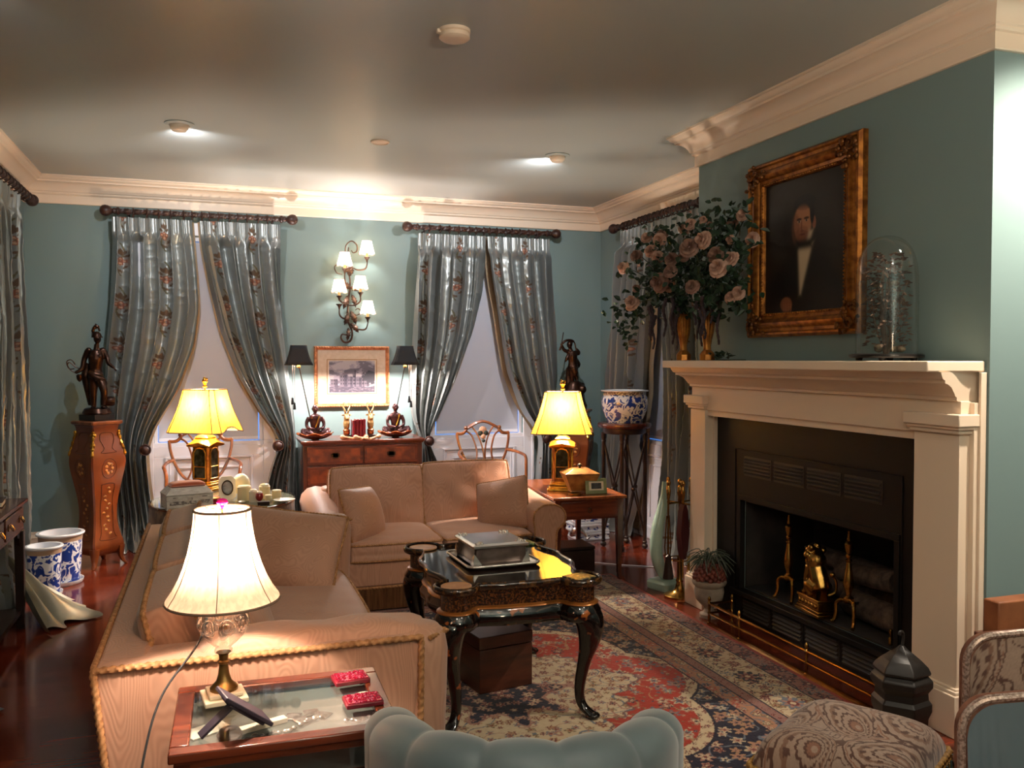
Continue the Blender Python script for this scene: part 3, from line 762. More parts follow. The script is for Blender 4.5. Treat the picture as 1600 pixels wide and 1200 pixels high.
pillow('throw_pillow', 'large peach pillow at the far end of the long sofa, beside the round curio table', (.30, 4.30, .585), (.60, .42, .20), R(60), R(6), R(-22), seed=4, pr=.007)
pillow('throw_pillow', 'upright peach pillow against the long sofa back, half behind the pale lampshade', (.045, 3.86, .60), (.44, .42, .17), R(72), 0, R(78), seed=6, pr=.007)
pillow('throw_pillow', 'peach pillow leaning on the long sofa back just behind the cut-glass lamp', (.10, 3.02, .58), (.46, .42, .18), R(70), 0, R(80), seed=7, pr=.008)
# ------------------------------------------------------------------ coffee table (local frame: origin at centre, on the floor)
def frange(n): return [k / n for k in range(n)]
CTX, CTY, CTR = 1.197, 3.72, R(-3)
t = thing('coffee_table', 'black lacquer tea table with lobed corners and cabriole legs, on the rug', 'table', (CTX, CTY, .0115), CTR)
HW, HL, LR = .262, .375, .085
def lobed(off=0, n=10):
    """serpentine outline with four round lobes"""
    pts = []
    def side(p0, p1, nrm, dip):
        for k in range(1, n):
            f = k / n; s = dip * (sin(PI * f) ** 1) - .5 * dip * (1 + cos(6 * PI * f - PI)) * .25
            pts.append((p0[0] + (p1[0] - p0[0]) * f + nrm[0] * (s + off), p0[1] + (p1[1] - p0[1]) * f + nrm[1] * (s + off)))
    def lobe(cx, cy, a0):
        for k in range(15):
            a = a0 - R(125) + R(250) * k / 14
            pts.append((cx + (LR + off) * cos(a), cy + (LR + off) * sin(a)))
    i = LR * .58
    lobe(-HW, -HL, R(225)); side((-HW + i, -HL - i * .2), (HW - i, -HL - i * .2), (0, -1), .02)
    lobe(HW, -HL, R(315)); side((HW + i * .2, -HL + i), (HW + i * .2, HL - i), (1, 0), .06)
    lobe(HW, HL, R(45)); side((HW - i, HL + i * .2), (-HW + i, HL + i * .2), (0, 1), .02)
    lobe(-HW, HL, R(135)); side((-HW - i * .2, HL - i), (-HW - i * .2, -HL + i), (-1, 0), .06)
    return pts
def lacq():
    m = mat('lacquer_top', (20, 13, 11), .07, coat=.5, c2=(52, 34, 26), nscale=3.5, detail=8, contrast=(.45, .85)); return m
TZ = .575
b = MB(); P = lobed(); b.loft([[(x, y, z) for x, y in P] for z in (TZ - .012, TZ)]); b.build('top', lacq(), t, smooth=30)
b = MB(); rings = []
for off, z in ((-.004, TZ - .001), (-.006, TZ + .012), (.0, TZ + .017), (.008, TZ + .014), (.012, TZ + .004), (.008, TZ - .008), (.0, TZ - .014)):
    rings.append([(x, y, z) for x, y in lobed(off)])
b.loft(rings, caps=False); b.build('moulded_rim', mat('gilt_edged_rim', (30, 18, 12), .16, c2=(120, 78, 34), nscale=40, contrast=(.5, .8), coat=.5), t, smooth=50)
MT['chinoiserie'] = mat('brown_gold_lacquer', (44, 22, 12), .25, c2=(98, 56, 24), nscale=130, detail=3, contrast=(.48, .62), coat=.4)
b = MB(); P = lobed(-.022); b.loft([[(x, y, z) for x, y in P] for z in (TZ - .085, TZ - .012)], caps=False); b.build('frieze', MT['chinoiserie'], t, smooth=30)
b = MB(); b.loft([[(x, y, z) for x, y in lobed(o)] for o, z in ((-.022, TZ - .082), (-.008, TZ - .086), (-.004, TZ - .092), (-.012, TZ - .098))], caps=False); b.build('gilt_bead', mat('bronze_gilt_line', (146, 88, 36), .3, .5), t, smooth=50)
def apron_poly(inset, z0):
    return [(x, y) for x, y in lobed(inset)]
MT['lacq_floral'] = mat('lacquer_with_gold_flowers', (15, 9, 8), .1, coat=.6, c2=(150, 82, 34), nscale=17, detail=2, contrast=(.60, .64))
b = MB(); P0 = lobed(-.010); P1 = lobed(.006); P2 = lobed(-.012)
b.loft([[(x, y, TZ - .096) for x, y in P0], [(x, y, TZ - .12) for x, y in P1], [(x, y, TZ - .145) for x, y in P1], [(x, y, TZ - .165) for x, y in P2]], caps=False)
b.build('apron', MT['lacq_floral'], t, smooth=60)
def cab_leg(sx, sy):
    cx, cy = sx * (HW + .01), sy * (HL + .01); dx, dy = sx * .7071, sy * .7071
    spine = [(.0, TZ - .10, .062), (.022, TZ - .145, .066), (.036, TZ - .20, .056), (.030, TZ - .27, .042), (.012, .24, .030), (-.008, .15, .024), (-.012, .09, .021), (0, .05, .022), (.025, .028, .027), (.045, .016, .028)]
    S = cr([(a, z, r) for a, z, r in spine], 5)
    b = MB(); rings = []
    for a, z, r in S:
        rings.append([(cx + dx * a + r * cos(q) * (.93 if abs(sin(2 * q)) > .9 else 1), cy + dy * a + r * sin(q), z) for q in [2 * PI * k / 16 for k in range(16)]])
    b.loft(rings); b.ball((cx + dx * .05, cy + dy * .05, .014), (.03, .03, .014))
    b.build('leg', MT['lacq_leg'], t, smooth=60)
MT['lacq_leg'] = mat('lacquer_leg', (13, 9, 8), .14, coat=.6, c2=(132, 66, 28), nscale=13, detail=2, contrast=(.645, .675))
for sx in (-1, 1):
    for sy in (-1, 1): cab_leg(sx, sy)
def ctp(x, y): return (CTX + x * cos(CTR) - y * sin(CTR), CTY + x * sin(CTR) + y * cos(CTR))
# round wooden coasters
MT['coaster'] = mat('pale_wood_coaster', (186, 134, 86), .5, c2=(164, 112, 66), nscale=20)
def coaster(x, y, z, r, label, m=None):
    o = MB().lathe([(r * .9, 0), (r, .003), (r, .008), (r * .9, .009), (r * .86, .007), (0, .007)], 36, (x, y, z)).build('coaster', m or MT['coaster'], None, smooth=30)
    return tag(o, label, 'coaster', 'round coasters')
p = ctp(-HW, -HL); coaster(p[0], p[1], TZ + .0125, .062, 'round tan coaster on the near left lobe of the lacquer tea table')
p = ctp(-HW, HL); coaster(p[0], p[1], TZ + .0125, .066, 'round pale coaster on the far left lobe of the lacquer tea table')
MT['tile'] = mat('black_gold_tile', (20, 26, 26), .3, c2=(130, 120, 70), nscale=60, detail=2, contrast=(.55, .6))
for x, y, rz, lb in ((HW + .005, -HL + .01, .35, 'dark patterned square tile on the near right lobe of the tea table'), (HW - .03, HL - .03, .2, 'dark green patterned square tile on the far right corner of the tea table')):
    p = ctp(x, y); b = MB(); b.at((p[0], p[1], TZ + .0125), rz=rz); b.box(-.055, .055, -.05, .05, 0, .009)
    tag(b.build('decorative_tile', MT['tile'] if 'near' in lb else mat('green_gold_tile', (20, 48, 36), .3, c2=(120, 140, 80), nscale=60, contrast=(.52, .58)), None, bevel=.003), lb, 'tile', 'patterned tiles')
# silver tray and box
p = ctp(.0, .06)
t = thing('silver_tray', 'rectangular silver tray under the silver box on the tea table', 'tray', (p[0], p[1], TZ + .0125), R(2))
def rrect(w, h, r, n=6):
    o = []
    for cx, cy, a0 in ((w - r, h - r, 0), (-w + r, h - r, 90), (-w + r, -h + r, 180), (w - r, -h + r, 270)):
        o += [(cx + r * cos(R(a0 + 90 * k / n)), cy + r * sin(R(a0 + 90 * k / n))) for k in range(n + 1)]
    return o
b = MB(); b.loft([[(x, y, z) for x, y in rrect(.165 + o, .18 + o, .04)] for o, z in ((-.03, 0), (-.012, .002), (.0, .012), (.004, .016), (.008, .014), (.004, .008), (-.008, .0))], caps=True); b.build('tray_body', MT['silver'], t, smooth=40)
b = MB(); rope(b, [(x, y, .0165) for x, y in rrect(.168, .183, .04)], .004, True); b.build('beaded_rim', MT['silver'], t)
t = thing('silver_box', 'silver box with a flat mirror-bright lid on the tea table', 'box', (p[0], p[1] + .012, TZ + .015), R(2))
b = MB(); b.loft([[(x, y, z) for x, y in rrect(.125 + o, .135 + o, .012, 3)] for o, z in ((.0, 0), (.004, .005), (-.004, .012), (-.004, .07), (.0, .078))]); b.build('body', mat('dull_silver', (150, 138, 132), .3, 1, c2=(118, 106, 100), nscale=14), t, smooth=30)
b = MB(); b.loft([[(x, y, z) for x, y in rrect(.128 + o, .138 + o, .012, 3)] for o, z in ((0, .078), (.006, .082), (.006, .09), (-.006, .096), (-.012, .097))]); lid = b.build('lid', MT['silver'], t, smooth=25)
random.seed(4)
for sx in (-1, 1):
    for sy in (-1, 1):
        b = MB()
        for k in range(12):
            b.ball((sx * (.118 - random.random() * .035), sy * (.128 - random.random() * .03), .096 + random.random() * .004), .006, 8, 5)
        b.build('corner_chasing', MT['silver'], lid)
        b = MB(); b.add([(sx * .133, sy * .143, .003), (sx * .133, sy * .10, .003), (sx * .128, sy * .135, .06), (sx * .09, sy * .143, .003)], [(0, 1, 2), (0, 2, 3), (0, 3, 1), (1, 3, 2)])
        b.build('corner_mount', MT['silver'], t)
# wooden box under the table
t = thing('wooden_box', 'square brown wooden box on the rug beneath the tea table', 'box', (1.215, 3.86, .012), R(10))
MT['boxwood'] = mat('brown_box_wood', (84, 42, 26), .35, c2=(54, 26, 17), nscale=5, stretch=(1, 1, 5), coat=.2)
MB().box(-.135, .135, -.16, .16, 0, .195).build('body', MT['boxwood'], t, bevel=.003)
MB().box(-.137, .137, -.162, .162, .198, .252).build('lid', MT['boxwood'], t, bevel=.004)
# floor-standing dark box by the side table
t = thing('dark_box', 'low dark wooden box on the floor in front of the right side table', 'box', (2.40, 5.72, 0), R(-2))
MB().box(-.16, .155, -.085, .17, 0, .155).build('body', MT['dark'], t, bevel=.004)
MB().box(-.162, .157, -.087, .172, .158, .18).build('lid', MT['dark'], t, bevel=.004)

# ------------------------------------------------------------------ oriental rug, pattern computed per knot
def rug():
    hw, hl = 1.415, 1.84; cx, cy = 1.20, 3.66
    st = .0045
    nx, ny = int(2 * hw / st), int(2 * hl / st)
    x = np.linspace(-hw, hw, nx)[:, None]; y = np.linspace(-hl, hl, ny)[None, :]
    X = np.abs(x) + 0 * y; Y = np.abs(y) + 0 * x
    IV = srgb((206, 184, 150)); NV = srgb((24, 22, 46)); RD = srgb((172, 48, 28)); PK = srgb((170, 122, 104)); DR = srgb((112, 34, 34)); BL = srgb((104, 112, 124)); TN = srgb((176, 134, 96)); OL = srgb((112, 96, 66))
    col = np.empty((nx, ny, 3)); col[:] = IV
    e = np.minimum(hw - X, hl - Y)
    along = np.where(hw - X < hl - Y, Y, X + .37)
    th = np.arctan2(Y * .8, X + 1e-6)
    loz = lambda kx, ky, p: ((X / kx) ** p + (Y / ky) ** p) ** (1 / p)
    def scal(base, a, k, ph=0): return base + a * np.abs(np.sin(k * th + ph)) ** .7
    # ---- flowers on a jittered lattice
    def flowers(sel, cell, cols, s, rmax=.45, leaf=None, U=None, Vv=None):
        U = X if U is None else U; Vv = Y if Vv is None else Vv
        for q in range(2):
            a, c = U / cell + .5 * q, Vv / cell + .5 * q
            ix, iy = np.floor(a), np.floor(c)
            jx, jy = _h(ix, iy, s + q) * .5 + .25, _h(ix, iy, s + 7 + q) * .5 + .25
            dx, dy = a - ix - jx, c - iy - jy
            d = np.hypot(dx, dy); an = np.arctan2(dy, dx); k = _h(ix, iy, s + 13 + q); rot = k * 6
            rr = rmax * (.55 + .45 * _h(ix, iy, s + 17 + q)) * (.74 + .26 * np.cos((5 if q else 6) * (an + rot)))
            ci = np.floor(k * len(cols)).astype(int) % len(cols)
            for n_, cc in enumerate(cols):
                col[sel & (d < rr) & (ci == n_)] = cc[0]
                col[sel & (d < rr * .66) & (ci == n_)] = cc[1]
                col[sel & (d < rr * .28) & (ci == n_)] = cc[2]
    def vines(sel, f, s, c, w=.045):
        n = fbm(X * f, Y * f, s, 2); q = np.abs((n * 6) % 1 - .5)
        col[sel & (q < w)] = c
    allm = X > -1
    # ---- borders
    b1 = e < .02; b2 = (e >= .02) & (e < .128); b3 = (e >= .128) & (e < .364); b4 = (e >= .364) & (e < .422); b5 = (e >= .422) & (e < .515); fld = e >= .515
    col[b2] = srgb((150, 104, 92)); vines(b2, 9, 3, NV, .09); flowers(b2, .085, [(DR, NV, PK), (BL, PK, NV), (NV, DR, IV), (DR, PK, NV)], 5, .47)
    col[b3] = IV; vines(b3, 7, 9, OL, .06); vines(b3, 8, 12, DR, .045)
    flowers(b3, .082, [(DR, PK, NV), (BL, IV, NV), (TN, DR, IV), (OL, TN, DR), (NV, PK, DR)], 21, .40)
    # large navy palmettes in the main border
    P_ = .34; da = (along % P_) - P_ / 2; de = e - .246
    rr = np.hypot(da * .8, de); an = np.arctan2(de, da)
    big = b3 & (rr < .062 * (.85 + .15 * np.cos(8 * an))); col[big] = NV
    alt = (np.floor(along / P_) % 2) > 0
    col[big & alt] = BL
    col[b3 & (rr < .046 * (.7 + .3 * np.cos(7 * an + 1)))] = PK; col[b3 & (rr < .024)] = DR; col[b3 & (rr < .012)] = IV
    col[b4] = srgb((150, 108, 100)); flowers(b4, .04, [(DR, PK, DR), (PK, DR, PK)], 33, .33)
    col[b5] = srgb((178, 126, 96)); vines(b5, 9, 41, BL, .08); flowers(b5, .075, [(PK, DR, IV), (BL, NV, PK), (RD, PK, IV), (OL, IV, DR)], 43, .42)
    for v in (.128, .364, .422, .515): col[np.abs(e - v) < .005] = NV
    for v in (.135, .357): col[np.abs(e - v) < .003] = IV
    col[b1] = srgb((160, 52, 30))
    # ---- field: navy spandrels, ivory flowered scallop, red ground, ivory medallion, navy core
    col[fld] = NV; vines(fld, 6, 51, BL, .05); flowers(fld, .10, [(PK, IV, DR), (TN, PK, NV), (IV, PK, DR), (BL, IV, NV), (PK, DR, IV)], 53, .44)
    r = loz(.84, 1.12, 1.45); r1 = 1 + .11 * np.abs(np.cos(5 * th)) ** .8 - .04; band = fld & (r < r1 + .075)
    col[band] = IV; flowers(band, .058, [(DR, PK, NV), (DR, IV, NV)], 61, .40)
    col[fld & (np.abs(r - r1 - .075) < .008)] = NV
    redz = fld & (r < r1)
    col[redz] = RD; vines(redz, 4, 71, TN, .035); flowers(redz, .135, [(IV, BL, DR), (BL, PK, NV), (PK, IV, NV), (NV, PK, IV), (TN, BL, IV)], 73, .34)
    flowers(redz, .06, [(PK, IV, DR), (BL, NV, PK), (OL, TN, OL), (RD, RD, PK)], 79, .22)
    r = loz(.60, .80, 1.15); r2 = 1 + .16 * np.abs(np.cos(6 * th)) ** .8 - .06 + .03 * np.sin(40 * th)
    ivz = fld & (r < r2)
    col[fld & (np.abs(r - r2) < .022)] = srgb((120, 84, 78))
    col[ivz] = IV; vines(ivz, 5, 81, BL, .05); vines(ivz, 6.5, 84, PK, .04)
    flowers(ivz, .078, [(DR, PK, NV), (OL, TN, DR), (TN, DR, IV), (BL, PK, DR), (DR, TN, PK)], 83, .36)
    r = np.hypot(X, Y * .85); r3 = .16 + .12 * np.abs(np.cos(4 * th)) ** 1.4 + .02 * np.cos(16 * th)
    nz = fld & (r < r3)
    col[fld & (np.abs(r - r3) < .016)] = PK
    col[nz] = NV; flowers(nz, .085, [(PK, IV, DR), (PK, DR, IV), (TN, PK, NV)], 91, .42)
    # pile and age
    col *= .74 * (.86 + .22 * fbm(x * 60 + 50, y * 60 + 50, 99, 2))[..., None]
    z = .010 + .0015 * _h(np.floor(x / st) + 0 * y, np.floor(y / st) + 0 * x, 3)
    V = np.stack([x + cx + 0 * y, y + cy + 0 * x, z], -1)
    m = mat('wool_pile', (150, 100, 80), .95, spec=.1, sheen=.2, attr=True)
    t = thing('oriental_rug', 'red and ivory oriental rug with navy corners, under the tea table', 'rug', (0, 0, 0))
    npgrid('pile', V, col, m, t)
    MB().box(cx - hw, cx + hw, cy - hl, cy + hl, .001, .0095).build('backing', mat('rug_edge', (150, 52, 32), .9), t, smooth=0)
rug()
# ------------------------------------------------------------------ pagoda table lamps with yellow shades
def cutsq(w, d, c):
    return [(w - c, d), (-w + c, d), (-w, d - c), (-w, -d + c), (-w + c, -d), (w - c, -d), (w, -d + c), (w, d - c)]
def pagoda_lamp(label, loc, rz, notch):
    t = thing('table_lamp', label, 'table lamp', loc, rz, 'gilt pagoda lamps with yellow shades')
    b = MB()
    for w, z0, z1 in ((.105, .0, .018), (.095, .018, .03), (.088, .036, .05), (.08, .05, .062)):
        b.loft([[(x, y, z0) for x, y in cutsq(w, w, .018)], [(x, y, z1) for x, y in cutsq(w * .97, w * .97, .018)]])
    b.build('plinth', MT['gold'], t, smooth=20, bevel=.003)
    for sx in (-1, 1):
        for sy in (-1, 1):
            q = MB(); q.ball((sx * .085, sy * .085, .006), (.02, .02, .014)); q.build('foot', MT['gold'], t)
    b = MB(); b.loft([[(x, y, z) for x, y in cutsq(w, w, .012)] for w, z in ((.068, .062), (.066, .08), (.064, .29), (.066, .30))]); b.build('body', MT['giltwood'], t, smooth=20)
    MIR = MT['mirror']
    for k in range(4):
        q = MB(); q.at((0, 0, 0), rz=k * PI / 2); q.box(-.046, .046, -.0685, -.066, .085, .285); p = q.build('mirror_panel', MIR, t)
        q = MB(); q.at((0, 0, 0), rz=k * PI / 2)
        pts = [(-.046, -.07, .085), (.046, -.07, .085), (.046, -.07, .26), (.03, -.07, .285), (0, -.07, .293), (-.03, -.07, .285), (-.046, -.07, .26)]
        q.tube(pts, .0045, 6, closed=True); q.tube([(-.046, -.07, .165), (.046, -.07, .165)], .003, 6); q.build('panel_frame', MT['gold'], t)
    b = MB(); rings = []
    for w, z, up in ((.074, .298, 0), (.088, .308, .012), (.09, .318, .014), (.078, .328, .012), (.058, .345, .004), (.048, .356, 0), (.052, .362, 0), (.035, .375, 0), (.02, .382, 0)):
        ring = []
        for k in range(4):
            for f in (-1, -.6, -.3, 0, .3, .6):
                a = k * PI / 2; x, y = f * w, -w
                ring.append((x * cos(a) - y * sin(a), x * sin(a) + y * cos(a), z + up * (1 - abs(f) * 1.4)))
        rings.append(ring)
    b.loft(rings); b.build('pagoda_roof', MT['gold'], t, smooth=50)
    b = MB(); b.tube([(0, 0, .38), (0, 0, .72)], .006, 8); b.build('stem', MT['brass'], t)
    b = MB(); b.lathe([(.004, .70), (.014, .705), (.016, .712), (.009, .72), (.012, .732), (.02, .745), (.018, .758), (.008, .768)], 14); b.ball((.012, 0, .762), .010, 8, 6); b.ball((-.008, .006, .768), .009, 8, 6); b.build('finial', MT['gold'], t)
    # shade: cut-corner square bell
    prof = [(.212, .40), (.198, .44), (.178, .49), (.158, .545), (.142, .60), (.130, .65), (.122, .69)]
    rings = []
    for w, z in prof:
        ring = []; c = w * .20; P = cutsq(w, w * .82, c)
        for k in range(8):
            (x0, y0), (x1, y1) = P[k], P[(k + 1) % 8]
            for f in range(6):
                g = f / 6; zz = z
                if notch is not None and k == notch and z < .42: zz = z + .035 * max(0, 1 - ((g - .5) / .34) ** 2) ** .5
                bow = .012 * sin(PI * g) * (1 if k % 2 == 0 else .3)
                x, y = x0 + (x1 - x0) * g, y0 + (y1 - y0) * g; l = math.hypot(x, y)
                ring.append((x - x / l * bow, y - y / l * bow, zz))
        rings.append(ring)
    b = MB(); b.loft(rings, caps=False); sh = b.build('lamp_shade', MT['shade_y'], t, smooth=30)
    for k in range(8):
        q = MB(); q.tube([tuple(c * 1.004 if i < 2 else c for i, c in enumerate(r[k * 6])) for r in rings], .0026, 5); q.build('shade_rib', MT['braid'], sh)
    for r in (rings[0], rings[-1]):
        q = MB(); q.tube(r, .0035, 6, closed=True); q.build('shade_trim', MT['braid'], sh)
    for sx in (-.04, .04): bulb('bulb_glow', (sx, 0, .57), 16, (1, .87, .72), .022, t)
    return t
MT['mirror'] = mat('antique_mirror', (120, 120, 104), .12, .9, c2=(56, 58, 40), nscale=26, contrast=(.4, .6))
pagoda_lamp('yellow-shaded gilt pagoda lamp on the round curio table by the left window', (-.05, 6.36, .605), R(-34), 6)
pagoda_lamp('yellow-shaded gilt pagoda lamp on the right side table beside the wooden tea caddy', (2.34, 5.72, .583), R(-26), 6)

# ------------------------------------------------------------------ foreground lamp with cut-glass font
VZ = .65
FX, FY = .02, 2.285
t = thing('glass_table_lamp', 'lit table lamp with cut-glass font, brass stem and cream bell shade, in the foreground', 'table lamp', (FX, FY, VZ + .001), R(8))
MB().box(-.052, .052, -.052, .052, 0, .013).build('marble_base', MT['ivory'], t, bevel=.003)
b = MB(); b.box(-.040, .040, -.040, .040, .013, .024); b.build('plinth', MT['ivory'], t, bevel=.003)
BR = mat('aged_brass', (150, 116, 66), .3, .9, c2=(104, 76, 40), nscale=20)
b = MB(); b.lathe([(.034, .024), (.034, .03), (.029, .036), (.022, .042), (.018, .048), (.014, .062), (.012, .078), (.011, .088), (.015, .091), (.015, .096), (.011, .099), (.012, .112), (.018, .118)], 26); b.build('brass_stem', BR, t)
b = MB()
b.lathe([(.016, .116), (.022, .119), (.021, .126), (.017, .131), (.025, .137), (.038, .149), (.054, .166), (.062, .186), (.063, .206), (.057, .226), (.044, .24), (.028, .246)], 40)
g = b.build('glass_font', thin_glass('font_glass', (.96, .95, .94), .6, .03), t, smooth=60)
for k in range(8):
    a = 2 * PI * k / 8; c = Vector((cos(a) * .0575, sin(a) * .0575, .193)); nn = Vector((cos(a), sin(a), 0)); u = Vector((-sin(a), cos(a), 0))
    for r in (.018, .010):
        q = MB(); q.tube([tuple(c + u * (r * cos(2 * PI * j / 18)) + Vector((0, 0, 1)) * (r * sin(2 * PI * j / 18) * 1.1) + nn * (-.02 * (r * sin(2 * PI * j / 18) / .03) ** 2 + .003)) for j in range(18)], .0024, 6, closed=True)
        q.build('cut_ring', MT['glass'], g)
b = MB(); b.lathe([(.026, .246), (.03, .252), (.018, .262), (.012, .272), (.012, .33), (.016, .335), (.016, .365)], 18); b.tube([(0, 0, .36), (0, 0, .478)], .003, 6); b.build('burner', BR, t)
rings = []; prof = [(.137, .250), (.136, .256), (.122, .276), (.107, .304), (.094, .336), (.083, .372), (.075, .41), (.070, .445), (.068, .476)]
for r, z in prof: rings.append([(r * cos(2 * PI * j / 48), r * sin(2 * PI * j / 48), z) for j in range(48)])
b = MB(); b.loft(rings, caps=False); sh = b.build('lamp_shade', MT['shade_c'], t, smooth=50)
for k in range(6):
    q = MB(); q.tube([tuple(c * 1.005 if i < 2 else c for i, c in enumerate(r[k * 8 + 2])) for r in rings], .0012, 5); q.build('shade_seam', MT['braid'], sh)
for r, w in ((rings[0], .0035), (rings[-1], .0035)):
    q = MB(); q.tube(r, (w), 6, closed=True); q.build('shade_trim', MT['braid'], sh)
b = MB()
for k in range(3): b.tube([(0, 0, .476), (.068 * cos(2 * PI * k / 3), .068 * sin(2 * PI * k / 3), .474)], .0015, 5)
b.build('spider', BR, t)
b = MB(); b.lathe([(.003, .478), (.006, .484), (.004, .488)], 12); b.ball((0, 0, .495), (.014, .014, .0095), 16, 10); b.build('pink_finial', mat('magenta_glass', (232, 20, 140), .1, coat=.6), t)
bulb('bulb_glow', (0, 0, .372), 32, (1, .84, .68), .022, t)
# its flex
def loc_(p):
    v = Matrix.Rotation(-R(8), 3, 'Z') @ (Vector(p) - Vector((FX, FY, VZ + .001))); return tuple(v)
b = MB(); b.tube(cr([loc_(p) for p in [(FX - .02, FY + .01, VZ + .255), (FX - .06, FY - .01, VZ + .15), (-.12, FY - .10, VZ + .06), (-.155, FY - .2, VZ - .05), (-.17, FY - .3, .45), (-.165, FY - .32, .2), (-.14, FY - .28, .01), (-.2, FY - .1, .006)]], 8), .0028, 6)
b.build('flex', MT['black'], t)

# ------------------------------------------------------------------ glass-topped display table in the foreground
VX0, VX1, VY0, VY1 = -.095, .412, 1.985, 2.40
t = thing('display_table', 'mahogany display table with a glass top over silver trinkets, in the foreground', 'table', ((VX0 + VX1) / 2, (VY0 + VY1) / 2, 0), R(-1.2))
hw, hd = (VX1 - VX0) / 2, (VY1 - VY0) / 2; fr = .042
b = MB()
b.box(-hw, hw, -hd, -hd + fr, VZ - .022, VZ).box(-hw, hw, hd - fr, hd, VZ - .022, VZ).box(-hw, -hw + fr, -hd + fr, hd - fr, VZ - .022, VZ).box(hw - fr, hw, -hd + fr, hd - fr, VZ - .022, VZ)
b.build('top_frame', MT['mahog_h'], t, bevel=.004)
MB().box(-hw + fr - .004, hw - fr + .004, -hd + fr - .004, hd - fr + .004, VZ - .008, VZ - .003).build('glass_top', MT['pane'], t, smooth=0)
for x0, x1, y0, y1 in ((-hw + .012, hw - .012, -hd + .012, -hd + .028), (-hw + .012, hw - .012, hd - .028, hd - .012), (-hw + .012, -hw + .028, -hd + .028, hd - .028), (hw - .028, hw - .012, -hd + .028, hd - .028)):
    b = MB(); b.box(x0, x1, y0, y1, VZ - .125, VZ - .095); b.box(x0, x1, y0, y1, VZ - .040, VZ - .022); b.build('side_rail', MT['mahog_h'], t)
    MB().box(x0 + .006, x1 - .006, y0 + .006, y1 - .006, VZ - .096, VZ - .033).build('side_glass', MT['pane'], t, smooth=0)
MB().box(-hw + .02, hw - .02, -hd + .02, hd - .02, VZ - .036, VZ - .030).build('velvet_tray', mat('pale_velvet', (74, 80, 70), .9, sheen=.4), t)
MB().box(-hw + .02, hw - .02, -hd + .02, hd - .02, VZ - .118, VZ - .10).build('velvet_floor', mat('green_velvet', (58, 66, 58), .9, sheen=.4), t)
for sx in (-1, 1):
    for sy in (-1, 1):
        MB().loft([[(sx * (hw - .028) + a * w, sy * (hd - .028) + c * w, z) for a, c in ((-1, -1), (1, -1), (1, 1), (-1, 1))] for z, w in ((0, .011), (VZ - .13, .017), (VZ - .03, .017))]).build('leg', MT['mahog'], t)
VC = ((VX0 + VX1) / 2, (VY0 + VY1) / 2)
FZ = VZ - .0295
SPARK = mat('silver_filigree', (214, 206, 196), .25, .95, c2=(140, 130, 120), nscale=90, contrast=(.4, .6))
random.seed(11)
def trinket(name, label, b, m, group=None):
    return tag(b.build(name, m, None), label, name.split('_')[-1], group)
def chain(x0, y0, x1, y1, n, label, z=FZ):
    b = MB(); pts = []
    for k in range(n):
        f = k / (n - 1); pts.append((x0 + (x1 - x0) * f + .008 * sin(k * 1.1), y0 + (y1 - y0) * f + .010 * cos(k * .8), z + .006))
    for k, p in enumerate(pts): b.ball(p, (.0075, .006, .005), 8, 5)
    trinket('silver_bracelet', label, b, SPARK, 'silver bracelets in the display table')
chain(.02, 2.06, .12, 2.10, 14, 'silver bracelet in the middle of the display case'); chain(.14, 2.08, .24, 2.16, 13, 'silver bracelet right of centre in the display case')
chain(.30, 2.10, .38, 2.12, 10, 'silver bracelet under the near red case in the display case'); chain(.10, 2.04, .20, 2.045, 12, 'silver bracelet along the near edge of the display case')
for k, (x, y) in enumerate(((.18, 2.185), (.225, 2.195), (.20, 2.155), (.25, 2.17))):
    b = MB(); b.at((x, y, FZ), rz=.5 + k * .4); b.lathe([(.024, .0), (.026, .003), (.018, .006), (.004, .008)], 4); b.build
    trinket('silver_brooch', ('leftmost square silver brooch of the cluster in the display case', 'square silver brooch at the back of the cluster in the display case', 'nearest square silver brooch of the cluster in the display case', 'rightmost square silver brooch of the cluster in the display case')[k], b, SPARK, 'silver brooches in the display table')
b = MB(); b.at((-.02, 2.17, FZ), rz=.5); b.box(-.05, .05, -.03, .03, 0, .004); trinket('paper_card', 'pale folded card at the left end of the display case', b, mat('pale_card', (190, 194, 176), .7))
b = MB(); b.at((.10, 2.15, FZ), rz=.35); b.box(-.065, .065, -.012, .012, 0, .01); trinket('ivory_fan', 'closed ivory fan lying in the display case behind the dark easel frame', b, MT['ivory'])
b = MB(); b.lathe([(.026, 0), (.03, .008), (.022, .02), (.004, .026)], 20, (.03, 2.115, FZ)); trinket('pebble_box', 'small dark round box in the display case beneath the easel frame', b, MT['dark'])
b = MB(); b.lathe([(.03, 0), (.034, .01), (.02, .022), (.004, .024)], 20, (.36, 2.22, FZ)); trinket('shell_dish', 'round shell dish between the two red cases', b, MT['ivory'])
# red beaded cases on the glass
MT['beads'] = mat('red_glitter_beads', (168, 20, 54), .12, .5, c2=(226, 120, 150), nscale=170, detail=1, contrast=(.56, .7))
for x, y, rz, lb in ((.338, 2.305, .10, 'red beaded case nearer the sofa on the glass display table'), (.345, 2.145, .04, 'red beaded case nearer the camera on the glass display table')):
    t = thing('beaded_case', lb, 'case', (x, y, VZ + .0005), rz, 'red beaded cases')
    MB().box(-.046, .046, -.034, .034, 0, .012).build('case_body', MT['red'], t, bevel=.003)
    b = MB(); random.seed(int(y * 100)); b.box(-.041, .041, -.029, .029, .012, .014)
    for k in range(120): b.ball((random.uniform(-.038, .038), random.uniform(-.026, .026), .0145), (.0034, .0034, .0026), 6, 4)
    b.build('beaded_top', MT['beads'], t)
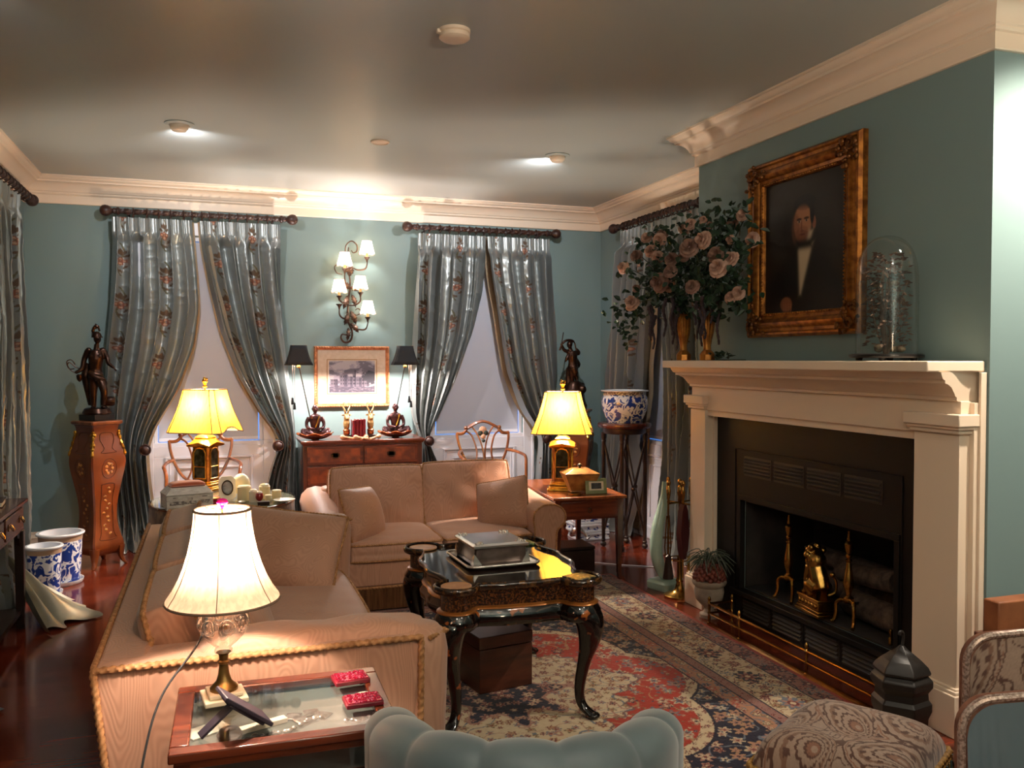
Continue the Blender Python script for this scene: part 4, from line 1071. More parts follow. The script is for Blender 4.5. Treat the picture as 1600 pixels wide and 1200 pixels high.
# dark easel frame seen from behind
t = thing('easel_frame', 'dark purple easel-back photo frame seen edge-on from behind on the display table', 'picture frame', (.055, 2.10, VZ), R(14))
DP = mat('dark_purple_velvet', (40, 32, 46), .5)
b = MB(); b.at((.062, 0, .004), ry=R(-52)); b.box(-.006, .004, -.045, .045, .0, .135); b.box(-.014, -.006, -.034, .034, .014, .115)
b.build('frame_back', DP, t, bevel=.003, seg=3)
b = MB(); b.at((-.095, -.01, .002), ry=R(52)); b.box(-.003, .003, -.017, .017, .0, .105); b.build('easel_strut', DP, t, bevel=.0015)

# ------------------------------------------------------------------ wall sconce (local: x right, -y out of the wall, z up)
SX, SZ = 1.085, 2.08
t = thing('wall_sconce', 'tall wrought-iron leaf sconce with five small lit shades, above the engraving', 'wall light', (SX, YB, SZ))
def P2(px, py, d=.05): return (SX0 + (px - 543) * 7.02 / 1365 * .985, -d, (445 - py) * 7.02 / 1365)
SX0 = 0.0
def S(pts, r, nm='scroll', m=None):
    b = MB(); q = cr([P2(*p) for p in pts], 7); n = len(q)
    b.tube(q, [r * (.6 + .4 * min(1, 3 * min(k, n - 1 - k) / n)) for k in range(n)], 8); return b.build(nm, MT['iron'], t)
S([(547, 372, .03), (545, 400, .03), (549, 430, .035), (546, 460, .035), (545, 490, .03), (552, 512, .035), (549, 526, .04), (539, 529, .045), (533, 522, .05), (535, 516, .05), (541, 517, .05)], .009, 'main_stem')
S([(541, 384, .04), (542, 370, .045), (551, 362, .05), (560, 368, .05), (560, 378, .05), (554, 381, .05), (551, 377, .05)], .006)
S([(536, 417, .04), (527, 415, .045), (523, 407, .05), (526, 402, .05), (531, 403, .05)], .005)
S([(556, 485, .05), (564, 482, .05), (566, 476, .05), (561, 473, .05), (557, 476, .05)], .005)
arms = [  # cup px, shade top px, shade bottom px, arm path, lit
    ((574, 392), (569, 360), (572, 379), [(552, 405, .05), (560, 410, .09), (572, 408, .12), (575, 396, .14)], 12),
    ((537, 412), (537, 378), (539, 400), [(546, 440, .05), (540, 433, .10), (537, 425, .14), (537, 416, .15)], 12),
    ((562, 450), (560, 416), (561, 436), [(546, 468, .05), (555, 468, .12), (562, 462, .16), (562, 453, .17)], 9),
    ((528, 456), (524, 435), (526, 454), [(545, 466, .05), (537, 466, .10), (530, 462, .13), (528, 456, .14)], 9),
    ((575, 490), (574, 458), (575, 478), [(553, 503, .05), (562, 508, .10), (572, 507, .13), (576, 494, .14)], 12)]
for cup, st, sb, path, wt in arms:
    S(path, .007, 'arm')
    d = path[-1][2]; c = P2(cup[0], cup[1], d)
    b = MB(); b.lathe([(.006, -.03), (.010, -.012), (.018, .0), (.026, .012), (.02, .012), (.012, .004)], 16, c); b.build('cup', MT['iron'], t)
    b = MB(); b.lathe([(.011, .0), (.012, .055), (.008, .06)], 12, c); b.build('candle', MT['candle'], t)
    cz = c[2] + .045; rings = []
    for r, z in ((.066, .0), (.060, .02), (.051, .05), (.044, .08), (.040, .105)):
        rings.append([(c[0] + r * cos(2 * PI * j / 40), c[1] + r * sin(2 * PI * j / 40), cz + z - (.011 * abs(sin(3 * 2 * PI * j / 40)) * (1 - z / .105))) for j in range(40)])
    b = MB(); b.loft(rings, caps=False); sh = b.build('lamp_shade', MT['shade_p'], t, smooth=50)
    for r in (rings[0], rings[-1]):
        q = MB(); q.tube(r, .0022, 5, closed=True); q.build('shade_trim', MT['braid'], sh)
    for k in range(6):
        q = MB(); q.tube([r[int(k * 40 / 6)] for r in rings], .0014, 4); q.build('shade_rib', MT['braid'], sh)
    bulb('bulb_glow', (c[0], c[1], c[2] + .088), wt * .165, (1, .93, .86), .012, t)
# the unlit empty cup
S([(545, 487, .05), (536, 490, .10), (529, 485, .13), (528, 474, .14)], .007, 'arm')
c = P2(528, 470, .14); b = MB(); b.lathe([(.006, -.03), (.010, -.012), (.018, .0), (.03, .014), (.02, .012), (.012, .004)], 16, c); b.build('cup', MT['iron'], t)
def leaf(px, py, ang, l, w, d=.05):
    c = Vector(P2(px, py, d)); b = MB(); a = R(ang)
    def f(u, v):
        s = u * l; ww = w * sin(PI * min(1, u * .94 + .06)) ** .8 * (.75 + .5 * abs(sin(u * 14))) * (2 * v - 1)
        x = s * cos(a) - ww * sin(a); z = s * sin(a) + ww * cos(a)
        return (c.x + x, c.y - .04 * sin(PI * u * .9) + .012 * abs(2 * v - 1), c.z + z)
    b.grid(f, 26, 7); o = b.build('leaf', MT['iron'], t, smooth=70)
    q = o.modifiers.new('s', 'SOLIDIFY'); q.thickness = .003
for a in ((547, 420, 75, .10, .028), (548, 418, 105, .11, .03), (544, 437, 200, .09, .02), (548, 438, -20, .09, .022), (545, 452, 250, .13, .026), (552, 450, 285, .12, .024), (546, 480, 250, .12, .026), (550, 478, 290, .12, .026), (546, 505, 262, .12, .022), (550, 498, 310, .10, .024), (549, 440, 150, .09, .03)):
    leaf(a[0], a[1], a[2], a[3] * .95, a[4] * .8)

# ------------------------------------------------------------------ unseen uplighter added behind the viewpoint as fill for the ceiling
t = thing('fill_uplighter', 'unseen brass uplighter added behind the viewpoint to brighten the ceiling', 'fill lamp', (1.2, -1.2, 0))
MB().lathe([(.15, 0), (.15, .015), (.05, .03), (.014, .05), (.012, 1.56), (.03, 1.58)], 28).build('base_and_pole', MT['brass'], t)
MB().lathe([(.03, 1.56), (.10, 1.59), (.16, 1.65), (.19, 1.72)], 36, caps=False).build('bowl', shade_mat('frosted_bowl', (240, 226, 208), .6), t, smooth=60)
bulb('bulb_glow', (0, 0, 1.69), 210, (1, .86, .70), .05, t)
# ------------------------------------------------------------------ chest of drawers
CH = (.655, 1.64, 7.0, 7.50)
t = thing('chest_of_drawers', 'walnut chest of drawers with dark brass handles, between the two back windows', 'chest of drawers', ((CH[0] + CH[1]) / 2, (CH[2] + CH[3]) / 2, 0))
hw, hd = .478, .24
b = MB(); b.box(-hw, hw, -hd + .012, hd, .13, .825); b.build('carcase', MT['mahog'], t, bevel=.004)
b = MB(); b.box(-hw - .018, hw + .018, -hd - .02, hd, .835, .858); b.box(-hw - .008, hw + .008, -hd - .008, hd, .823, .836); b.build('top', MT['mahog_h'], t, bevel=.006, seg=3)
MB().box(-hw - .012, hw + .012, -hd - .004, hd, .115, .145).build('base_moulding', MT['mahog'], t, bevel=.006)
for sx in (-1, 1):
    for y in (-hd + .05, hd - .06):
        q = MB(); q.prism([(sx * (hw + .012), .115), (sx * (hw - .11), .115), (sx * (hw - .08), .07), (sx * (hw - .05), 0), (sx * (hw + .012), 0)], y - .05, y + .03, 'y'); q.build('bracket_foot', MT['mahog'], t)
def handle(par, x, z, y):
    q = MB(); q.box(x - .034, x + .034, y - .002, y + .002, z - .012, z + .016); q.box(x - .022, x + .022, y - .002, y + .002, z - .024, z + .024); q.ball((x - .024, y - .006, z + .006), .007, 8, 5); q.ball((x + .024, y - .006, z + .006), .007, 8, 5)
    q.tube(cr([(x - .024, y - .012, z + .006), (x - .022, y - .017, z - .012), (x, y - .018, z - .018), (x + .022, y - .017, z - .012), (x + .024, y - .012, z + .006)], 4), .003, 6)
    q.build('handle', MT['darkbrass'], par)
MT['darkbrass'] = mat('dark_brass', (64, 46, 30), .4, .7)
rows = [(.665, .812, 2), (.50, .652, 1), (.325, .487, 1), (.155, .312, 1)]
for z0, z1, n in rows:
    for k in range(n):
        x0 = -hw + .03 + k * (2 * hw - .06) / n; x1 = x0 + (2 * hw - .06) / n - (.01 if n == 2 else 0)
        d = MB().box(x0, x1, -hd - .002, -hd + .02, z0, z1).build('drawer', MT['mahog_h'], t, bevel=.004)
        MB().box(x0 + .022, x1 - .022, -hd - .004, -hd, z0 + .022, z1 - .022).build('burr_panel', MT['burl'], d)
        for hx in ((x0 + x1) / 2,) if n == 2 else (-.245, .245): handle(d, hx, (z0 + z1) / 2, -hd - .004)
        if n == 1:
            q = MB(); q.at((0, -hd - .004, (z0 + z1) / 2 + .02), rx=PI / 2); q.lathe([(.012, 0), (.012, .003), (.006, .004)], 10); q.build('escutcheon', MT['darkbrass'], d)

# ------------------------------------------------------------------ seated figure lamps (monkish seated figure holding a pole with a black shade)
def sit_lamp(label, loc, mir, lean):
    t = thing('figure_lamp', label, 'table lamp', loc, 0, 'black-shaded figure lamps')
    # leaf dish
    b = MB()
    def dish(u, v):
        a = 2 * PI * u; r = .030 + .105 * v; rip = 1 + .07 * sin(7 * a) * v
        return (r * rip * cos(a) * 1.05, r * rip * sin(a) * .72, .003 + .045 * v ** 1.6 + .008 * sin(7 * a + 1) * v)
    b.grid(dish, 64, 10, cu=True); b.lathe([(.03, .0), (.034, .004), (.0, .005)], 20)
    o = b.build('leaf_dish', MT['copperleaf'], t, smooth=60); q = o.modifiers.new('s', 'SOLIDIFY'); q.thickness = .005
    # body, one continuous surface
    m = mir; z0 = .02
    b = MB()
    b.lathe([(.03, 0), (.042, .02), (.038, .05), (.034, .08), (.042, .12), (.05, .15), (.045, .172), (.02, .185)], 16, (0, .01, z0 + .0), sy=.72)
    b.tube([(0, .01, z0 + .175), (0, .008, z0 + .20)], [.016, .014], 10)
    b.ball((0, .004, z0 + .228), (.024, .027, .033), 14, 10); b.ball((m * .0, -.022, z0 + .222), (.006, .008, .009), 8, 6)
    for s in (-1, 1):
        b.tube(cr([(s * .048, .01, z0 + .16), (s * .066, .005, z0 + .12), (s * .064, -.01, z0 + .085), (s * .04, -.036, z0 + .072), (s * .008, -.046, z0 + .068)], 5), [.016] * 6 + [.014] * 6 + [.011] * 6 + [.009] * 3, 8)
        b.tube(cr([(s * .022, .0, z0 + .02), (s * .06, -.02, z0 + .036), (s * .098, -.03, z0 + .052), (s * .088, -.05, z0 + .028), (s * .04, -.066, z0 + .012), (s * -.02, -.066, z0 + .010)], 5), [.028] * 6 + [.026] * 5 + [.02] * 5 + [.014] * 5 + [.010] * 5, 8)
        b.ball((s * .024, .004, z0 + .227), (.005, .008, .010), 6, 5)
    b.remesh('figure_body', MT['skinbronze'], t, .0036, 2)
    q = MB(); q.tube(cr([(m * .03, -.02, z0 + .17), (m * .012, -.042, z0 + .12), (-m * .005, -.052, z0 + .08)], 5), .005, 6); q.build('gilt_sash', MT['gold'], t)
    # pole leaning outwards, with shade
    tx = lean
    q = MB(); q.tube([(m * -.018, .02, z0 + .06), (tx, .02, .60)], .0042, 8); q.build('pole', MT['darkbrass'], t)
    q = MB(); q.lathe([(.012, .575), (.016, .585), (.010, .60), (.008, .612)], 12, (tx, .02, 0)); q.build('socket', MT['gold'], t)
    rings = []
    for w, d, z in ((.108, .078, .598), (.094, .068, .63), (.080, .058, .67), (.068, .05, .715), (.062, .046, .755)):
        P = cutsq(w, d, .012); ring = []
        for k in range(8):
            (x0, y0), (x1, y1) = P[k], P[(k + 1) % 8]
            for f in range(4): ring.append((tx + x0 + (x1 - x0) * f / 4, .02 + y0 + (y1 - y0) * f / 4, z))
        rings.append(ring)
    q = MB(); q.loft(rings, caps=False); o = q.build('lamp_shade', MT['black'], t, smooth=25); sd = o.modifiers.new('s', 'SOLIDIFY'); sd.thickness = .002
    q = MB()
    for k in (0, 8, 16, 24): q.tube([rings[-1][k], (tx, .02, .75)], .0018, 5)
    q.build('spider', MT['gold'], t)
    # cords with tassels
    for k, (dx, ln) in enumerate(((-.05 if lean < 0 else .03, .26), (-.035 if lean < 0 else .045, .30))):
        q = MB(); q.tube([(tx + dx, .0, .62), (tx + dx, .0, .60 - ln)], .002, 5); o = q.build('pull_cord', MT['braid'], t)
        q = MB(); q.lathe([(.004, .0), (.009, -.008), (.007, -.016), (.010, -.022), (.012, -.055), (.004, -.056)], 12, (tx + dx, .0, .60 - ln)); q.build('tassel', MT['black'], o)
    bulb('bulb_glow', (tx, .02, .632), 40, (1, .86, .80), .02, t)
MT['copperleaf'] = mat('copper_leaf_dish', (190, 112, 66), .3, .7, c2=(150, 76, 40), nscale=14)
sit_lamp('black-shaded seated-figure lamp at the left end of the chest of drawers', (.775, 7.12, .859), 1, -.125)
sit_lamp('black-shaded seated-figure lamp at the right end of the chest of drawers', (1.43, 7.14, .859), 1, .085)

# ------------------------------------------------------------------ bookends, books, carved pipes
MT['antelope'] = mat('gilded_antelope', (184, 150, 96), .4, .4, c2=(140, 104, 60), nscale=24)
def bookend(x, label):
    t = thing('antelope_bookend', label, 'bookend', (x, 7.16, .859), 0, 'antelope head bookends')
    MB().box(-.034, .034, -.045, .045, 0, .028).build('foot', MT['dark'], t, bevel=.003)
    b = MB(); b.lathe([(.022, .028), (.028, .04), (.026, .06), (.030, .066), (.022, .075)], 18); b.build('collar', MT['copperleaf'], t)
    b = MB(); b.lathe([(.022, .07), (.032, .10), (.034, .125), (.026, .15), (.02, .165)], 14, (0, .004, 0), sx=.8)
    b.tube(cr([(0, .0, .15), (0, -.01, .18), (0, -.03, .175), (0, -.05, .155)], 4), [.024, .024, .024, .024, .022, .021, .02, .018, .016, .014, .013, .012, .011], 10)
    b.ball((0, -.01, .185), (.02, .024, .02)); b.remesh('head', MT['antelope'], t, .004, 2)
    for s in (-1, 1):
        q = MB(); q.tube(cr([(s * .010, .0, .20), (s * .014, -.004, .225), (s * .024, .004, .25), (s * .030, .012, .27), (s * .02, .016, .29), (s * .008, .01, .285)], 5), [.008 - .00025 * k for k in range(26)], 7); q.build('horn', MT['antelope'], t)
        q = MB(); q.ball((s * .026, .0, .19), (.014, .005, .007), 8, 5); q.build('ear', MT['antelope'], t)
bookend(1.03, 'gilded antelope bookend left of the red books on the chest'); bookend(1.225, 'gilded antelope bookend right of the red books on the chest')
for k, (x, h) in enumerate(((1.083, .150), (1.110, .156), (1.137, .154), (1.163, .156))):
    lb = ('red book beside the left antelope bookend', 'red book second from the left between the bookends', 'red book third from the left between the bookends', 'red book beside the right antelope bookend')[k]
    t = thing('red_book', lb, 'book', (x, 7.15, .859), 0, 'red books between the bookends')
    b = MB(); b.box(-.0125, -.0105, -.05, .06, 0, h).box(.0105, .0125, -.05, .06, 0, h)
    b.loft([[(.0125 * sin(a), -.05 - .006 * cos(a), z) for a in [-PI / 2 + PI * j / 8 for j in range(9)]] + [(.0105, -.046, z), (-.0105, -.046, z)] for z in (0, h)])
    for z in (.03, .075, .12): b.box(-.0118, .0118, -.0572, -.05, z, z + .003)
    b.build('cover', MT['redcloth'] if 'redcloth' in MT else MT['red'], t, smooth=40)
    MB().box(-.0104, .0104, -.045, .055, .003, h - .004).build('pages', MT['paper'], t)
MT['antelope_l'] = mat('pale_pipe_bone', (222, 176, 134), .4, c2=(184, 124, 84), nscale=20)
for k, (x, y, rz, l, lb) in enumerate(((.985, 7.06, -.30, .16, 'leftmost bulb-ended carved pipe lying on the chest'), (1.085, 7.02, -.38, .10, 'carved pipe lying in front of the red books, left one'), (1.165, 7.03, -2.2, .08, 'short carved pipe lying in front of the right bookend'), (1.275, 7.07, 3.95, .13, 'rightmost bulb-ended carved pipe lying on the chest'))):
    b = MB(); b.at((x, y, .859 + .02), ry=PI / 2, rz=0); b.M = Matrix.Translation((x, y, .878)) @ Matrix.Rotation(rz, 4, 'Z') @ Matrix.Rotation(R(96), 4, 'Y')
    b.lathe([(.004, -.022), (.014, -.018), (.019, -.006), (.017, .008), (.010, .02), (.008, .05), (.010, .054), (.008, .058), (.0075, l - .02), (.011, l - .012), (.009, l)], 16)
    tag(b.build('carved_pipe', MT['antelope_l'], None), lb, 'pipe', 'carved bone pipes')
# ------------------------------------------------------------------ framed engraving
t = thing('framed_engraving', 'gilt-framed engraving of a castle above the chest of drawers', 'picture', (1.132, YB - .002, 1.355))
def frame_ring(b, w, h, prof, y0=0):
    """mitred frame: prof = (inset from outer edge, -y height)"""
    rings = []
    for a, d in prof: rings.append([(-w / 2 + a, -d + y0, -h / 2 + a), (w / 2 - a, -d + y0, -h / 2 + a), (w / 2 - a, -d + y0, h / 2 - a), (-w / 2 + a, -d + y0, h / 2 - a)])
    b.loft(rings, caps=False)
b = MB(); frame_ring(b, .64, .52, [(0, 0), (0, .018), (.006, .028), (.014, .030), (.022, .024), (.026, .02), (.03, .018), (.032, .008)]); fr_ = b.build('frame', MT['rosegilt'], t, smooth=20)
b = MB()
for (xa, za), (xb, zb) in (((-.31, -.25), (.31, -.25)), ((-.31, .25), (.31, .25)), ((-.31, -.25), (-.31, .25)), ((.31, -.25), (.31, .25))): rope(b, [(xa, -.028, za), (xb, -.028, zb)], .009)
b.build('twisted_moulding', MT['rosegilt'], fr_)
MB().box(-.29, .29, -.012, -.004, -.23, .23).build('mat_board', mat('beige_mat', (214, 190, 166), .9, c2=(204, 178, 152), nscale=40), t, smooth=0)
b = MB(); frame_ring(b, .43, .30, [(0, .0125), (.004, .0135), (.008, .0125)]); b.build('mat_line', mat('gilt_line', (170, 130, 90), .5, .3), t)
def engraving():
    nx, nz = 220, 150; x = np.linspace(-1, 1, nx)[:, None] + np.zeros((1, nz)); z = np.linspace(-1, 1, nz)[None, :] + np.zeros((nx, 1))
    c = np.empty((nx, nz, 3)); sky = srgb((150, 140, 150)); dk = srgb((74, 66, 78)); md = srgb((108, 98, 108)); lt = srgb((176, 164, 166))
    n = fbm(x * 2 + 5, z * 3 + 5, 3, 4); c[:] = sky; c[n > .5] = lt; c[n < .38] = md
    def rect(x0, x1, z0, z1, k): c[(x > x0) & (x < x1) & (z > z0) & (z < z1)] = k
    g = z < -.62 + .05 * np.sin(x * 7); c[g] = dk; c[g & (fbm(x * 9, z * 20, 9, 2) > .5)] = md
    for x0, x1, h in ((-.95, -.62, -.18), (-.55, -.2, .12), (-.2, .02, .0), (.02, .16, .42), (.16, .42, -.05), (.42, .52, .18), (.52, .75, -.22)):
        rect(x0, x1, -.65, h, md); rect(x0 + (x1 - x0) * .55, x1, -.65, h, dk)
        for k in range(12):
            xx = x0 + (x1 - x0) * k / 12
            if k % 2 == 0: rect(xx, xx + (x1 - x0) / 12, h, h + .05, md)
        for r_ in range(3):
            for k in range(3):
                xx = x0 + (x1 - x0) * (k + .6) / 3.6; zz = -.5 + r_ * .22
                if zz + .1 < h: rect(xx, xx + .035, zz, zz + .11, srgb((50, 44, 56)))
    tr = np.hypot((x - .82) * 1.1, z + .05) < .42 * (.7 + .5 * vn(x * 14, z * 14, 4)); c[tr] = srgb((62, 58, 66))
    V = np.stack([x * .195, -.0128 + 0 * x, z * .135], -1)
    npgrid('print', V, c, mat('engraving_print', (150, 140, 150), .7, attr=True), t, smooth=False)
engraving()
MB().box(-.288, .288, -.0152, -.0142, -.228, .228).build('glazing', MT['pane'], t, smooth=0)

# ------------------------------------------------------------------ shield-back armchairs
def arm_chair(label, loc, rz):
    t = thing('shield_back_chair', label, 'chair', loc, rz, 'shield-back armchairs')
    W_ = MT['satin']
    def lean(z): return .21 + (z - .45) * .22
    def T(pts, r, nm, n=6, sub=6):
        b = MB(); q = cr([(x, lean(z) + o, z) for x, z, o in [(p + (0,))[:3] for p in pts]], sub)
        rr = r if not isinstance(r, tuple) else r
        b.tube(q, [rr] * len(q), n, up=(0, 1, 0)); return b.build(nm, W_, t, smooth=50)
    # shield outline
    sh = [(-.235, .865), (-.205, .862), (-.175, .868), (-.155, .885), (-.145, .90), (-.15, .915), (-.135, .912), (-.10, .93), (-.05, .955), (0, .965), (.05, .955), (.10, .93), (.135, .912), (.15, .915), (.145, .90), (.155, .885), (.175, .868), (.205, .862), (.235, .865)]
    T(sh, (.013, .015), 'crest_rail')
    for s in (-1, 1):
        b = MB(); b.ball((s * .15, lean(.912), .912), .018, 10, 8); b.build('crest_ear', W_, t)
        T([(s * .232, .87), (s * .225, .80), (s * .20, .71), (s * .155, .62), (s * .10, .565), (s * .03, .545)], (.012, .016), 'shield_side')
        T([(s * .15, .885), (s * .105, .85), (s * .075, .77), (s * .065, .70), (s * .075, .63), (s * .10, .575)], (.008, .012), 'splat_hoop')
        T([(s * .10, .925), (s * .06, .87), (s * .025, .79), (s * .008, .70), (s * .004, .60), (0, .55)], (.007, .011), 'splat_bar')
    for k, (x, z, r, m_) in enumerate(((0, .89, .034, 'peachpaint'), (-.025, .865, .022, 'darkpaint'), (.025, .865, .022, 'darkpaint'), (0, .835, .022, 'peachpaint'), (0, .80, .015, 'darkpaint'))):
        b = MB(); b.at((x, lean(z) - .002, z), rx=PI / 2); b.lathe([(r * (1), -.006), (r, .006), (r * .6, .011), (.002, .012)], 12); b.build('painted_flower', MT[m_], t)
    for s in (-1, 1):
        b = MB(); b.tube([(s * .10, lean(.55), .56), (s * .15, .235, .47), (s * .19, .27, .25), (s * .195, .30, .0)], [.018, .02, .017, .013], 6); b.build('leg', W_, t)
        b = MB(); b.loft([[(s * .235 + a * w, -.20 + c * w, z) for a, c in ((-1, -1), (1, -1), (1, 1), (-1, 1))] for z, w in ((0, .010), (.05, .014), (.40, .021))]); b.build('leg', W_, t)
        q = cr([(s * .205, lean(.72), .72), (s * .25, .16, .715), (s * .275, .02, .70), (s * .268, -.06, .685), (s * .258, -.10, .64), (s * .258, -.10, .54), (s * .245, -.12, .44)], 6)
        b = MB(); b.tube(q, .013, 8); b.build('arm', W_, t)
    b = MB(); b.prism([(-.245, -.225), (.245, -.225), (.20, .225), (-.20, .225)], .385, .43); b.build('seat_rail', W_, t, bevel=.004)
    b = MB(); b.at((0, -.005, .44)); cushion(b, .46, .42, .06, p=8, q=.3, crown=.02); weld(b.build('seat', MT['chairsilk'], t, smooth=70))
MT['peachpaint'] = mat('peach_paint', (214, 160, 128), .5); MT['darkpaint'] = mat('dark_leaf_paint', (52, 58, 50), .5)
MT['chairsilk'] = mat('pale_chair_seat', (196, 184, 168), .6)
arm_chair('shield-back armchair in front of the left back window, behind the yellow lamp', (-.075, 6.98, 0), R(3))
arm_chair('shield-back armchair in front of the right back window, behind the loveseat', (2.205, 6.92, 0), R(-1))
# ------------------------------------------------------------------ round curio table with cloth and glass top
RTX, RTY, RTZ = .06, 5.935, .600
t = thing('round_table', 'round curio table under a brown patterned cloth, beside the left back window', 'table', (RTX, RTY, 0))
MB().lathe([(.44, .578), (.45, .582), (.45, .590), (.44, .592)], 48).build('table_top', MT['mahog_h'], t)
MB().lathe([(.20, 0), (.20, .03), (.05, .06), (.04, .30), (.05, .55), (.2, .58)], 24).build('pedestal_base', MT['mahog'], t)
MT['chenille'] = mat('brown_chenille', (96, 66, 48), .85, c2=(146, 110, 80), nscale=26, detail=6, stretch=(1, 1, .6), contrast=(.4, .62), sheen=.3)
o = None
def cloth(u, v):
    a = 2 * PI * u
    if v < .12: r, z = .452 * v / .12, .5935
    else:
        f = (v - .12) / .88; k = min(1, f * 3.5)
        r = .446 + .008 * k + .005 * f + (.006 + .016 * f) * sin(11 * a + 1.3 * sin(2 * a)) * k; z = .5935 - .012 * (1 - (1 - min(1, f * 8)) ** 2) - .575 * f
    return (RTX + r * cos(a), RTY + r * sin(a), z)
tag(MB().grid(cloth, 150, 44, cu=True).build('tablecloth', MT['chenille'], None, smooth=80), 'brown patterned floor-length cloth on the round curio table', 'tablecloth')
tag(MB().lathe([(.0, .5955), (.448, .5955), (.450, .597), (.450, .6), (.448, .6015), (.0, .6015)], 64, (RTX, RTY, 0)).build('table_glass', thin_glass('green_glass', (.9, .97, .93)), None, smooth=30), 'round glass sheet on the brown cloth of the curio table', 'glass top')
Z = .602
def curio(name, label, cat, x, y, rz=0, group=None): return thing(name, label, cat, (x, y, Z), rz, group)
t = curio('bone_box', 'stepped white bone box with an orange velvet cushion lid', 'box', -.155, 5.66, R(14))
MT['bone'] = mat('bone_panels', (232, 226, 216), .5, c2=(206, 196, 184), nscale=30, stretch=(1, 1, 3))
MB().box(-.135, .135, -.09, .09, .012, .085).build('body', MT['bone'], t, bevel=.003)
for sx in (-1, 1):
    for sy in (-1, 1): MB().box(sx * .12 - .014, sx * .12 + .014, sy * .075 - .014, sy * .075 + .014, 0, .012).build('foot', MT['bone'], t)
b = MB(); b.box(-.118, .118, -.0915, -.09, .03, .052); b.box(-.015, .015, -.0925, -.09, .055, .072); b.box(-.1, -.07, -.0925, -.09, .07, .076); b.box(.07, .1, -.0925, -.09, .07, .076); b.build('ebony_inlay', mat('grey_inlay', (120, 112, 108), .5, c2=(200, 190, 178), nscale=70, contrast=(.45, .55)), t)
b = MB(); b.loft([[(x, y, z) for x, y in ((-w, -d), (w, -d), (w, d), (-w, d))] for w, d, z in ((.137, .092, .087), (.137, .092, .092), (.11, .07, .122), (.105, .066, .13))]); b.build('sloping_lid', MT['bone'], t, smooth=0)
b = MB(); b.at((0, 0, .136)); cushion(b, .205, .128, .05, p=4, q=.4); weld(b.build('velvet_cushion', mat('orange_velvet', (190, 88, 44), .8, sheen=.6), t, smooth=80))
t = curio('red_round_box', 'round red lacquer box in front of the yellow-shaded lamp', 'box', -.02, 5.70)
MB().lathe([(.045, 0), (.058, .008), (.062, .022), (.058, .03)], 28).build('body', MT['redlac'] if 'redlac' in MT else mat('red_lacquer', (140, 28, 26), .3, coat=.4), t)
MB().lathe([(.058, .031), (.063, .036), (.058, .046), (.035, .052), (.02, .049), (.0, .049)], 28).build('lid', bpy.data.materials['red_lacquer'], t)
t = curio('oval_portrait_frame', 'white octagonal frame with an oval grey portrait', 'picture frame', .085, 5.86, R(10))
b = MB(); b.at((0, 0, .0), rx=R(-12)); P = [(-.032, 0), (.032, 0), (.052, .02), (.052, .13), (.032, .152), (-.032, .152), (-.052, .13), (-.052, .02)]
b.prism(P, -.006, .006, 'y'); b.box(-.012, .012, .006, .010, .0, .10); b.build('frame', MT['ivory'], t, bevel=.002)
b = MB(); b.at((0, 0, 0), rx=R(-12)); b.M = b.M @ Matrix.Translation((0, -.007, .078)) @ Matrix.Rotation(PI / 2, 4, 'X'); b.lathe([(.040, -.0005), (.042, .003), (.037, .005), (.034, .002)], 32, sx=.88, sy=1.16); b.build('oval_rim', MT['darkbrass'], t)
b = MB(); b.at((0, 0, 0), rx=R(-12)); b.M = b.M @ Matrix.Translation((0, -.0075, .078)) @ Matrix.Rotation(PI / 2, 4, 'X'); b.lathe([(.0, .0016), (.035, .0016)], 32, sx=.88, sy=1.16, caps=False); b.build('portrait', mat('grey_portrait', (150, 148, 142), .5, c2=(90, 90, 90), nscale=24), t)
t = curio('ostrich_egg', 'large cream ostrich egg standing behind the ivory jars', 'egg', .172, 6.01)
MB().lathe([(.02, 0), (.026, .004), (.022, .012)], 20).build('ring_stand', MT['ivory'], t)
MB().lathe([(.058 * sin(PI * k / 20) * (1 - .10 * (k / 20 - .5)), .008 + .070 * (1 - cos(PI * k / 20))) for k in range(21)], 28).build('shell', MT['cream'], t, smooth=80)
def jar(x, y, r, h, label, dome=0, m='cream'):
    t = curio('ivory_jar', label, 'jar', x, y, 0, 'turned ivory jars')
    MB().lathe([(r * .96, 0), (r, .004), (r, h * .8), (r * .97, h * .81)], 28).build('body', MT[m], t, smooth=30)
    MB().lathe([(r * 1.03, h * .815), (r * 1.05, h * .83), (r * 1.04, h * .93), (r * .95, h * .96)] + ([(r * .8, h + dome * .6), (r * .3, h + dome), (.002, h + dome)] if dome else [(r * .9, h), (.0, h)]), 28).build('lid', MT[m], t, smooth=30)
jar(.185, 5.81, .042, .095, 'largest straight-sided cream jar, in front of the ostrich egg')
jar(.238, 5.735, .026, .07, 'white domed jar between the big cream jar and the red egg', .012, 'ivory')
jar(.312, 5.85, .034, .085, 'domed cream jar behind the red egg', .012)
jar(.328, 5.735, .020, .040, 'smallest cream jar on the curio table')
jar(.385, 5.81, .029, .058, 'flat-lidded cream jar nearest the chest of drawers')
t = curio('red_egg', 'small dark red egg with a pale cap on a stand', 'egg', .272, 5.68)
MB().lathe([(.014, 0), (.018, .004), (.010, .012)], 16).build('stand', MT['dark'], t)
MB().lathe([(.024 * sin(PI * k / 16) * (1 - .1 * (k / 16 - .5)), .010 + .032 * (1 - cos(PI * k / 16))) for k in range(17)], 22).build('shell', bpy.data.materials['red_lacquer'], t, smooth=80)
MB().lathe([(.018, .063), (.013, .071), (.002, .0755)], 18).build('cap', MT['ivory'], t, smooth=80)
tag(MB().lathe([(.03, 0), (.06, .006), (.068, .012), (.060, .010), (.03, .004), (0, .004)], 32, (.425, 5.70, Z)).build('ivory_dish', MT['ivory'], None), 'shallow pale dish at the right edge of the curio table', 'dish')
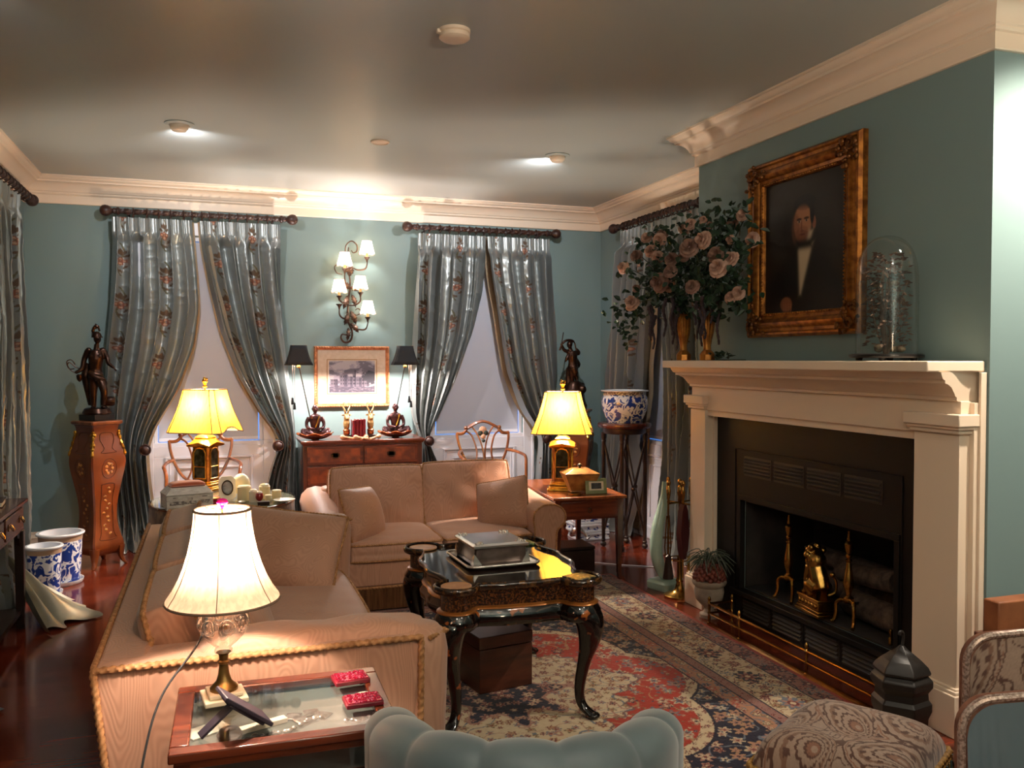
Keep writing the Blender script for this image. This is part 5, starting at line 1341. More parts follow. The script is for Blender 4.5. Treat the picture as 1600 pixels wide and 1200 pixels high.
tag(MB().box(.255, .325, 5.545, 5.585, Z, Z + .026).build('dark_trinket_box', MT['dark'], None, bevel=.003), 'tiny dark box at the front of the curio table, before the red egg', 'box')
b = MB(); b.at((-.10, 5.565, Z), rz=R(5)); b.box(-.075, .075, -.03, .03, 0, .012); tag(b.build('ivory_tablet', MT['ivory'], None, bevel=.003), 'flat ivory tablet in front of the bone box', 'tablet')
b = MB(); b.tube([(-.24, 5.575, Z + .005), (-.05, 5.508, Z + .005)], .005, 8); tag(b.build('ivory_stick', MT['ivory'], None), 'thin ivory stick along the front edge of the curio table', 'stick')
tag(MB().lathe([(.018, 0), (.022, .006), (.010, .011), (0, .012)], 18, (.168, 5.735, Z)).build('shell_button', MT['ivory'], None), 'small pale shell disc before the big cream jar', 'shell')

# ------------------------------------------------------------------ right side table
STX, STY, STR = 2.42, 5.80, R(-4)
t = thing('side_table', 'mahogany side table with a small ring-pull drawer beside the loveseat', 'table', (STX, STY, 0), STR)
hw, hd, H_ = .25, .45, .583
MB().box(-hw - .012, hw + .012, -hd - .012, hd + .012, H_ - .02, H_ - .001).build('top', MT['tabletop'] if 'tabletop' in MT else mat('warm_mahogany_top', (150, 82, 42), .25, c2=(112, 56, 28), nscale=6, stretch=(6, .8, 1), coat=.3), t, bevel=.004)
b = MB(); b.box(-hw + .01, hw - .01, -hd + .012, hd - .01, H_ - .155, H_ - .02); b.build('apron', MT['mahog_h'], t)
d = MB().box(-hw + .05, hw - .05, -hd + .004, -hd + .02, H_ - .145, H_ - .035).build('drawer', MT['mahog_h'], t, bevel=.003)
b = MB(); b.tube([(.014 * cos(2 * PI * k / 16), -hd - .004, H_ - .095 + .014 * sin(2 * PI * k / 16)) for k in range(16)], .0022, 6, closed=True); b.ball((0, -hd, H_ - .08), .006, 8, 6); b.build('ring_pull', MT['darkbrass'], d)
for sx in (-1, 1):
    for sy in (-1, 1):
        x, y = sx * (hw - .03), sy * (hd - .03); b = MB()
        b.loft([[(x + a * w + sx * o, y + c * w + sy * o, z) for a, c in ((-1, -1), (1, -1), (1, 1), (-1, 1))] for z, w, o in ((H_ - .02, .024, 0), (H_ - .16, .023, 0), (.06, .014, 0), (.035, .015, .003), (.012, .022, .012), (0, .02, .014))])
        b.build('leg', MT['mahog'], t, bevel=.003)
t = thing('tea_caddy', 'sarcophagus-shaped wooden tea caddy with a dark knob in front of the right lamp', 'box', (2.39, 5.53, H_), R(-8))
MT['caddywood'] = mat('gold_brown_caddy', (168, 118, 60), .3, c2=(110, 66, 30), nscale=14, coat=.3)
b = MB(); b.loft([[(x, y, z) for x, y in ((-w, -d), (w, -d), (w, d), (-w, d))] for w, d, z in ((.075, .05, .012), (.072, .047, .02), (.118, .08, .125), (.12, .082, .13))]); b.build('body', MT['caddywood'], t, smooth=0, bevel=.002)
b = MB(); b.loft([[(x, y, z) for x, y in ((-w, -d), (w, -d), (w, d), (-w, d))] for w, d, z in ((.122, .084, .131), (.124, .086, .138), (.06, .04, .168), (.055, .036, .172))]); b.build('lid', MT['caddywood'], t, smooth=0, bevel=.002)
b = MB(); b.lathe([(.008, .172), (.010, .178), (.018, .186), (.014, .198), (.003, .204)], 14); b.build('knob', MT['dark'], t)
for sx in (-1, 1):
    for sy in (-1, 1): b = MB(); b.ball((sx * .06, sy * .038, .008), (.012, .012, .008), 8, 5); b.build('foot', MT['dark'], t)
t = thing('onyx_frame', 'green onyx photo frame on the right side table', 'picture frame', (2.475, 5.44, H_), R(-6))
MT['onyx'] = mat('green_onyx', (150, 156, 112), .25, c2=(108, 118, 78), nscale=12)
b = MB(); b.at((0, 0, 0), rx=R(-10)); b.box(-.076, .076, -.006, .008, 0, .105); b.box(-.015, .015, .008, .03, 0, .05); b.build('frame', MT['onyx'], t, bevel=.003)
b = MB(); b.at((0, 0, 0), rx=R(-10)); b.box(-.052, .052, -.0075, -.006, .024, .084); b.build('mount', MT['ivory'], t)
b = MB(); b.at((0, 0, 0), rx=R(-10)); b.box(-.036, .036, -.0085, -.007, .034, .074); b.build('photo', mat('dark_photo', (70, 70, 72), .4, c2=(30, 30, 34), nscale=30), t)
coaster(2.325, 5.46, H_ + .0005, .046, 'round gold coaster on the right side table beside the tea caddy', MT['gold'])

# ------------------------------------------------------------------ marquetry pedestals
def marq():
    m = mat('marquetry', (128, 66, 31), .28, c2=(92, 44, 20), nscale=5, stretch=(1, 1, .4), coat=.3)
    return m
MT['marq'] = marq()
MT['inlay'] = mat('dark_inlay_line', (78, 38, 18), .35)
MT['inlay_gold'] = mat('pale_inlay', (190, 132, 66), .35, c2=(120, 66, 28), nscale=60, contrast=(.45, .55))
def pedestal(label, loc, rz):
    t = thing('marquetry_pedestal', label, 'pedestal', loc, rz, 'marquetry pedestals')
    prof = [(.095, .085), (.118, .12), (.126, .16), (.112, .22), (.098, .30), (.094, .38), (.100, .48), (.118, .60), (.134, .70), (.139, .76), (.134, .82), (.116, .90), (.104, .96), (.104, 1.0), (.112, 1.03)]
    zs = [p[1] for p in prof]
    def W(z): return float(np.interp(z, zs, [p[0] for p in prof]))
    S = cr([(w, 0, z) for w, z in [(p[0], p[1]) for p in prof]], 4)
    b = MB(); rings = []
    for w, _, z in S:
        c = .010; rings.append([(x, y, z) for x, y in cutsq(w, w, c)])
    b.loft(rings); b.build('body', MT['marq'], t, smooth=28)
    b = MB(); b.loft([[(x, y, z) for x, y in cutsq(w, w, .01)] for w, z in ((.118, 1.03), (.126, 1.036), (.128, 1.05), (.122, 1.058))]); b.build('top', MT['satin'], t, smooth=20)
    for k in range(4):
        a = k * PI / 2 + PI / 4
        b = MB(); b.at((0, 0, 0), rz=a)
        b.loft([[(r + q * cos(an), q * 1.2 * sin(an), z) for an in [2 * PI * j / 8 for j in range(8)]] for r, q, z in ((.150, .028, .14), (.148, .026, .10), (.150, .020, .06), (.165, .016, .025), (.185, .014, .006), (.188, .010, 0))])
        b.build('leg', MT['marq'], t, smooth=50)
        b = MB(); b.at((0, 0, 0), rz=a); P = []
        for z in np.linspace(.80, .985, 14): P.append((W(z) * 1.34 + .006, 0, z))
        b.tube(P, [.004 + .010 * abs(sin(i * 1.15)) for i in range(14)], 8); b.ball(P[-3], (.012, .022, .018), 8, 6); b.ball(P[6], (.010, .018, .02), 8, 6)
        b.build('gilt_mount', MT['gold'], t)
        # apron cut between the feet, inlay outlines on each face
        b = MB(); b.at((0, 0, 0), rz=k * PI / 2)
        def fp(x, z): return (x, -W(z) - .0012, z)
        b.tube(cr([fp(.5 * W(z_) * s_, z_) for s_, z_ in ((-1, .92), (-.8, .97), (.8, .97), (1, .92), (.5, .86), (.9, .83), (-.9, .83), (-.5, .86), (-1, .92))], 3), .0022, 4)
        b.tube([fp(.058 * cos(2 * PI * j / 28), .715 + .072 * sin(2 * PI * j / 28)) for j in range(28)], .0022, 4, closed=True)
        b.tube(cr([fp(x, z) for x, z in ((-.05, .60), (.05, .60), (.045, .5), (.05, .42), (.05, .25), (.065, .2), (-.065, .2), (-.05, .25), (-.05, .42), (-.045, .5), (-.05, .60))], 3), .0022, 4)
        b.build('inlay_line', MT['inlay'], t, smooth=0)
        b = MB(); b.at((0, 0, 0), rz=k * PI / 2)
        random.seed(k)
        for z in np.linspace(.24, .57, 12): b.ball(fp(.022 * sin(z * 60), z), (.013, .0018, .010), 8, 5)
        for j in range(7): b.ball(fp(.024 * cos(j * .9), .715 + .035 * sin(j * .9)), (.014, .0018, .012), 8, 5)
        b.build('floral_inlay', MT['inlay_gold'], t)
    return t
pedestal('marquetry pedestal left of the left back window, carrying the helmeted bronze', (-.80, 7.0, 0), R(45 - 4))
pedestal('marquetry pedestal in the right back corner behind the yellow lamp', (3.075, 7.20, 0), R(45 + 12))

# ------------------------------------------------------------------ bronzes
t = thing('bronze_statue', 'bronze statue of a helmeted woman in drapery on the left pedestal', 'statue', (-.80, 7.0, 1.0585), 0, 'bronze statues')
b = MB(); b.at((0, 0, 0), rz=R(45)); b.box(-.085, .085, -.085, .085, 0, .045); b.build('plinth', MT['black_st'] if 'black_st' in MT else mat('black_marble', (26, 24, 26), .25), t, bevel=.003)
MB().lathe([(.095, .045), (.10, .055), (.085, .085), (.07, .092)], 28).build('base', MT['bronze'], t)
def stat(px, py, o=0): return ((px - 141) * .00495, o, (656 - py) * .00495)
b = MB()
def limb(pts, rr, n=10): q = cr(pts, 5); b.tube(q, list(np.interp(np.linspace(0, 1, len(q)), np.linspace(0, 1, len(rr)), rr)), n)
limb([stat(137, 637), stat(137, 615, -.01), stat(138, 590, -.005)], [.016, .026, .042])
limb([stat(150, 634, -.03), stat(152, 612, -.055), stat(143, 590, -.01)], [.015, .027, .040])
b.ball(stat(136, 638, -.02), (.018, .034, .012)); b.ball(stat(151, 636, -.05), (.018, .034, .012))
limb([stat(140, 592), stat(140, 580), stat(141, 566, -.012), stat(141, 554, -.004)], [.056, .044, .052, .042], 14)
for s in (136, 147): b.ball(stat(s, 562, -.042), (.019, .018, .019))
limb([stat(141, 554), stat(142, 544)], [.020, .018])
b.ball(stat(143, 536, -.006), (.026, .031, .036), 16, 12); b.ball(stat(146, 537, -.036), (.007, .008, .009))
b.ball(stat(150, 553), .022); b.ball(stat(131, 553), .022)
limb([stat(130, 553), stat(125, 566, .01), stat(122, 580, -.01), stat(113, 586, -.02)], [.021, .020, .016, .011])
limb([stat(151, 553), stat(156, 564, -.01), stat(158, 572, -.03), stat(166, 579, -.05)], [.021, .018, .015, .010])
# drapery swinging behind
limb([stat(128, 572, .02), stat(126, 590, .03), stat(129, 610, .03), stat(133, 634, .02)], [.020, .032, .028, .02])
limb([stat(131, 585, -.03), stat(140, 592, -.05), stat(150, 596, -.04), stat(154, 604, -.01)], [.016, .020, .022, .012])
b.remesh('figure', MT['bronze'], t, .0055, 2)
b = MB(); b.lathe([(.036, -.012), (.034, 0), (.029, .018), (.016, .03), (.002, .034)], 18, stat(142, 532, 0)); b.tube(cr([stat(136, 534, .01), stat(137, 525), stat(140, 518), stat(144, 519), stat(146, 525)], 4), [.006] * 4 + [.011] * 5 + [.012] * 4 + [.007] * 4, 8); b.tube([stat(141, 522), stat(141, 514)], [.008, .005], 8); b.box(.008, .050, -.03, -.026, .602, .608); b.build('plumed_helmet', MT['bronze'], t)
b = MB(); b.tube(cr([stat(122, 580), stat(114, 578), stat(106, 571), stat(103, 575), stat(108, 583), stat(116, 587)], 5), .004, 6); b.tube(cr([stat(112, 580), stat(105, 580), stat(102, 570), stat(108, 567), stat(113, 574)], 5), .004, 6); b.lathe([(.004, -.045), (.018, -.03), (.022, 0), (.014, .01)], 12, stat(119, 590, -.02)); b.build('wreath_and_quiver', MT['bronze'], t)
b = MB(); b.tube([stat(163, 576, -.045), stat(169, 583, -.055)], .006, 8); b.build('baton', MT['bronze'], t)
b = MB(); b.at(stat(158, 628, -.01), ry=PI / 2); b.lathe([(.026, -.04), (.034, -.03), (.036, 0), (.034, .03), (.026, .04)], 18); b.build('drum', MT['bronze'], t)

t = thing('bronze_statue', 'bronze statue of a figure holding a bow overhead, on the right corner pedestal', 'statue', (3.06, 7.20, 1.0585), 0, 'bronze statues')
def st2(px, py, o=0): return ((px - 897) * .0057, o, (640 - py) * .0057)
b = MB(); random.seed(2)
b.lathe([(.11, 0), (.12, .03), (.10, .07), (.085, .12), (.09, .17), (.07, .22), (.05, .25)], 20, sy=.8)
for k in range(16): a = random.random() * 6.3; z = random.uniform(.03, .22); b.ball((.09 * cos(a) * (1 - z), .075 * sin(a), z), random.uniform(.02, .04), 8, 6)
b.remesh('rock_base', MT['bronze'], t, .009, 1)
b = MB()
limb([st2(893, 600), st2(892, 585, -.01), st2(893, 572)], [.016, .026, .040]); limb([st2(901, 596), st2(900, 584, .015), st2(896, 572)], [.014, .024, .038])
b.ball(st2(893, 601, -.015), (.016, .03, .011)); b.ball(st2(901, 597, -.01), (.016, .03, .011))
limb([st2(894, 574), st2(894, 566), st2(893, 556), st2(892, 549)], [.050, .040, .046, .036], 14)
limb([st2(891, 549), st2(889, 543)], [.018, .016]); b.ball(st2(888, 539, -.006), (.026, .028, .032), 14, 10)
limb([st2(886, 550), st2(880, 548), st2(876, 542), st2(874, 537)], [.019, .016, .013, .010]); limb([st2(898, 550), st2(903, 553), st2(904, 550), st2(899, 545)], [.019, .017, .013, .010])
limb([st2(899, 562), st2(903, 570), st2(904, 575)], [.020, .024, .006]); limb([st2(886, 555), st2(884, 560), st2(881, 566)], [.012, .018, .006]); limb([st2(892, 575, -.03), st2(895, 582, -.035), st2(897, 588, -.02)], [.03, .03, .02]); limb([st2(889, 575, .03), st2(888, 592, .03), st2(889, 606, .02)], [.02, .024, .03])
b.remesh('figure', MT['bronze'], t, .0055, 2)
b = MB(); b.tube(cr([st2(871, 548), st2(874, 541), st2(880, 534), st2(888, 532), st2(896, 535), st2(899, 545)], 5), [.006] * 8 + [.011] * 12 + [.006] * 6, 8); b.tube([st2(873, 548), st2(878, 520)], .004, 6); b.build('bow', MT['bronze'], t)
b = MB(); b.ball(st2(890, 529 + 7, .01), (.024, .026, .02)); b.build('hair', MT['bronze'], t)

# ------------------------------------------------------------------ tall plant stand with porcelain bowl
PX, PY = 3.10, 6.28
t = thing('plant_stand', 'tall dark fluted-leg plant stand with crossed braces, by the side window', 'stand', (PX, PY, 0), R(12))
b = MB(); b.lathe([(.18, .955), (.205, .962), (.212, .975), (.212, .99), (.205, 1.0), (.19, 1.004), (0, 1.004)], 44); b.build('round_top', MT['mahog'], t)
MB().lathe([(.165, .915), (.172, .925), (.172, .955)], 40).build('apron_ring', MT['dark'], t)
A4 = [R(45 + 90 * k) for k in range(4)]
for a in A4:
    x, y = .165 * cos(a), .165 * sin(a)
    b = MB(); b.lathe([(.0165, .06), (.014, .07), (.0155, .10), (.0165, .5), (.0165, .84), (.02, .85), (.016, .86), (.022, .88), (.022, .92)], 14, (x, y, 0)); b.build('leg', MT['dark'], t)
    b = MB(); b.ball((x, y, .022), (.026, .026, .022)); b.ball((x, y, .052), (.02, .02, .014)); b.build('foot', MT['dark'], t)
for k in range(4):
    a, c = A4[k], A4[(k + 1) % 4]
    p = lambda q, z: (.16 * cos(q), .16 * sin(q), z)
    b = MB(); b.tube([p(a, .12), p(c, .84)], .007, 8); b.tube([p(c, .12), p(a, .84)], .007, 8); mx = [(u + v) / 2 for u, v in zip(p(a, .48), p(c, .48))]; b.ball(mx, .02, 10, 8); b.build('cross_brace', MT['dark'], t)
def fishbowl(label, loc, r, h, grp=None):
    t = thing('porcelain_planter', label, 'planter', loc, 0, grp)
    b = MB(); b.lathe([(r * .72, 0), (r * .74, .01), (r * .80, h * .12), (r * .95, h * .38), (r * 1.0, h * .58), (r * .97, h * .76), (r * .9, h * .86)], 48); b.build('body', MT['porcelain'], t, smooth=60)
    MB().lathe([(r * .9, h * .86), (r * .905, h * .94), (r * .93, h * .955)], 48, caps=False).build('neck_band', MT['porc_brown'], t)
    MB().lathe([(r * .93, h * .955), (r * 1.02, h * .965), (r * 1.03, h * .99), (r * .98, h), (r * .86, h), (r * .82, h * .97), (r * .84, h * .6), (r * .7, h * .1), (0, h * .08)], 48, caps=False).build('rim', MT['porc_plain'], t, smooth=40)
    return t
MT['porc_brown'] = mat('brown_fret_band', (96, 78, 70), .3, c2=(196, 190, 188), nscale=80, contrast=(.5, .55))
fishbowl('blue and white porcelain fishbowl on top of the tall plant stand', (PX, PY, 1.0042), .185, .255)
def planter(label, loc, r, h):
    t = thing('porcelain_planter', label, 'planter', loc, 0, 'blue and white planters on the floor')
    b = MB(); b.lathe([(r * .80, 0), (r * .82, .01), (r * .88, h * .3), (r * .95, h * .85)], 48); b.build('body', MT['porcelain'], t, smooth=60)
    MB().lathe([(r * .95, h * .85), (r * .97, h * .94)], 48, caps=False).build('neck_band', mat('tan_band', (168, 140, 116), .4), t)
    MB().lathe([(r * .97, h * .94), (r * 1.06, h * .965), (r * 1.07, h * .985), (r * 1.04, h), (r * .9, h), (r * .88, h * .95), (r * .8, h * .2), (0, h * .15)], 48, caps=False).build('rim', MT['porc_plain'], t, smooth=40)
    MB().lathe([(r * .9, 0), (r * .98, .012), (r * 1.0, .03), (r * .95, .028), (r * .86, .01)], 40).build('saucer', MT['porc_plain'], t)
planter('larger blue and white planter on the floor beside the left pedestal', (-.975, 6.50, 0), .140, .345)
planter('smaller blue and white planter in front of the larger one, by the left table', (-1.02, 6.17, 0), .105, .325)

# ------------------------------------------------------------------ dark table at the left edge, with a book
t = thing('writing_table', 'dark mahogany table with brass-handled drawers at the left edge of the picture', 'table', (-1.165, 4.98, 0))
DW = MT['mahog']
MB().box(-.175, .175, -.55, .55, .70, .722).build('top', MT['mahog_h'], t, bevel=.005)
MB().box(-.155, .155, -.52, .52, .55, .70).build('apron', DW, t)
for y0, y1 in ((.03, .47), (-.47, -.01)):
    d = MB().box(.155, .165, y0, y1, .57, .685).build('drawer', DW, t, bevel=.004)
    for f in (.2, .8):
        yy = y0 + (y1 - y0) * f; b = MB(); b.box(.164, .168, yy - .03, yy + .03, .615, .65); b.tube(cr([(.17, yy - .024, .64), (.182, yy - .02, .62), (.185, yy, .612), (.182, yy + .02, .62), (.17, yy + .024, .64)], 4), .003, 6); b.build('handle', MT['brass'], d)
for sx in (-1, 1):
    for y in (-.49, .49):
        x = sx * .14; MB().loft([[(x + a * w, y + c * w, z) for a, c in ((-1, -1), (1, -1), (1, 1), (-1, 1))] for z, w in ((0, .02), (.55, .024))]).build('leg', MT['dark'], t, bevel=.003)
        if sx > 0:
            b = MB(); b.prism([(y - .03 * (1 if y > 0 else -1), .55), (y - .11 * (1 if y > 0 else -1), .55), (y - .09 * (1 if y > 0 else -1), .52), (y - .05 * (1 if y > 0 else -1), .515), (y - .03 * (1 if y > 0 else -1), .47)], x - .008, x + .008, 'x'); b.build('corner_bracket', MT['dark'], t)
MB().box(-.15, .15, -.48, .48, .09, .115).build('stretcher', MT['dark'], t)
t = thing('book', 'pale-paged book lying on the dark table at the left edge', 'book', (-1.12, 5.28, .7225), R(6))
MB().box(-.06, .06, -.10, .10, 0, .004).box(-.06, .06, -.10, .10, .026, .03).box(-.06, -.056, -.10, .10, 0, .03).build('cover', MT['mahog_h'], t)
MB().box(-.055, .056, -.096, .096, .004, .026).build('pages', MT['paper'], t)

# ------------------------------------------------------------------ things on the floor by the plant stand
SL = mat('blue_white_slab', (226, 230, 236), .2, c2=(44, 70, 140), nscale=24, detail=1, stretch=(1, 1, 2), contrast=(.52, .56), coat=.3)
for k, (x, y, z, w, d, h, rz, lb) in enumerate(((2.985, 6.72, 0, .14, .12, .062, .02, 'bottom blue and white ceramic block of the floor stack under the plant stand'), (2.975, 6.72, .0625, .145, .12, .07, .06, 'middle blue and white ceramic block of the floor stack'), (2.965, 6.72, .133, .13, .11, .075, -.05, 'top blue and white ceramic block of the floor stack'))):
    t = thing('ceramic_block', lb, 'ceramic block', (x, y, z), rz, 'blue and white ceramic blocks')
    MB().box(-w, w, -d, d, 0, h * .3).box(-w, w, -d, d, h * .74, h).build('white_edges', MT['porc_plain'], t, bevel=.004)
    MB().box(-w + .006, w - .006, -d + .006, d - .006, h * .28, h * .76).build('painted_side', SL, t)
b = MB(); b.tube(cr([(2.78, 6.62, .05), (2.82, 6.58, .10), (2.86, 6.55, .09), (2.90, 6.52, .03)], 5), [.012, .02, .03, .034, .036, .036, .034, .03, .026, .022, .018, .014, .012, .01, .03, .004], 10); b.lathe([(.05, 0), (.04, .012), (.02, .03)], 14, (2.84, 6.57, 0))
tag(b.build('silver_fish', MT['silver'], None), 'silver fish ornament on the floor left of the ceramic blocks', 'ornament')
b = MB(); b.tube(cr([(2.62, 5.90, .004), (2.75, 5.78, .004), (2.86, 5.70, .004), (2.97, 5.62, .004), (3.1, 5.52, .004)], 8), .004, 6); tag(b.build('power_lead', MT['white'], None), 'thin white cord lying across the wooden floor behind the side table', 'cord')
# celadon crescent by the mantel
t = thing('celadon_sculpture', 'curved celadon-glazed sculpture on a square foot, behind the fire tools', 'sculpture', (2.80, 5.07, 0), R(20))
b = MB(); b.loft([[(x, y, z) for x, y in rrect(w, w, .03)] for w, z in ((.085, 0), (.092, .012), (.092, .045), (.08, .058))]); b.build('foot', MT['celadon'], t, smooth=40)
b = MB(); q = cr([(.05, 0, .06), (-.03, 0, .12), (-.085, 0, .25), (-.075, 0, .40), (-.03, 0, .52), (.0, 0, .62), (.01, 0, .70)], 8); b.tube(q, [((.020 + .024 * sin(PI * min(1, k / len(q) * 1.15 + .1)) ** 1), .038) for k in range(len(q))], 14); b.build('crescent', MT['celadon'], t)
# ------------------------------------------------------------------ fireplace mantel (world coordinates, thing origin at the hearth)
MY0, MY1 = 2.65, 4.735
t = thing('fireplace_mantel', 'large cream painted mantelpiece with pilasters and stepped cornice', 'mantelpiece', (CX, 3.69, 0))
def L_(b): b.at((-CX, -3.69, 0)); return b
TR = MT['trim']
b = L_(MB()); b.box(2.59, CX - .001, MY0, MY1, 1.452, 1.495); b.build('shelf', TR, t, bevel=.006, seg=3)
# cornice under the shelf, profile in (x, z), returned at both ends
prof = [(2.775, 1.335), (2.765, 1.34), (2.765, 1.352), (2.755, 1.356), (2.745, 1.37), (2.725, 1.392), (2.70, 1.404), (2.68, 1.408), (2.68, 1.42), (2.665, 1.425), (2.655, 1.44), (2.65, 1.452), (CX - .001, 1.452), (CX - .001, 1.335)]
b = L_(MB())
rings = []
for s, base in ((0, 2.68), (1, 4.705)):
    rings.append([(x, base + (1 if s else -1) * max(0, 2.775 - x) * .30, z) for x, z in prof])
b.loft(rings); b.build('cornice', TR, t, smooth=25)
b = L_(MB()); b.box(2.785, CX - .001, MY0 + .025, MY1 - .02, 1.20, 1.335); b.build('frieze_board', TR, t, bevel=.002)
b = L_(MB()); b.box(2.80, CX - .001, MY0 + .04, MY1 - .03, 1.165, 1.215); b.build('architrave', TR, t, bevel=.002)
for y0, y1 in ((2.675, 2.91), (4.555, 4.72)):
    q = L_(MB()); q.box(2.78, CX - .001, y0, y1, .15, 1.20); o = q.build('pilaster', TR, t, bevel=.002)
    q = L_(MB()); q.box(2.745, CX - .001, y0 - .03, y1 + .03, 1.235, 1.285); q.box(2.755, CX - .001, y0 - .022, y1 + .022, 1.222, 1.236); q.box(2.765, CX - .001, y0 - .012, y1 + .012, 1.205, 1.223); q.build('capital', TR, o, bevel=.005, seg=3)
    q = L_(MB()); q.box(2.755, CX - .001, y0 - .02, y1 + .02, 0, .17); q.box(2.762, CX - .001, y0 - .014, y1 + .014, .168, .185); q.box(2.77, CX - .001, y0 - .008, y1 + .008, .184, .195); q.build('plinth', TR, o, bevel=.004)
q = L_(MB()); q.box(2.83, CX - .001, 2.652, 2.676, .15, 1.33); q.box(2.85, CX - .001, 2.640, 2.653, .0, 1.45); q.build('backing_strip', TR, t, bevel=.002)
q = L_(MB()); q.box(2.835, CX - .001, 2.91, 4.556, 1.165, 1.205); q.box(2.835, CX - .001, 2.905, 2.925, 0, 1.17); q.box(2.835, CX - .001, 4.54, 4.556, 0, 1.17); q.build('inner_moulding', TR, t, bevel=.002)
# black metal fire surround
t = thing('fire_surround', 'black metal fireplace insert with louvred vents above and below the opening', 'fireplace', (CX, 3.69, 0))
BM = MT['blackmetal']
y0, y1, zt = 2.925, 4.54, 1.166
b = L_(MB()); xx = 2.858
b.box(xx, CX - .001, y0, FB[0], 0, zt); b.box(xx, CX - .001, FB[1], y1, 0, zt); b.box(xx, CX - .001, FB[0], FB[1], FB[3], zt); b.box(xx, CX - .001, FB[0], FB[1], 0, FB[2]); b.build('face_panel', BM, t, smooth=0)
b = L_(MB())
for ya, yb, za, zb in ((3.05, 4.35, .985, .992), (3.05, 3.058, .02, .985), (4.342, 4.35, .02, .985)): b.box(2.852, 2.859, ya, yb, za, zb)
for ya, yb, za, zb in ((FB[0] - .03, FB[1] + .03, FB[3], FB[3] + .03), (FB[0] - .03, FB[0], FB[2], FB[3]), (FB[1], FB[1] + .03, FB[2], FB[3])): b.box(2.846, 2.859, ya, yb, za, zb)
b.build('opening_frame', BM, t, bevel=.002)
for z0, z1 in ((.85, .945), (.045, .15)):
    n = 4; span = (4.27 - 3.16) / n
    for k in range(n):
        ya = 3.16 + k * span + .02; yb = ya + span - .04
        q = L_(MB()); q.box(2.856, 2.8585, ya - .008, yb + .008, z0 - .008, z1 + .008)
        m = 5
        for j in range(m):
            zc = z0 + (z1 - z0) * (j + .5) / m
            q.loft([[(x, y, z) for x, z in ((2.857, zc + .006), (2.845, zc - .004), (2.845, zc - .007), (2.857, zc + .003))] for y in (ya, yb)])
        q.build('vent_louvres', MT['vent'] if 'vent' in MT else mat('dark_grey_louvre', (46, 42, 38), .5, .2), t, smooth=0)
b = L_(MB()); b.box(2.82, CX, FB[0] - .06, FB[1] + .06, FB[2] - .03, FB[2] - .001); b.build('ledge', BM, t, bevel=.003)
# firebox lining
b = L_(MB())
xb = CX + .46; ya, yb, za, zb = FB[0] + .002, FB[1] - .002, FB[2] + .002, FB[3] - .002
b.box(xb, xb + .015, ya, yb, za, zb); b.box(CX + .001, xb, ya, ya + .012, za, zb); b.box(CX + .001, xb, yb - .012, yb, za, zb); b.box(CX + .001, xb, ya, yb, za, za + .01); b.box(CX + .001, xb, ya, yb, zb - .012, zb)
b.build('firebox_lining', mat('sooty_brick', (34, 28, 25), .9, c2=(20, 17, 16), nscale=10), t, smooth=0)
FZ0 = FB[2] + .013
# logs
MT['bark'] = mat('grey_bark', (82, 66, 56), .9, c2=(46, 36, 30), nscale=22, bump=.8, bscale=50)
def log(p0, p1, r, label):
    b = MB(); P0, P1 = Vector(p0), Vector(p1); n = 18
    b.tube([tuple(P0.lerp(P1, k / n)) for k in range(n + 1)], [r * (1 + .12 * noise.noise((k * .6, r * 50, 0))) for k in range(n + 1)], 14)
    tag(b.build('fire_log', MT['bark'], None, smooth=50), label, 'log', 'logs in the firebox')
log((3.14, 3.28, .30), (3.20, 4.05, .30), .07, 'thick grey log lying at the back of the firebox')
log((3.0, 3.16, .28), (3.06, 3.62, .275), .065, 'short grey log in front, at the right of the firebox')
log((2.98, 3.20, .47), (3.10, 3.72, .40), .05, 'sloping grey log resting across the others')
log((3.12, 3.35, .43), (3.14, 4.0, .44), .05, 'thinner grey log at the top of the pile, behind the lion')
# andirons
def andiron(label, y):
    t = thing('andiron', label, 'andiron', (CX + .045, y, FZ0), 0, 'brass andirons')
    b = MB(); b.lathe([(.02, .11), (.026, .12), (.026, .135), (.014, .145), (.012, .155), (.022, .185), (.026, .205), (.022, .235), (.013, .29), (.010, .31), (.016, .315), (.016, .322), (.008, .328), (.015, .338), (.015, .346), (.010, .352), (.019, .38), (.021, .40), (.014, .41), (.008, .414), (.010, .424), (.006, .436), (.008, .444), (.005, .452), (.007, .462), (.001, .470)], 16); b.build('turned_post', MT['brass'], t)
    for s in (-1, 1):
        q = MB(); q.tube(cr([(0, s * .006, .115), (-.004, s * .04, .118), (-.02, s * .062, .10), (-.02, s * .064, .05), (-.03, s * .07, .012), (-.04, s * .078, .006)], 5), [.011] * 8 + [.009] * 10 + [.008] * 8, 8); q.build('leg', MT['brass'], t)
    q = MB(); q.tube([(.01, 0, .105), (.20, 0, .105), (.25, 0, .09), (.25, 0, 0)], .008, 6); q.build('log_bar', BM, t)
andiron('brass andiron left of the lion in the firebox', 3.94); andiron('brass andiron right of the lion in the firebox', 3.47)
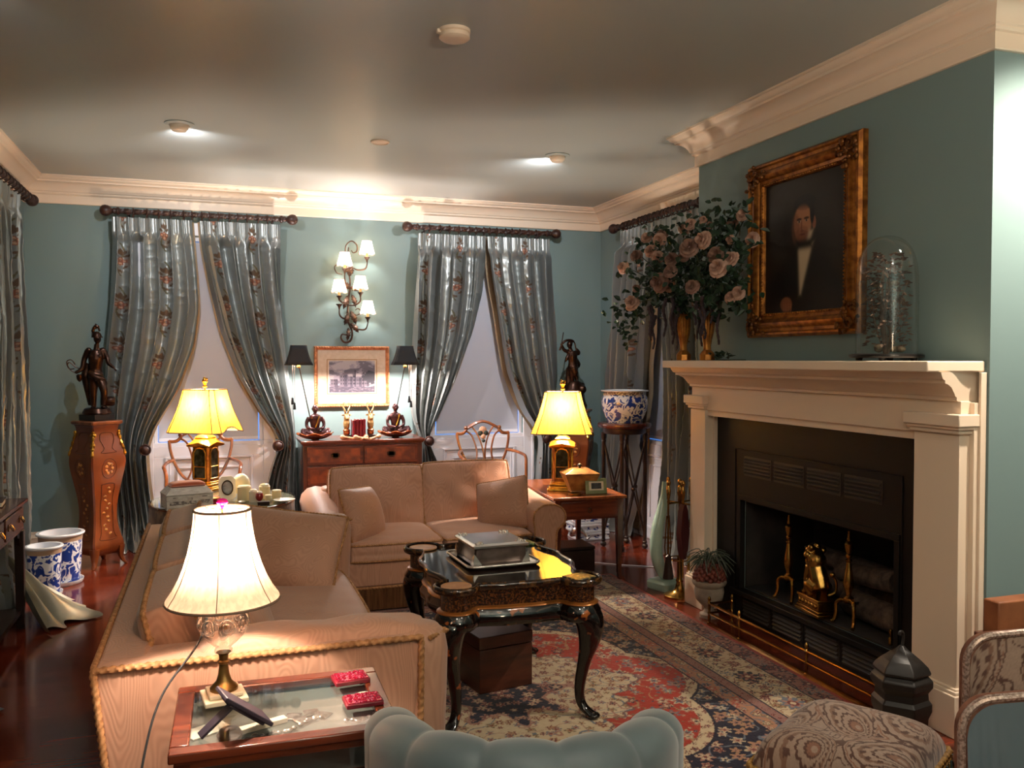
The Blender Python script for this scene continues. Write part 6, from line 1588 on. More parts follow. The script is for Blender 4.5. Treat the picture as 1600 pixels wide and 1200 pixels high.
# lion on a plinth
t = thing('brass_lion', 'brass seated lion on a stepped plinth between the andirons', 'figurine', (CX + .035, 3.70, FZ0), R(-8))
b = MB()
for w, d, z0, z1 in ((.055, .115, 0, .018), (.05, .105, .018, .032), (.045, .098, .032, .075), (.05, .104, .075, .09)): b.box(-w, w, -d, d, z0, z1)
for k in range(6): b.ball((-.047, -.075 + k * .03, .054), (.006, .014, .012), 8, 5)
b.build('plinth', MT['brass'], t, bevel=.003)
b = MB()
def lb_(pts, rr): 
    q = cr(pts, 4); b.tube(q, list(np.interp(np.linspace(0, 1, len(q)), np.linspace(0, 1, len(rr)), rr)), 10)
lb_([(.0, -.05, .13), (.0, -.03, .18), (0, .0, .24), (0, .02, .285)], [.045, .05, .046, .035])
for s in (-1, 1):
    lb_([(s * .026, .02, .24), (s * .028, .04, .18), (s * .026, .05, .13), (s * .026, .055, .098)], [.022, .018, .014, .014]); b.ball((s * .026, .066, .098), (.014, .022, .011))
    lb_([(s * .03, -.05, .14), (s * .042, .0, .15), (s * .04, -.02, .105), (s * .04, .01, .098)], [.03, .03, .018, .012])
b.ball((0, .045, .31), (.032, .036, .034)); b.ball((0, .078, .30), (.018, .02, .016))
for k in range(30):
    a = k * 2.4; rr = .020 + .026 * (k % 3) / 2
    b.ball((rr * cos(a), .018 + .014 * sin(k * 1.7), .298 + rr * sin(a)), .019, 8, 6)
b.ball((0, -.005, .27), (.05, .045, .05))
b.remesh('lion_body', MT['brass'], t, .005, 1)
b = MB(); b.tube(cr([(.02, -.085, .11), (.05, -.10, .13), (.055, -.095, .18), (.04, -.09, .21)], 5), .007, 6); b.ball((.038, -.09, .215), .014); b.build('tail', MT['brass'], t)
for s in (-1, 1):
    b = MB(); b.ball((s * .012, .082, .322), .005, 8, 6); b.build('eye', MT['darkbrass'], t)
# gas valve knob
tag(MB().lathe([(.012, 0), (.012, .03), (.006, .035), (.008, .05), (.010, .06), (.006, .07)], 12, (CX + .03, 3.17, FZ0)).build('brass_valve', MT['brass'], None), 'small brass valve knob at the right of the firebox floor', 'valve')
# brass fender: two rails on posts, returned to the wall at the left end
t = thing('brass_fender', 'low brass fender with two rails along the hearth', 'fender', (2.66, 3.50, 0))
b = MB(); fy0, fy1 = -.52, .80
for z in (.06, .115): b.tube([(.15, fy1 + .0, z), (.0, fy1, z), (0, fy0, z), (.15, fy0, z)], .0065, 8)
b.build('rails', MT['brass'], t)
MB().box(-.006, .004, fy0, fy1, .0, .012).build('base_strip', MT['brass'], t)
for x, y in ((0, fy1), (0, .50), (0, -.06), (0, fy0), (.15, fy1), (.15, fy0)):
    b = MB(); b.lathe([(.012, 0), (.012, .006), (.006, .012), (.008, .03), (.006, .05), (.010, .06), (.006, .07), (.008, .09), (.006, .105), (.011, .115), (.006, .125), (.010, .138), (.008, .148), (.002, .156)], 12, (x, y, 0)); b.build('post', MT['brass'], t)
# fire tools on a stand
t = thing('fire_tool_stand', 'brass fireplace tool stand with handles, at the far end of the mantel', 'tool stand', (2.79, 4.862, 0), R(20))
b = MB(); b.lathe([(.10, 0), (.10, .010), (.085, .018), (.05, .03), (.03, .05), (.02, .09), (.024, .10), (.016, .12), (.016, .25)], 28); b.build('base', MT['brass'], t)
b = MB(); b.lathe([(.008, .2), (.008, .60), (.014, .61), (.012, .63), (.018, .66), (.014, .70), (.006, .71), (.015, .725), (.012, .74), (.002, .75)], 14); b.build('stem', MT['brass'], t)
b = MB(); b.tube([(-.10, 0, .60), (.10, 0, .60)], .006, 8); b.build('hook_arm', MT['brass'], t); b = MB(); b.tube([(0, -.09, .594), (0, .09, .594)], .006, 8); b.build('hook_arm', MT['brass'], t); b = MB(); b.tube([(.075 * cos(2 * PI * k / 18), .075 * sin(2 * PI * k / 18), .24) for k in range(18)], .004, 6, closed=True); b.build('hook_ring', MT['brass'], t)
MT['maroon'] = mat('maroon_leather', (70, 20, 24), .5)
tools = [(-.10, 0, 'brush'), (.10, 0, 'poker'), (0, -.09, 'shovel'), (0, .09, 'tongs'), (-.055, -.07, 'bellows')]
for x, y, kd in tools:
    q = MB(); q.lathe([(.005, .14), (.005, .60), (.010, .61), (.007, .625), (.012, .65), (.014, .68), (.009, .705), (.007, .712), (.013, .722), (.014, .735), (.008, .748), (.001, .752)], 12, (x * 1.08, y * 1.08, .0)); q.build('tool_handle', MT['brass'], t)
    q = MB(); c = (x * 1.08, y * 1.08)
    if kd == 'shovel': q.loft([[(c[0] - w, c[1], z), (c[0] - w * .8, c[1] - .012, z), (c[0] + w * .8, c[1] - .012, z), (c[0] + w, c[1], z), (c[0] + w * .7, c[1] - .006, z), (c[0] - w * .7, c[1] - .006, z)] for z, w in ((.30, .012), (.26, .042), (.16, .045), (.14, .04))])
    elif kd == 'brush': q.lathe([(.006, .28), (.018, .27), (.02, .24), (.03, .16), (.034, .13)], 14, (c[0], c[1], 0))
    elif kd == 'bellows': q.loft([[(c[0] - w, c[1] - .018, z), (c[0] + w, c[1] - .018, z), (c[0] + w, c[1] + .018, z), (c[0] - w, c[1] + .018, z)] for z, w in ((.60, .01), (.56, .026), (.42, .042), (.32, .03), (.26, .01))])
    elif kd == 'tongs': q.tube([(c[0] - .012, c[1], .5), (c[0] - .03, c[1], .3), (c[0] - .008, c[1], .14)], .004, 6); q.tube([(c[0] + .012, c[1], .5), (c[0] + .03, c[1], .3), (c[0] + .008, c[1], .14)], .004, 6)
    else: q.tube([(c[0], c[1], .14), (c[0] + .02, c[1], .11), (c[0] + .025, c[1], .13)], .004, 6)
    q.build(kd, MT['maroon'] if kd == 'bellows' else MT['dark'] if kd == 'brush' else MT['brass'], t)
# stone urn with berries
t = thing('stone_urn', 'small stone urn heaped with red-brown berries and spiky leaves, by the fender', 'urn', (2.73, 4.415, 0))
MB().lathe([(.055, 0), (.055, .02), (.035, .03), (.026, .05), (.03, .062), (.05, .075), (.078, .105), (.086, .15), (.082, .18), (.092, .19), (.10, .205), (.098, .218), (.085, .22), (.078, .205), (.0, .20)], 36).build('urn_body', MT['stone'], t)
b = MB(); random.seed(5)
MT['berry'] = mat('red_brown_berry', (128, 62, 48), .5, c2=(96, 42, 34), nscale=30)
for k in range(90):
    a = k * 2.39996; f = k / 90; r = .085 * math.sqrt(1 - (f * 1.0) ** 2); z = .22 + .10 * f
    b.ball((r * cos(a), r * sin(a), z), .0145, 8, 6)
b.build('berries', MT['berry'], t)
b = MB()
for k in range(60):
    a = random.uniform(0, 6.28); l = random.uniform(.08, .17); e = random.uniform(.2, 1.2)
    p0 = Vector((random.uniform(-.03, .03), random.uniform(-.03, .03), .30)); dz = l * sin(e)
    b.tube(cr([tuple(p0), (p0.x + l * .5 * cos(a) * cos(e), p0.y + l * .5 * sin(a) * cos(e), p0.z + dz * .5 + .02), (p0.x + l * cos(a), p0.y + l * sin(a), p0.z + dz * .5 - .02 - .05 * random.random())], 4), [.0028] * 8 + [.0008], 4)
b.build('spiky_leaves', mat('grey_green_leaf', (84, 92, 76), .6, c2=(58, 66, 54), nscale=20), t)
# black hexagonal tin
t = thing('hexagonal_tin', 'dark glazed hexagonal canister with a pointed lid, at the right end of the hearth', 'canister', (2.56, 2.73, .0), R(12))
DG = mat('dark_brown_glaze', (30, 24, 21), .45, c2=(20, 16, 14), nscale=10)
MB().lathe([(.085, 0), (.095, .02), (.10, .10), (.112, .13), (.112, .16), (.10, .175), (.098, .20), (.115, .225), (.115, .25), (.10, .265), (.098, .27)], 6).build('body', DG, t, smooth=20, bevel=.004)
MB().lathe([(.104, .271), (.108, .28), (.098, .30), (.075, .322), (.045, .345), (.022, .362), (.010, .375)], 6).build('lid', DG, t, smooth=20, bevel=.003)
b = MB(); b.tube(cr([(0, 0, .37), (.008, 0, .40), (.004, 0, .425), (-.012, 0, .43), (-.016, 0, .418)], 5), .006, 8); b.build('handle', DG, t)

# ------------------------------------------------------------------ portrait in its gilt frame
PY0, PZ0 = 3.765, 2.095
t = thing('framed_portrait', 'gilt-framed dark oil portrait of a man in a black coat above the mantel', 'painting', (CX - .003, PY0, PZ0), -PI / 2)
# local x -> world -y ; local -y -> world -x
b = MB(); fw, fh = .905, .945
frame_ring(b, fw, fh, [(0, 0), (0, .03), (.012, .045), (.022, .046), (.03, .036), (.045, .034), (.06, .046), (.075, .05), (.088, .042), (.098, .028), (.112, .024), (.12, .028), (.128, .018), (.13, .006)])
fo = b.build('frame', MT['giltwood'], t, smooth=25)
random.seed(12)
for sx in (-1, 1):
    for sz in (-1, 1):
        b = MB(); cx, cz = sx * (fw / 2 - .055), sz * (fh / 2 - .055)
        for k in range(26):
            u, v = random.uniform(-.05, .05), random.uniform(-.05, .05)
            if random.random() < .5: u -= sx * random.random() * .08
            else: v -= sz * random.random() * .09
            u = max(-.05, min(.05, u)) if abs(v) > .06 else u
            b.ball((cx + u, -.045 - random.random() * .014, cz + v), (random.uniform(.008, .016), .010, random.uniform(.008, .016)), 8, 6)
        for k in range(3):
            a0 = random.random() * 6; b.tube([(cx + (.012 + .008 * k) * cos(a0 + j * .5), -.058, cz + (.012 + .008 * k) * sin(a0 + j * .5)) for j in range(9)], .005, 6)
        b.build('corner_ornament', MT['giltwood_d'] if 'giltwood_d' in MT else mat('antique_gilt_relief', (128, 78, 30), .45, .6, c2=(70, 38, 16), nscale=40), fo)
b = MB()
for (xa, za), (xb, zb) in (((-.33, -.352), (.33, -.352)), ((-.33, .352), (.33, .352)), ((-.33, -.352), (-.33, .352)), ((.33, -.352), (.33, .352))):
    n = int(math.hypot(xb - xa, zb - za) / .018)
    for k in range(n + 1): b.ball((xa + (xb - xa) * k / n, -.028, za + (zb - za) * k / n), .006, 6, 4)
b.build('beading', MT['giltwood'], fo)
def portrait():
    n, m = 210, 240; x = np.linspace(0, 1, n)[:, None] + np.zeros((1, m)); v = np.linspace(0, 1, m)[None, :] + np.zeros((n, 1))   # v from the top
    c = np.empty((n, m, 3)); bg = fbm(x * 5, v * 5, 3, 3)[..., None]; c[:] = srgb((32, 25, 20)) * (.7 + .7 * bg)
    SKN = srgb((168, 112, 76)); SH = srgb((104, 58, 38)); DKK = srgb((14, 12, 12))
    def soft(a, k=18): return 1 / (1 + np.exp(np.clip(a * k * 2.2, -40, 40)))
    def blend(w, k):
        w = w[..., None]; c[:] = c * (1 - w) + np.array(k) * w
    ell = lambda cx, cy, rx, ry: np.hypot((x - cx) / rx, (v - cy) / ry) - 1
    blend(soft(ell(.5, 1.05, .50, .50), 14), srgb((18, 15, 14)))           # coat
    blend(soft(ell(.50, .265, .128, .115), 14), DKK)                        # hair
    blend(soft(ell(.625, .36, .022, .045), 8), srgb((140, 84, 58)))        # ear
    blend(soft(ell(.485, .345, .108, .135), 14), SKN)                       # face
    blend(soft(ell(.50, .455, .075, .05), 10) * .9, SH)
    blend(soft(ell(.485, .43, .085, .06), 10) * .6, srgb((132, 80, 54)))
    blend(soft(ell(.40, .38, .05, .11), 6) * .55, SH)
    blend(soft(np.maximum(ell(.51, .20, .13, .055), v - .235 - .05 * (x - .42)), 30), DKK)
    blend(soft(ell(.60, .28, .026, .09), 10), DKK)
    for ex in (.443, .532):
        blend(soft(ell(ex, .318, .032, .010), 5), srgb((62, 34, 24))); blend(soft(ell(ex, .335, .022, .008), 4) * .8, srgb((170, 140, 116))); blend(soft(ell(ex, .335, .009, .008), 4), DKK)
    blend(soft(ell(.472, .37, .009, .042), 4) * .7, SH); blend(soft(ell(.478, .405, .022, .008), 4) * .7, SH)
    blend(soft(ell(.485, .432, .034, .007), 4) * .9, srgb((96, 40, 32)))
    blend(soft(np.maximum(np.abs(x - .505 + (v - .6) * .16) - .082 * (1 - (v - .53) / .36), np.maximum(.51 - v, v - .865)), 60), srgb((196, 176, 146)))   # shirt front
    blend(soft(np.maximum(np.abs(x - .565 - (.47 - v) * .4) - .022, np.maximum(.415 - v, v - .49)), 60), srgb((190, 170, 142)))
    blend(soft(np.maximum(np.abs(v - .505) - .034, np.abs(x - .505) - .10), 50), DKK)            # cravat
    blend(soft(ell(.285, .935, .075, .055), 9), srgb((128, 78, 54))); 
    for k in range(4): blend(soft(ell(.255 + .03 * k, .955 + .004 * k, .012, .04), 5) * .6, srgb((150, 96, 66)))
    V = np.stack([(x - .5) * .652, -.0075 + 0 * x, (.5 - v) * .70], -1)
    npgrid('canvas', V, c, mat('varnished_canvas', (30, 25, 20), .35, spec=.3, attr=True), t, smooth=False)
portrait()

# ------------------------------------------------------------------ vases and roses on the mantel
def gilt_vase(label, y):
    t = thing('gilt_vase', label, 'vase', (2.725, y, 1.4955), 0, 'fluted gilt vases')
    b = MB(); b.lathe([(.046, 0), (.046, .035), (.040, .042), (.034, .05), (.022, .062)], 8); b.build('octagonal_foot', MT['vasegold'], t, smooth=20, bevel=.002)
    rings = []
    for r, z in ((.022, .062), (.020, .085), (.026, .12), (.036, .165), (.041, .21), (.040, .25), (.036, .285), (.038, .30)):
        rings.append([(r * (1 + .05 * cos(10 * 2 * PI * j / 60)) * cos(2 * PI * j / 60), r * (1 + .05 * cos(10 * 2 * PI * j / 60)) * sin(2 * PI * j / 60), z) for j in range(60)])
    b = MB(); b.loft(rings); b.build('fluted_body', MT['vasegold'], t, smooth=60)
MT['vasegold'] = mat('antique_gilt_vase', (186, 124, 56), .35, .75, c2=(132, 80, 34), nscale=16)
gilt_vase('fluted gilt vase at the far end of the mantel shelf', 4.715); gilt_vase('fluted gilt vase nearer the portrait on the mantel', 4.445)
t = thing('rose_arrangement', 'dusky pink roses with dark foliage and trailing amaranth, in the gilt vases', 'flowers', (2.72, 4.58, 1.79))
O = Vector((2.72, 4.58, 1.79))
def rose_part(w, r, nm, mm, face):
    """layered petals round a bud; w = world position"""
    b = MB(); c = Vector(w) - O; f = Vector(face).normalized(); u = f.orthogonal().normalized(); s = f.cross(u)
    rs = random.Random(int(w[1] * 1000 + w[2] * 77))
    for layer, (n, rr, h, cup) in enumerate(((3, .34, .42, 1.1), (4, .56, .36, .95), (5, .80, .22, .7), (6, 1.0, .02, .45))):
        for k in range(n):
            a0 = 2 * PI * (k + .5 * layer + .2 * rs.random()) / n; wd = 2 * PI / n * .72
            def pet(p, q):
                an = a0 + (p - .5) * 2 * wd * (.55 + .45 * sin(PI * min(1, q * .8 + .2))); rad = r * rr * (.25 + .75 * q ** .8)
                hh = r * (h + cup * .5 * q - (.25 * q ** 3 if layer > 1 else 0) - .35) - r * .10 * (2 * p - 1) ** 2
                return tuple(c + u * (rad * cos(an)) + s * (rad * sin(an)) + f * hh)
            b.grid(pet, 6, 6)
    b.ball(tuple(c - f * r * .15), (r * .3, r * .3, r * .3), 8, 6)
    b.build(nm, mm, t, smooth=80)
ROSES = [(2.62, 5.285, 2.115, 0.039, 'b'), (2.7, 5.247, 2.194, 0.038, 'd'), (2.66, 4.976, 2.191, 0.037, 'b'), (2.6, 4.765, 2.125, 0.035, 'b'), (2.75, 5.198, 2.309, 0.034, 'b'), (2.7, 4.933, 2.252, 0.041, 'b'), (2.76, 5.009, 2.301, 0.037, 'd'), (2.78, 4.756, 2.307, 0.036, 'b'), (2.7, 4.554, 2.301, 0.034, 'b'), (2.52, 4.262, 2.123, 0.05, 'd'), (2.56, 4.189, 2.154, 0.046, 'b'), (2.56, 4.53, 2.086, 0.037, 'd'), (2.54, 4.502, 2.016, 0.037, 'd'), (2.54, 4.646, 1.957, 0.054, 'd'), (2.56, 5.034, 1.868, 0.049, 'b'), (2.5, 4.193, 1.901, 0.038, 'd'), (2.5, 3.94, 1.977, 0.047, 'b'), (2.58, 3.946, 2.027, 0.04, 'b'), (2.62, 4.156, 2.072, 0.042, 'd'), (2.68, 4.106, 2.148, 0.024, 'b'), (2.74, 4.083, 2.282, 0.031, 'b'), (2.76, 4.205, 2.256, 0.029, 'd'), (2.74, 3.993, 2.136, 0.038, 'b'), (2.66, 4.066, 1.837, 0.031, 'b'), (2.68, 4.024, 1.855, 0.034, 'b'), (2.76, 4.511, 2.32, 0.023, 'b'), (2.6, 4.454, 2.094, 0.03, 'd'), (2.6, 4.622, 1.938, 0.034, 'd'), (2.66, 5.167, 1.97, 0.025, 'd'), (2.75, 4.418, 2.276, 0.022, 'd')]
MT['petal_d'] = mat('mauve_rose_petal', (150, 116, 98), .6, c2=(126, 92, 80), nscale=20)
random.seed(21)
for x, y, z, r, k in ROSES:
    rose_part((x - .04, y - .015, z), r * 1.16, 'rose', MT['petal'] if k == 'b' else MT['petal_d'], (-.75 + random.uniform(-.25, .2), -.55 + random.uniform(-.35, .35), random.uniform(-.1, .45)))
# stems
b = MB()
for x, y, z, r, k in ROSES:
    w = Vector((x, y, z)) - O; yv = .135 if w.y > .0 else -.135
    b.tube(cr([(.005, yv, -.06), (.005 + w.x * .3, yv + (w.y - yv) * .35, .05 + w.z * .35), tuple(w)], 5), .003, 5)
b.build('stems', MT['leaf'], t)
# foliage
def leaf_q(b, c, d, l, w_, n):
    d = d.normalized(); s = d.cross(n); s = s.normalized() if s.length > 1e-4 else Vector((1, 0, 0)); n2 = s.cross(d)
    p = [c, c + d * l * .35 + s * w_ + n2 * .004, c + d * l * .75 + s * w_ * .7, c + d * l - n2 * l * .12, c + d * l * .75 - s * w_ * .7, c + d * l * .35 - s * w_ + n2 * .004, c + d * l * .5 - n2 * .004]
    b.add([tuple(q) for q in p], [(0, 1, 6), (1, 2, 6), (2, 3, 6), (3, 4, 6), (4, 5, 6), (5, 0, 6)])
b = MB(); random.seed(33)
sprays = [(Vector((x, y, z)) - O, 16) for x, y, z, r, k in ROSES] + [(Vector((-.10, .86, .02)), 26), (Vector((-.12, .70, .0)), 26), (Vector((-.08, .76, -.10)), 18), (Vector((-.1, .55, .06)), 30), (Vector((-.02, -.32, .50)), 8), (Vector((.02, .0, .55)), 10), (Vector((-.12, .2, .15)), 70), (Vector((-.1, -.1, .2)), 70), (Vector((-.08, -.28, .2)), 70), (Vector((-.06, -.42, .12)), 60), (Vector((-.1, .35, .25)), 50), (Vector((-.12, .0, .05)), 60), (Vector((-.06, -.3, .38)), 34), (Vector((-.04, -.15, .34)), 40), (Vector((-.1, -.32, .03)), 50), (Vector((-.1, .12, .32)), 40), (Vector((-.05, -.48, .25)), 22)]
for c, n in sprays:
    for k in range(int(n * 1.05)):
        p = c + Vector((.035, .01, 0)) + Vector((random.gauss(0, .045), random.gauss(0, .065), random.gauss(0, .055)))
        if p.y < -.28 and p.x > .01: p.x = .01 - .04 * random.random()
        if p.x > .11: p.x = .08
        leaf_q(b, p, Vector((random.uniform(-1, .6), random.uniform(-1, 1), random.uniform(-.8, .9))), random.uniform(.035, .06), random.uniform(.012, .02), Vector((-.6, -.6, .6)))
b.build('foliage', MT['leaf'], t, smooth=0)
# trailing amaranth
MT['amaranth'] = mat('dusky_amaranth', (66, 52, 58), .8, c2=(44, 34, 40), nscale=40)
for k in range(16):
    y = random.uniform(-.34, .36); x = random.uniform(-.16, -.02); l = random.uniform(.14, .26); z0 = random.uniform(-.02, .08)
    b = MB(); n = 16
    P = [(x + .012 * sin(j * .5 + k), y + .01 * cos(j * .4 + k), z0 - l * j / n) for j in range(n + 1)]
    b.tube(P, [.010 * (1 - .5 * j / n) * (1 + .35 * (j % 2)) for j in range(n + 1)], 7); b.build('amaranth_tassel', MT['amaranth'], t)
# sprig lying on the shelf
b = MB(); random.seed(3)
for k in range(26): leaf_q(b, Vector((2.70 + random.uniform(-.03, .03), 4.33 - random.random() * .12, 1.5 + random.random() * .03)), Vector((random.uniform(-1, 1), random.uniform(-1, 1), .4)), .04, .012, Vector((0, 0, 1)))
b.tube([(2.70, 4.34, 1.499), (2.70, 4.02, 1.499)], .003, 5)
tag(b.build('fallen_sprig', MT['leaf'], None, smooth=0), 'dark leafy sprig lying on the mantel shelf beside the nearer gilt vase', 'sprig')
# glass dome with dried arrangement
t = thing('glass_dome', 'tall glass dome over a dried arrangement at the right end of the mantel', 'glass dome', (2.738, 3.03, 1.4955))
b = MB(); b.lathe([(.145, .012), (.15, .018), (.15, .026), (.135, .03), (0, .03)], 44)
b.build('base', MT['black_l'] if 'black_l' in MT else mat('ebonised_base', (20, 17, 16), .3), t)
for k in range(4): q = MB(); q.lathe([(.014, 0), (.016, .013)], 12, (.11 * cos(k * PI / 2 + .7), .11 * sin(k * PI / 2 + .7), 0)); q.build('foot', bpy.data.materials['ebonised_base'], t)
prof = [(.125, .03), (.125, .20), (.124, .34), (.120, .40), (.108, .45), (.088, .49), (.06, .518), (.03, .531), (.001, .534)]
b = MB(); b.lathe([(p[0], 0 + p[1]) for p in [(q[0], q[2]) for q in cr([(r, 0, z) for r, z in prof], 4)]], 48, caps=False); b.build('dome', thin_glass('dome_glass', (.97, .98, .97), .25, .015), t, smooth=80)
b = MB(); random.seed(17)
DRY = mat('dried_stems', (116, 92, 72), .9, c2=(70, 54, 46), nscale=30)
for k in range(50):
    a = random.uniform(0, 6.28); r = random.uniform(.02, .09); h = random.uniform(.2, .42)
    b.tube(cr([(.01 * cos(a), .01 * sin(a), .03), (.5 * r * cos(a), .5 * r * sin(a), h * .5), (r * cos(a + .5), r * sin(a + .5), h)], 4), .0018, 4)
b.build('dried_stems', DRY, t)
DF = mat('dried_feathers', (70, 50, 42), .95, c2=(104, 80, 62), nscale=24)
b = MB()
for k in range(460):
    a = random.uniform(0, 6.28); z = .06 + .40 * random.random() ** .8; r = .085 * math.sqrt(random.random()) * (1 if z < .4 else .7)
    leaf_q(b, Vector((r * cos(a), r * sin(a), z)), Vector((cos(a), sin(a), random.uniform(-.5, .8))), random.uniform(.018, .03), .008, Vector((0, 0, 1)))
b.build('dried_leaves', DF, t, smooth=0)
for k in range(12):
    a = random.uniform(0, 6.28); q = MB(); r = random.uniform(.03, .085); z = random.choice((.05, .06, .18, .26, .33))
    q.ball((r * cos(a), r * sin(a), z), (.018, .018, .014), 8, 6); q.build('dried_flower', mat('dried_flower', (150, 130, 100), .9, c2=(110, 84, 66), nscale=50) if k == 0 else bpy.data.materials['dried_flower'], t)
# ------------------------------------------------------------------ paisley cloth painted with numpy
PAIS = mat('paisley_weave', (150, 120, 104), .75, sheen=.25, attr=True)
def paisley(x, y, s=0):
    """x, y metres -> linear colours"""
    BG = srgb((146, 122, 106)); LN = srgb((78, 46, 34)); MDC = srgb((116, 84, 66)); RS = srgb((124, 84, 64)); GR = srgb((140, 132, 124))
    c = np.empty(x.shape + (3,)); c[:] = BG
    wx = x + .03 * np.sin(y * 17 + 1 + s) + .02 * (vn(x * 9, y * 9, s + 3) - .5); wy = y + .03 * np.sin(x * 15 + s)
    fl = fbm(x * 26, y * 26, s + 5, 2); c[np.abs((fl * 5) % 1 - .5) < .10] = LN
    # big drops on a lattice
    best = np.full(x.shape, 9.0); ang = np.zeros(x.shape); idx = np.zeros(x.shape)
    P = .23
    for i in range(-5, 7):
        for j in range(-5, 7):
            cx, cy = (i + .5 * (j % 2)) * P, j * P * .74
            dx, dy = wx - cx, wy - cy
            fl_ = 1 if (i + j) % 2 else -1
            rr = np.hypot(dx, dy); a = np.arctan2(dy, dx * fl_)
            d = rr / (1 + .50 * np.cos(a - .9 - rr * 12))       # bent teardrop
            m = d < best; best = np.where(m, d, best); ang = np.where(m, a, ang); idx = np.where(m, (i * 7 + j * 3) % 5, idx)
    q = best / P
    c[q < .47] = BG
    sc = .03 * np.abs(np.sin(ang * 9))
    def ring(r, w, k): c[np.abs(q - r - sc * .5) < w] = k
    ring(.455, .016, LN); ring(.41, .010, RS); ring(.335, .014, LN); ring(.25, .022, MDC); ring(.155, .010, LN); c[q < .10] = RS; ring(.085, .012, LN); c[q < .04] = BG
    sp = np.sin(ang * 14 + best * 90)
    c[(q > .36) & (q < .40) & (sp > .55)] = LN; c[(q > .21) & (q < .26) & (sp > .2)] = LN
    c *= (.85 + .25 * vn(x * 400, y * 400, 9))[..., None]
    return c
# ------------------------------------------------------------------ ottoman with tassel fringe
OX, OY, OR = 1.765, 2.075, R(-33)
t = thing('paisley_ottoman', 'paisley footstool with gold tassel fringe, bottom right foreground', 'ottoman', (OX, OY, .0115), R(31))
OW, OD, OZ = .50, .42, .355
n, m = 200, 180
u = np.linspace(-1, 1, n)[:, None] + np.zeros((1, m)); v = np.linspace(-1, 1, m)[None, :] + np.zeros((n, 1))
T = ((1 - np.abs(u) ** 5) * (1 - np.abs(v) ** 5)).clip(0) ** .5
k = 1 - .05 * (u * u * v * v) ** 2
V = np.stack([OW / 2 * u * k, OD / 2 * v * k, OZ - .03 + .10 * T + .006 * np.sin(u * 6) * T], -1)
npgrid('cushion_top', V, paisley(V[..., 0], V[..., 1], 2), PAIS, t)
def ring_rect(w, d, r=.03): return rrect(w, d, r)
b = MB(); b.loft([[(x, y, z) for x, y in rrect(OW / 2 - .005, OD / 2 - .005, .03)] for z in (.10, OZ - .028)]); b.build('box_side', mat('paisley_side', (130, 100, 82), .8), t, smooth=30)
GB = mat('gold_braid', (164, 124, 62), .6, c2=(112, 80, 38), nscale=60)
b = MB()
for z in (OZ - .035, OZ - .05): rope(b, [(x, y, z) for x, y in rrect(OW / 2 + .002, OD / 2 + .002, .03)], .009, True)
b.build('braid', GB, t)
TS = [mat('tassel_gold', (150, 124, 72), .7, c2=(110, 90, 52), nscale=80, stretch=(1, 1, .1)), mat('tassel_teal', (92, 108, 104), .7, c2=(64, 78, 76), nscale=80, stretch=(1, 1, .1))]
path = resample([(x, y, 0) for x, y in rrect(OW / 2 + .012, OD / 2 + .012, .03)], .024, True)
for i, (x, y, _) in enumerate(path[:98]):
    q = MB(); q.lathe([(.003, OZ - .05), (.003, OZ - .07), (.008, OZ - .076), (.0085, OZ - .086), (.005, OZ - .092), (.008, OZ - .098), (.010, OZ - .135), (.011, OZ - .14), (.0, OZ - .139)], 9, (x, y, 0)); q.build('tassel', TS[i % 2], t)
for sx in (-1, 1):
    for sy in (-1, 1): q = MB(); q.lathe([(.02, .10), (.026, .08), (.018, .03), (.022, .0)], 14, (sx * (OW / 2 - .05), sy * (OD / 2 - .05), 0)); q.build('leg', MT['dark'], t)

# ------------------------------------------------------------------ tufted slate-blue tub chair, back to the camera
VELV = mat('slate_velvet', (88, 102, 106), .5, sheen=.6, c2=(74, 88, 93), nscale=5)
BCX, BCY, BCR = .655, 1.83, R(-20)
t = thing('tufted_tub_chair', 'slate-blue velvet tub chair with a channelled back, bottom centre foreground', 'chair', (BCX, BCY, .012), BCR + PI)
def tub(u, v):
    """curved back: u along the arc (0..1), v around the roll section"""
    a = R(200) * (u - .5); e = abs(2 * u - 1)
    rx, ry = .295, .30
    ch = abs(cos(PI * (u * 7 + .5))) ** .5
    top = .74 - .05 * e ** 2 - .10 * max(0, e - .7) ** 1.2 + .014 * ch
    s = v * 2 * PI; th = .052 + .012 * ch
    ox = th * cos(s); oz = sin(s)
    cxr = 1 + ox / .3
    zz = top - .055 + .055 * oz if oz > -.0 else top - .055 + .48 * oz
    return (rx * sin(a) * cxr, (ry * cos(a)) * cxr - .02, zz)
b = MB(); b.grid(tub, 140, 36, cv=True)
for end in (0, 1):
    ring = [tub(end, j / 36) for j in range(36)]; b.add(ring, [tuple(range(36))])
weld(b.build('channelled_back', VELV, t, smooth=70))
b = MB()
for j in range(1, 7):
    uu = j / 7; b.tube([tuple(Vector(tub(uu, vv)) * 1.0 + Vector((0, 0, .0008))) for vv in np.linspace(-.15, .45, 14)], .0022, 5)
b.build('channel_seam', mat('dark_slate_seam', (66, 80, 84), .7), t)
b = MB(); b.at((0, 0, .40)); cushion(b, .42, .46, .14, p=6, q=.35, crown=.02); weld(b.build('seat_cushion', VELV, t, smooth=70))
b = MB(); b.lathe([(.22, .16), (.235, .18), (.235, .33)], 36, (0, -.0, 0), sx=1.0, sy=.95); b.build('seat_base', VELV, t)
for sx in (-1, 1):
    for sy in (-1, 1): q = MB(); q.lathe([(.014, 0), (.022, .16), (.024, .17)], 12, (sx * .16, sy * .16, 0)); q.build('leg', MT['mahog'], t)

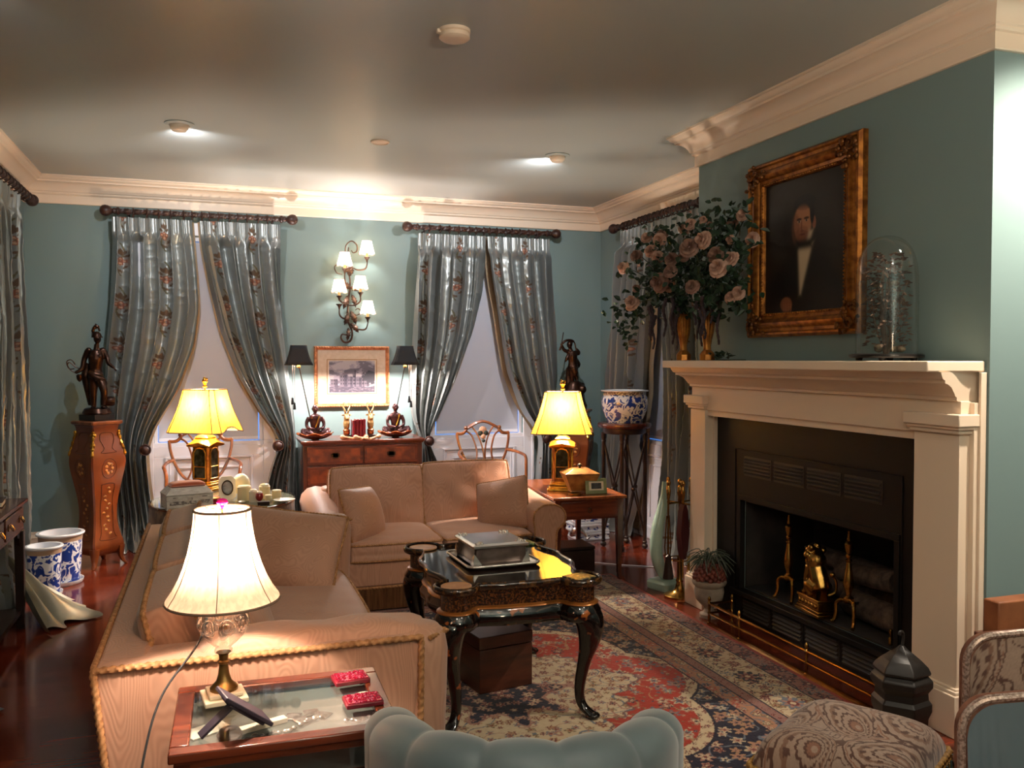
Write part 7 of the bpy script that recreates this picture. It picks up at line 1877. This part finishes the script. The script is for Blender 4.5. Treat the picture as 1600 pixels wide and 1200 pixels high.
# ------------------------------------------------------------------ armchairs at the right edge
PIPE = mat('sequin_piping', (196, 172, 160), .3, .5, c2=(132, 108, 98), nscale=160, contrast=(.4, .6))
def chair_back_profile(w, h, r, n=8):
    pts = [(-w / 2, 0), (-w / 2, h - r)] + [(-w / 2 + r - r * cos(R(90 * k / n)), h - r + r * sin(R(90 * k / n))) for k in range(1, n)]
    pts += [(-w / 2 + r, h)] + [(x, h + .012 * sin(PI * (x + w / 2 - r) / (w - 2 * r))) for x in np.linspace(-w / 2 + r + .02, w / 2 - r - .02, 8)] + [(w / 2 - r, h)]
    pts += [(w / 2 - r + r * sin(R(90 * k / n)), h - r + r * cos(R(90 * k / n))) for k in range(1, n)] + [(w / 2, h - r), (w / 2, 0)]
    return pts
def slip_chair(label, loc, rz, w, ztop, paisley_face, blue_face, rake):
    """low-armed chair whose back shows; local -y faces the camera side"""
    t = thing('upholstered_chair', label, 'chair', loc, rz)
    h = ztop - .22
    def P(x, z, y): return (x, y + (z) * rake, .22 + z)
    prof = chair_back_profile(w, h, .075)
    b = MB(); b.loft([[P(x * k, z * (1 if k == 1 else .99), y) for x, z in prof] for y, k in ((-.015, .98), (-.010, 1), (.010, 1), (.015, .98))])
    b.build('back_frame', mat('paisley_edge', (140, 96, 76), .8, c2=(108, 64, 48), nscale=40) if 'paisley_edge' not in bpy.data.materials else bpy.data.materials['paisley_edge'], t, smooth=40)
    for s, y in ((1, -.0175), (-1, .0175)):
        n_, m_ = 130, 130
        uu = np.linspace(-1, 1, n_)[:, None] + np.zeros((1, m_)); vv = np.linspace(0, 1, m_)[None, :] + np.zeros((n_, 1))
        zt_ = np.interp(uu * w / 2, [p[0] for p in prof[1:-1]], [p[1] for p in prof[1:-1]])
        X = uu * w / 2 * .955; Zz = vv * (zt_ - .012)
        face = blue_face if s == 1 else paisley_face
        if face == 'blue':
            pl = np.abs(np.sin(X * 150 + 2.5 * fbm(X * 8, Zz * 2, 3, 2) * 6)) ** .6
            yy = y - s * .006 * pl * np.sin(PI * vv.clip(0, 1)) - s * .004
            cc = np.empty(X.shape + (3,)); cc[:] = srgb((88, 104, 112)); mm = bpy.data.materials.get('gathered_slate_silk') or mat('gathered_slate_silk', (88, 104, 112), .45, metal=.15, attr=True)
            nm = 'gathered_outside_back'
        else:
            yy = y - s * (.02 * np.sin(PI * vv) * (1 - uu ** 4)); cc = paisley(X * .8, Zz * .8, 7); mm = PAIS; nm = 'paisley_panel'
        V = np.stack([X, yy + Zz * rake, .22 + Zz], -1); npgrid(nm, V, cc, mm, t)
        if s == 1:
            c = MB(); c.tube([P(x * .985, z - .003, y + .004) for x, z in prof], .009, 8); c.build('piping', PIPE, t)
    b = MB(); b.at((.04, .19, .31)); cushion(b, w * .66, .26, .16, p=8, q=.3, crown=.02); weld(b.build('seat', bpy.data.materials['paisley_edge'], t, smooth=70))
    for sx in (-1, 1):
        for y in (0, .28): q = MB(); q.lathe([(.014, 0), (.022, .2), (.024, .28)], 10, (sx * (w / 2 - .06), y, 0)); q.build('leg', MT['mahog'], t)
    return t
slip_chair('chair with a gathered slate-blue outside back and glittering piping, bottom right corner', (1.775, 1.345, 0), R(-20), .56, .775, 'paisley', 'blue', .04)
slip_chair('paisley-covered chair standing behind the slate-backed chair, right edge', (2.125, 1.665, 0), R(-17), .60, .79, 'paisley', 'paisley', .0)
# ------------------------------------------------------------------ tan leather box with green tile on a small table, right edge
t = thing('lamp_table', 'small wooden table against the chimney side, almost hidden by the paisley chair', 'table', (2.80, 2.36, 0))
MB().box(-.10, .22, -.16, .16, .46, .48).build('top', MT['mahog_h'], t, bevel=.003)
for sx in (-.08, .19):
    for sy in (-.13, .13): MB().box(sx - .014, sx + .014, sy - .014, sy + .014, 0, .46).build('leg', MT['mahog'], t)
t = thing('leather_box', 'tan leather box propped behind the paisley chair at the right edge', 'box', (2.80, 2.44, .481))
MB().box(-.10, .16, -.03, .04, 0, .135).build('body', mat('tan_leather', (150, 92, 58), .5, c2=(120, 70, 42), nscale=9), t, bevel=.006)
MB().lathe([(.026, 0), (.026, .003)], 20, (0, 0, 0)).build
t = thing('green_tile_box', 'small green glittering box in front of the tan leather box', 'box', (2.80, 2.33, .481))
MB().box(-.08, .16, -.03, .03, 0, .05).build('body', mat('green_sequins', (22, 76, 58), .25, .3, c2=(84, 130, 84), nscale=90, contrast=(.5, .6)), t, bevel=.004)
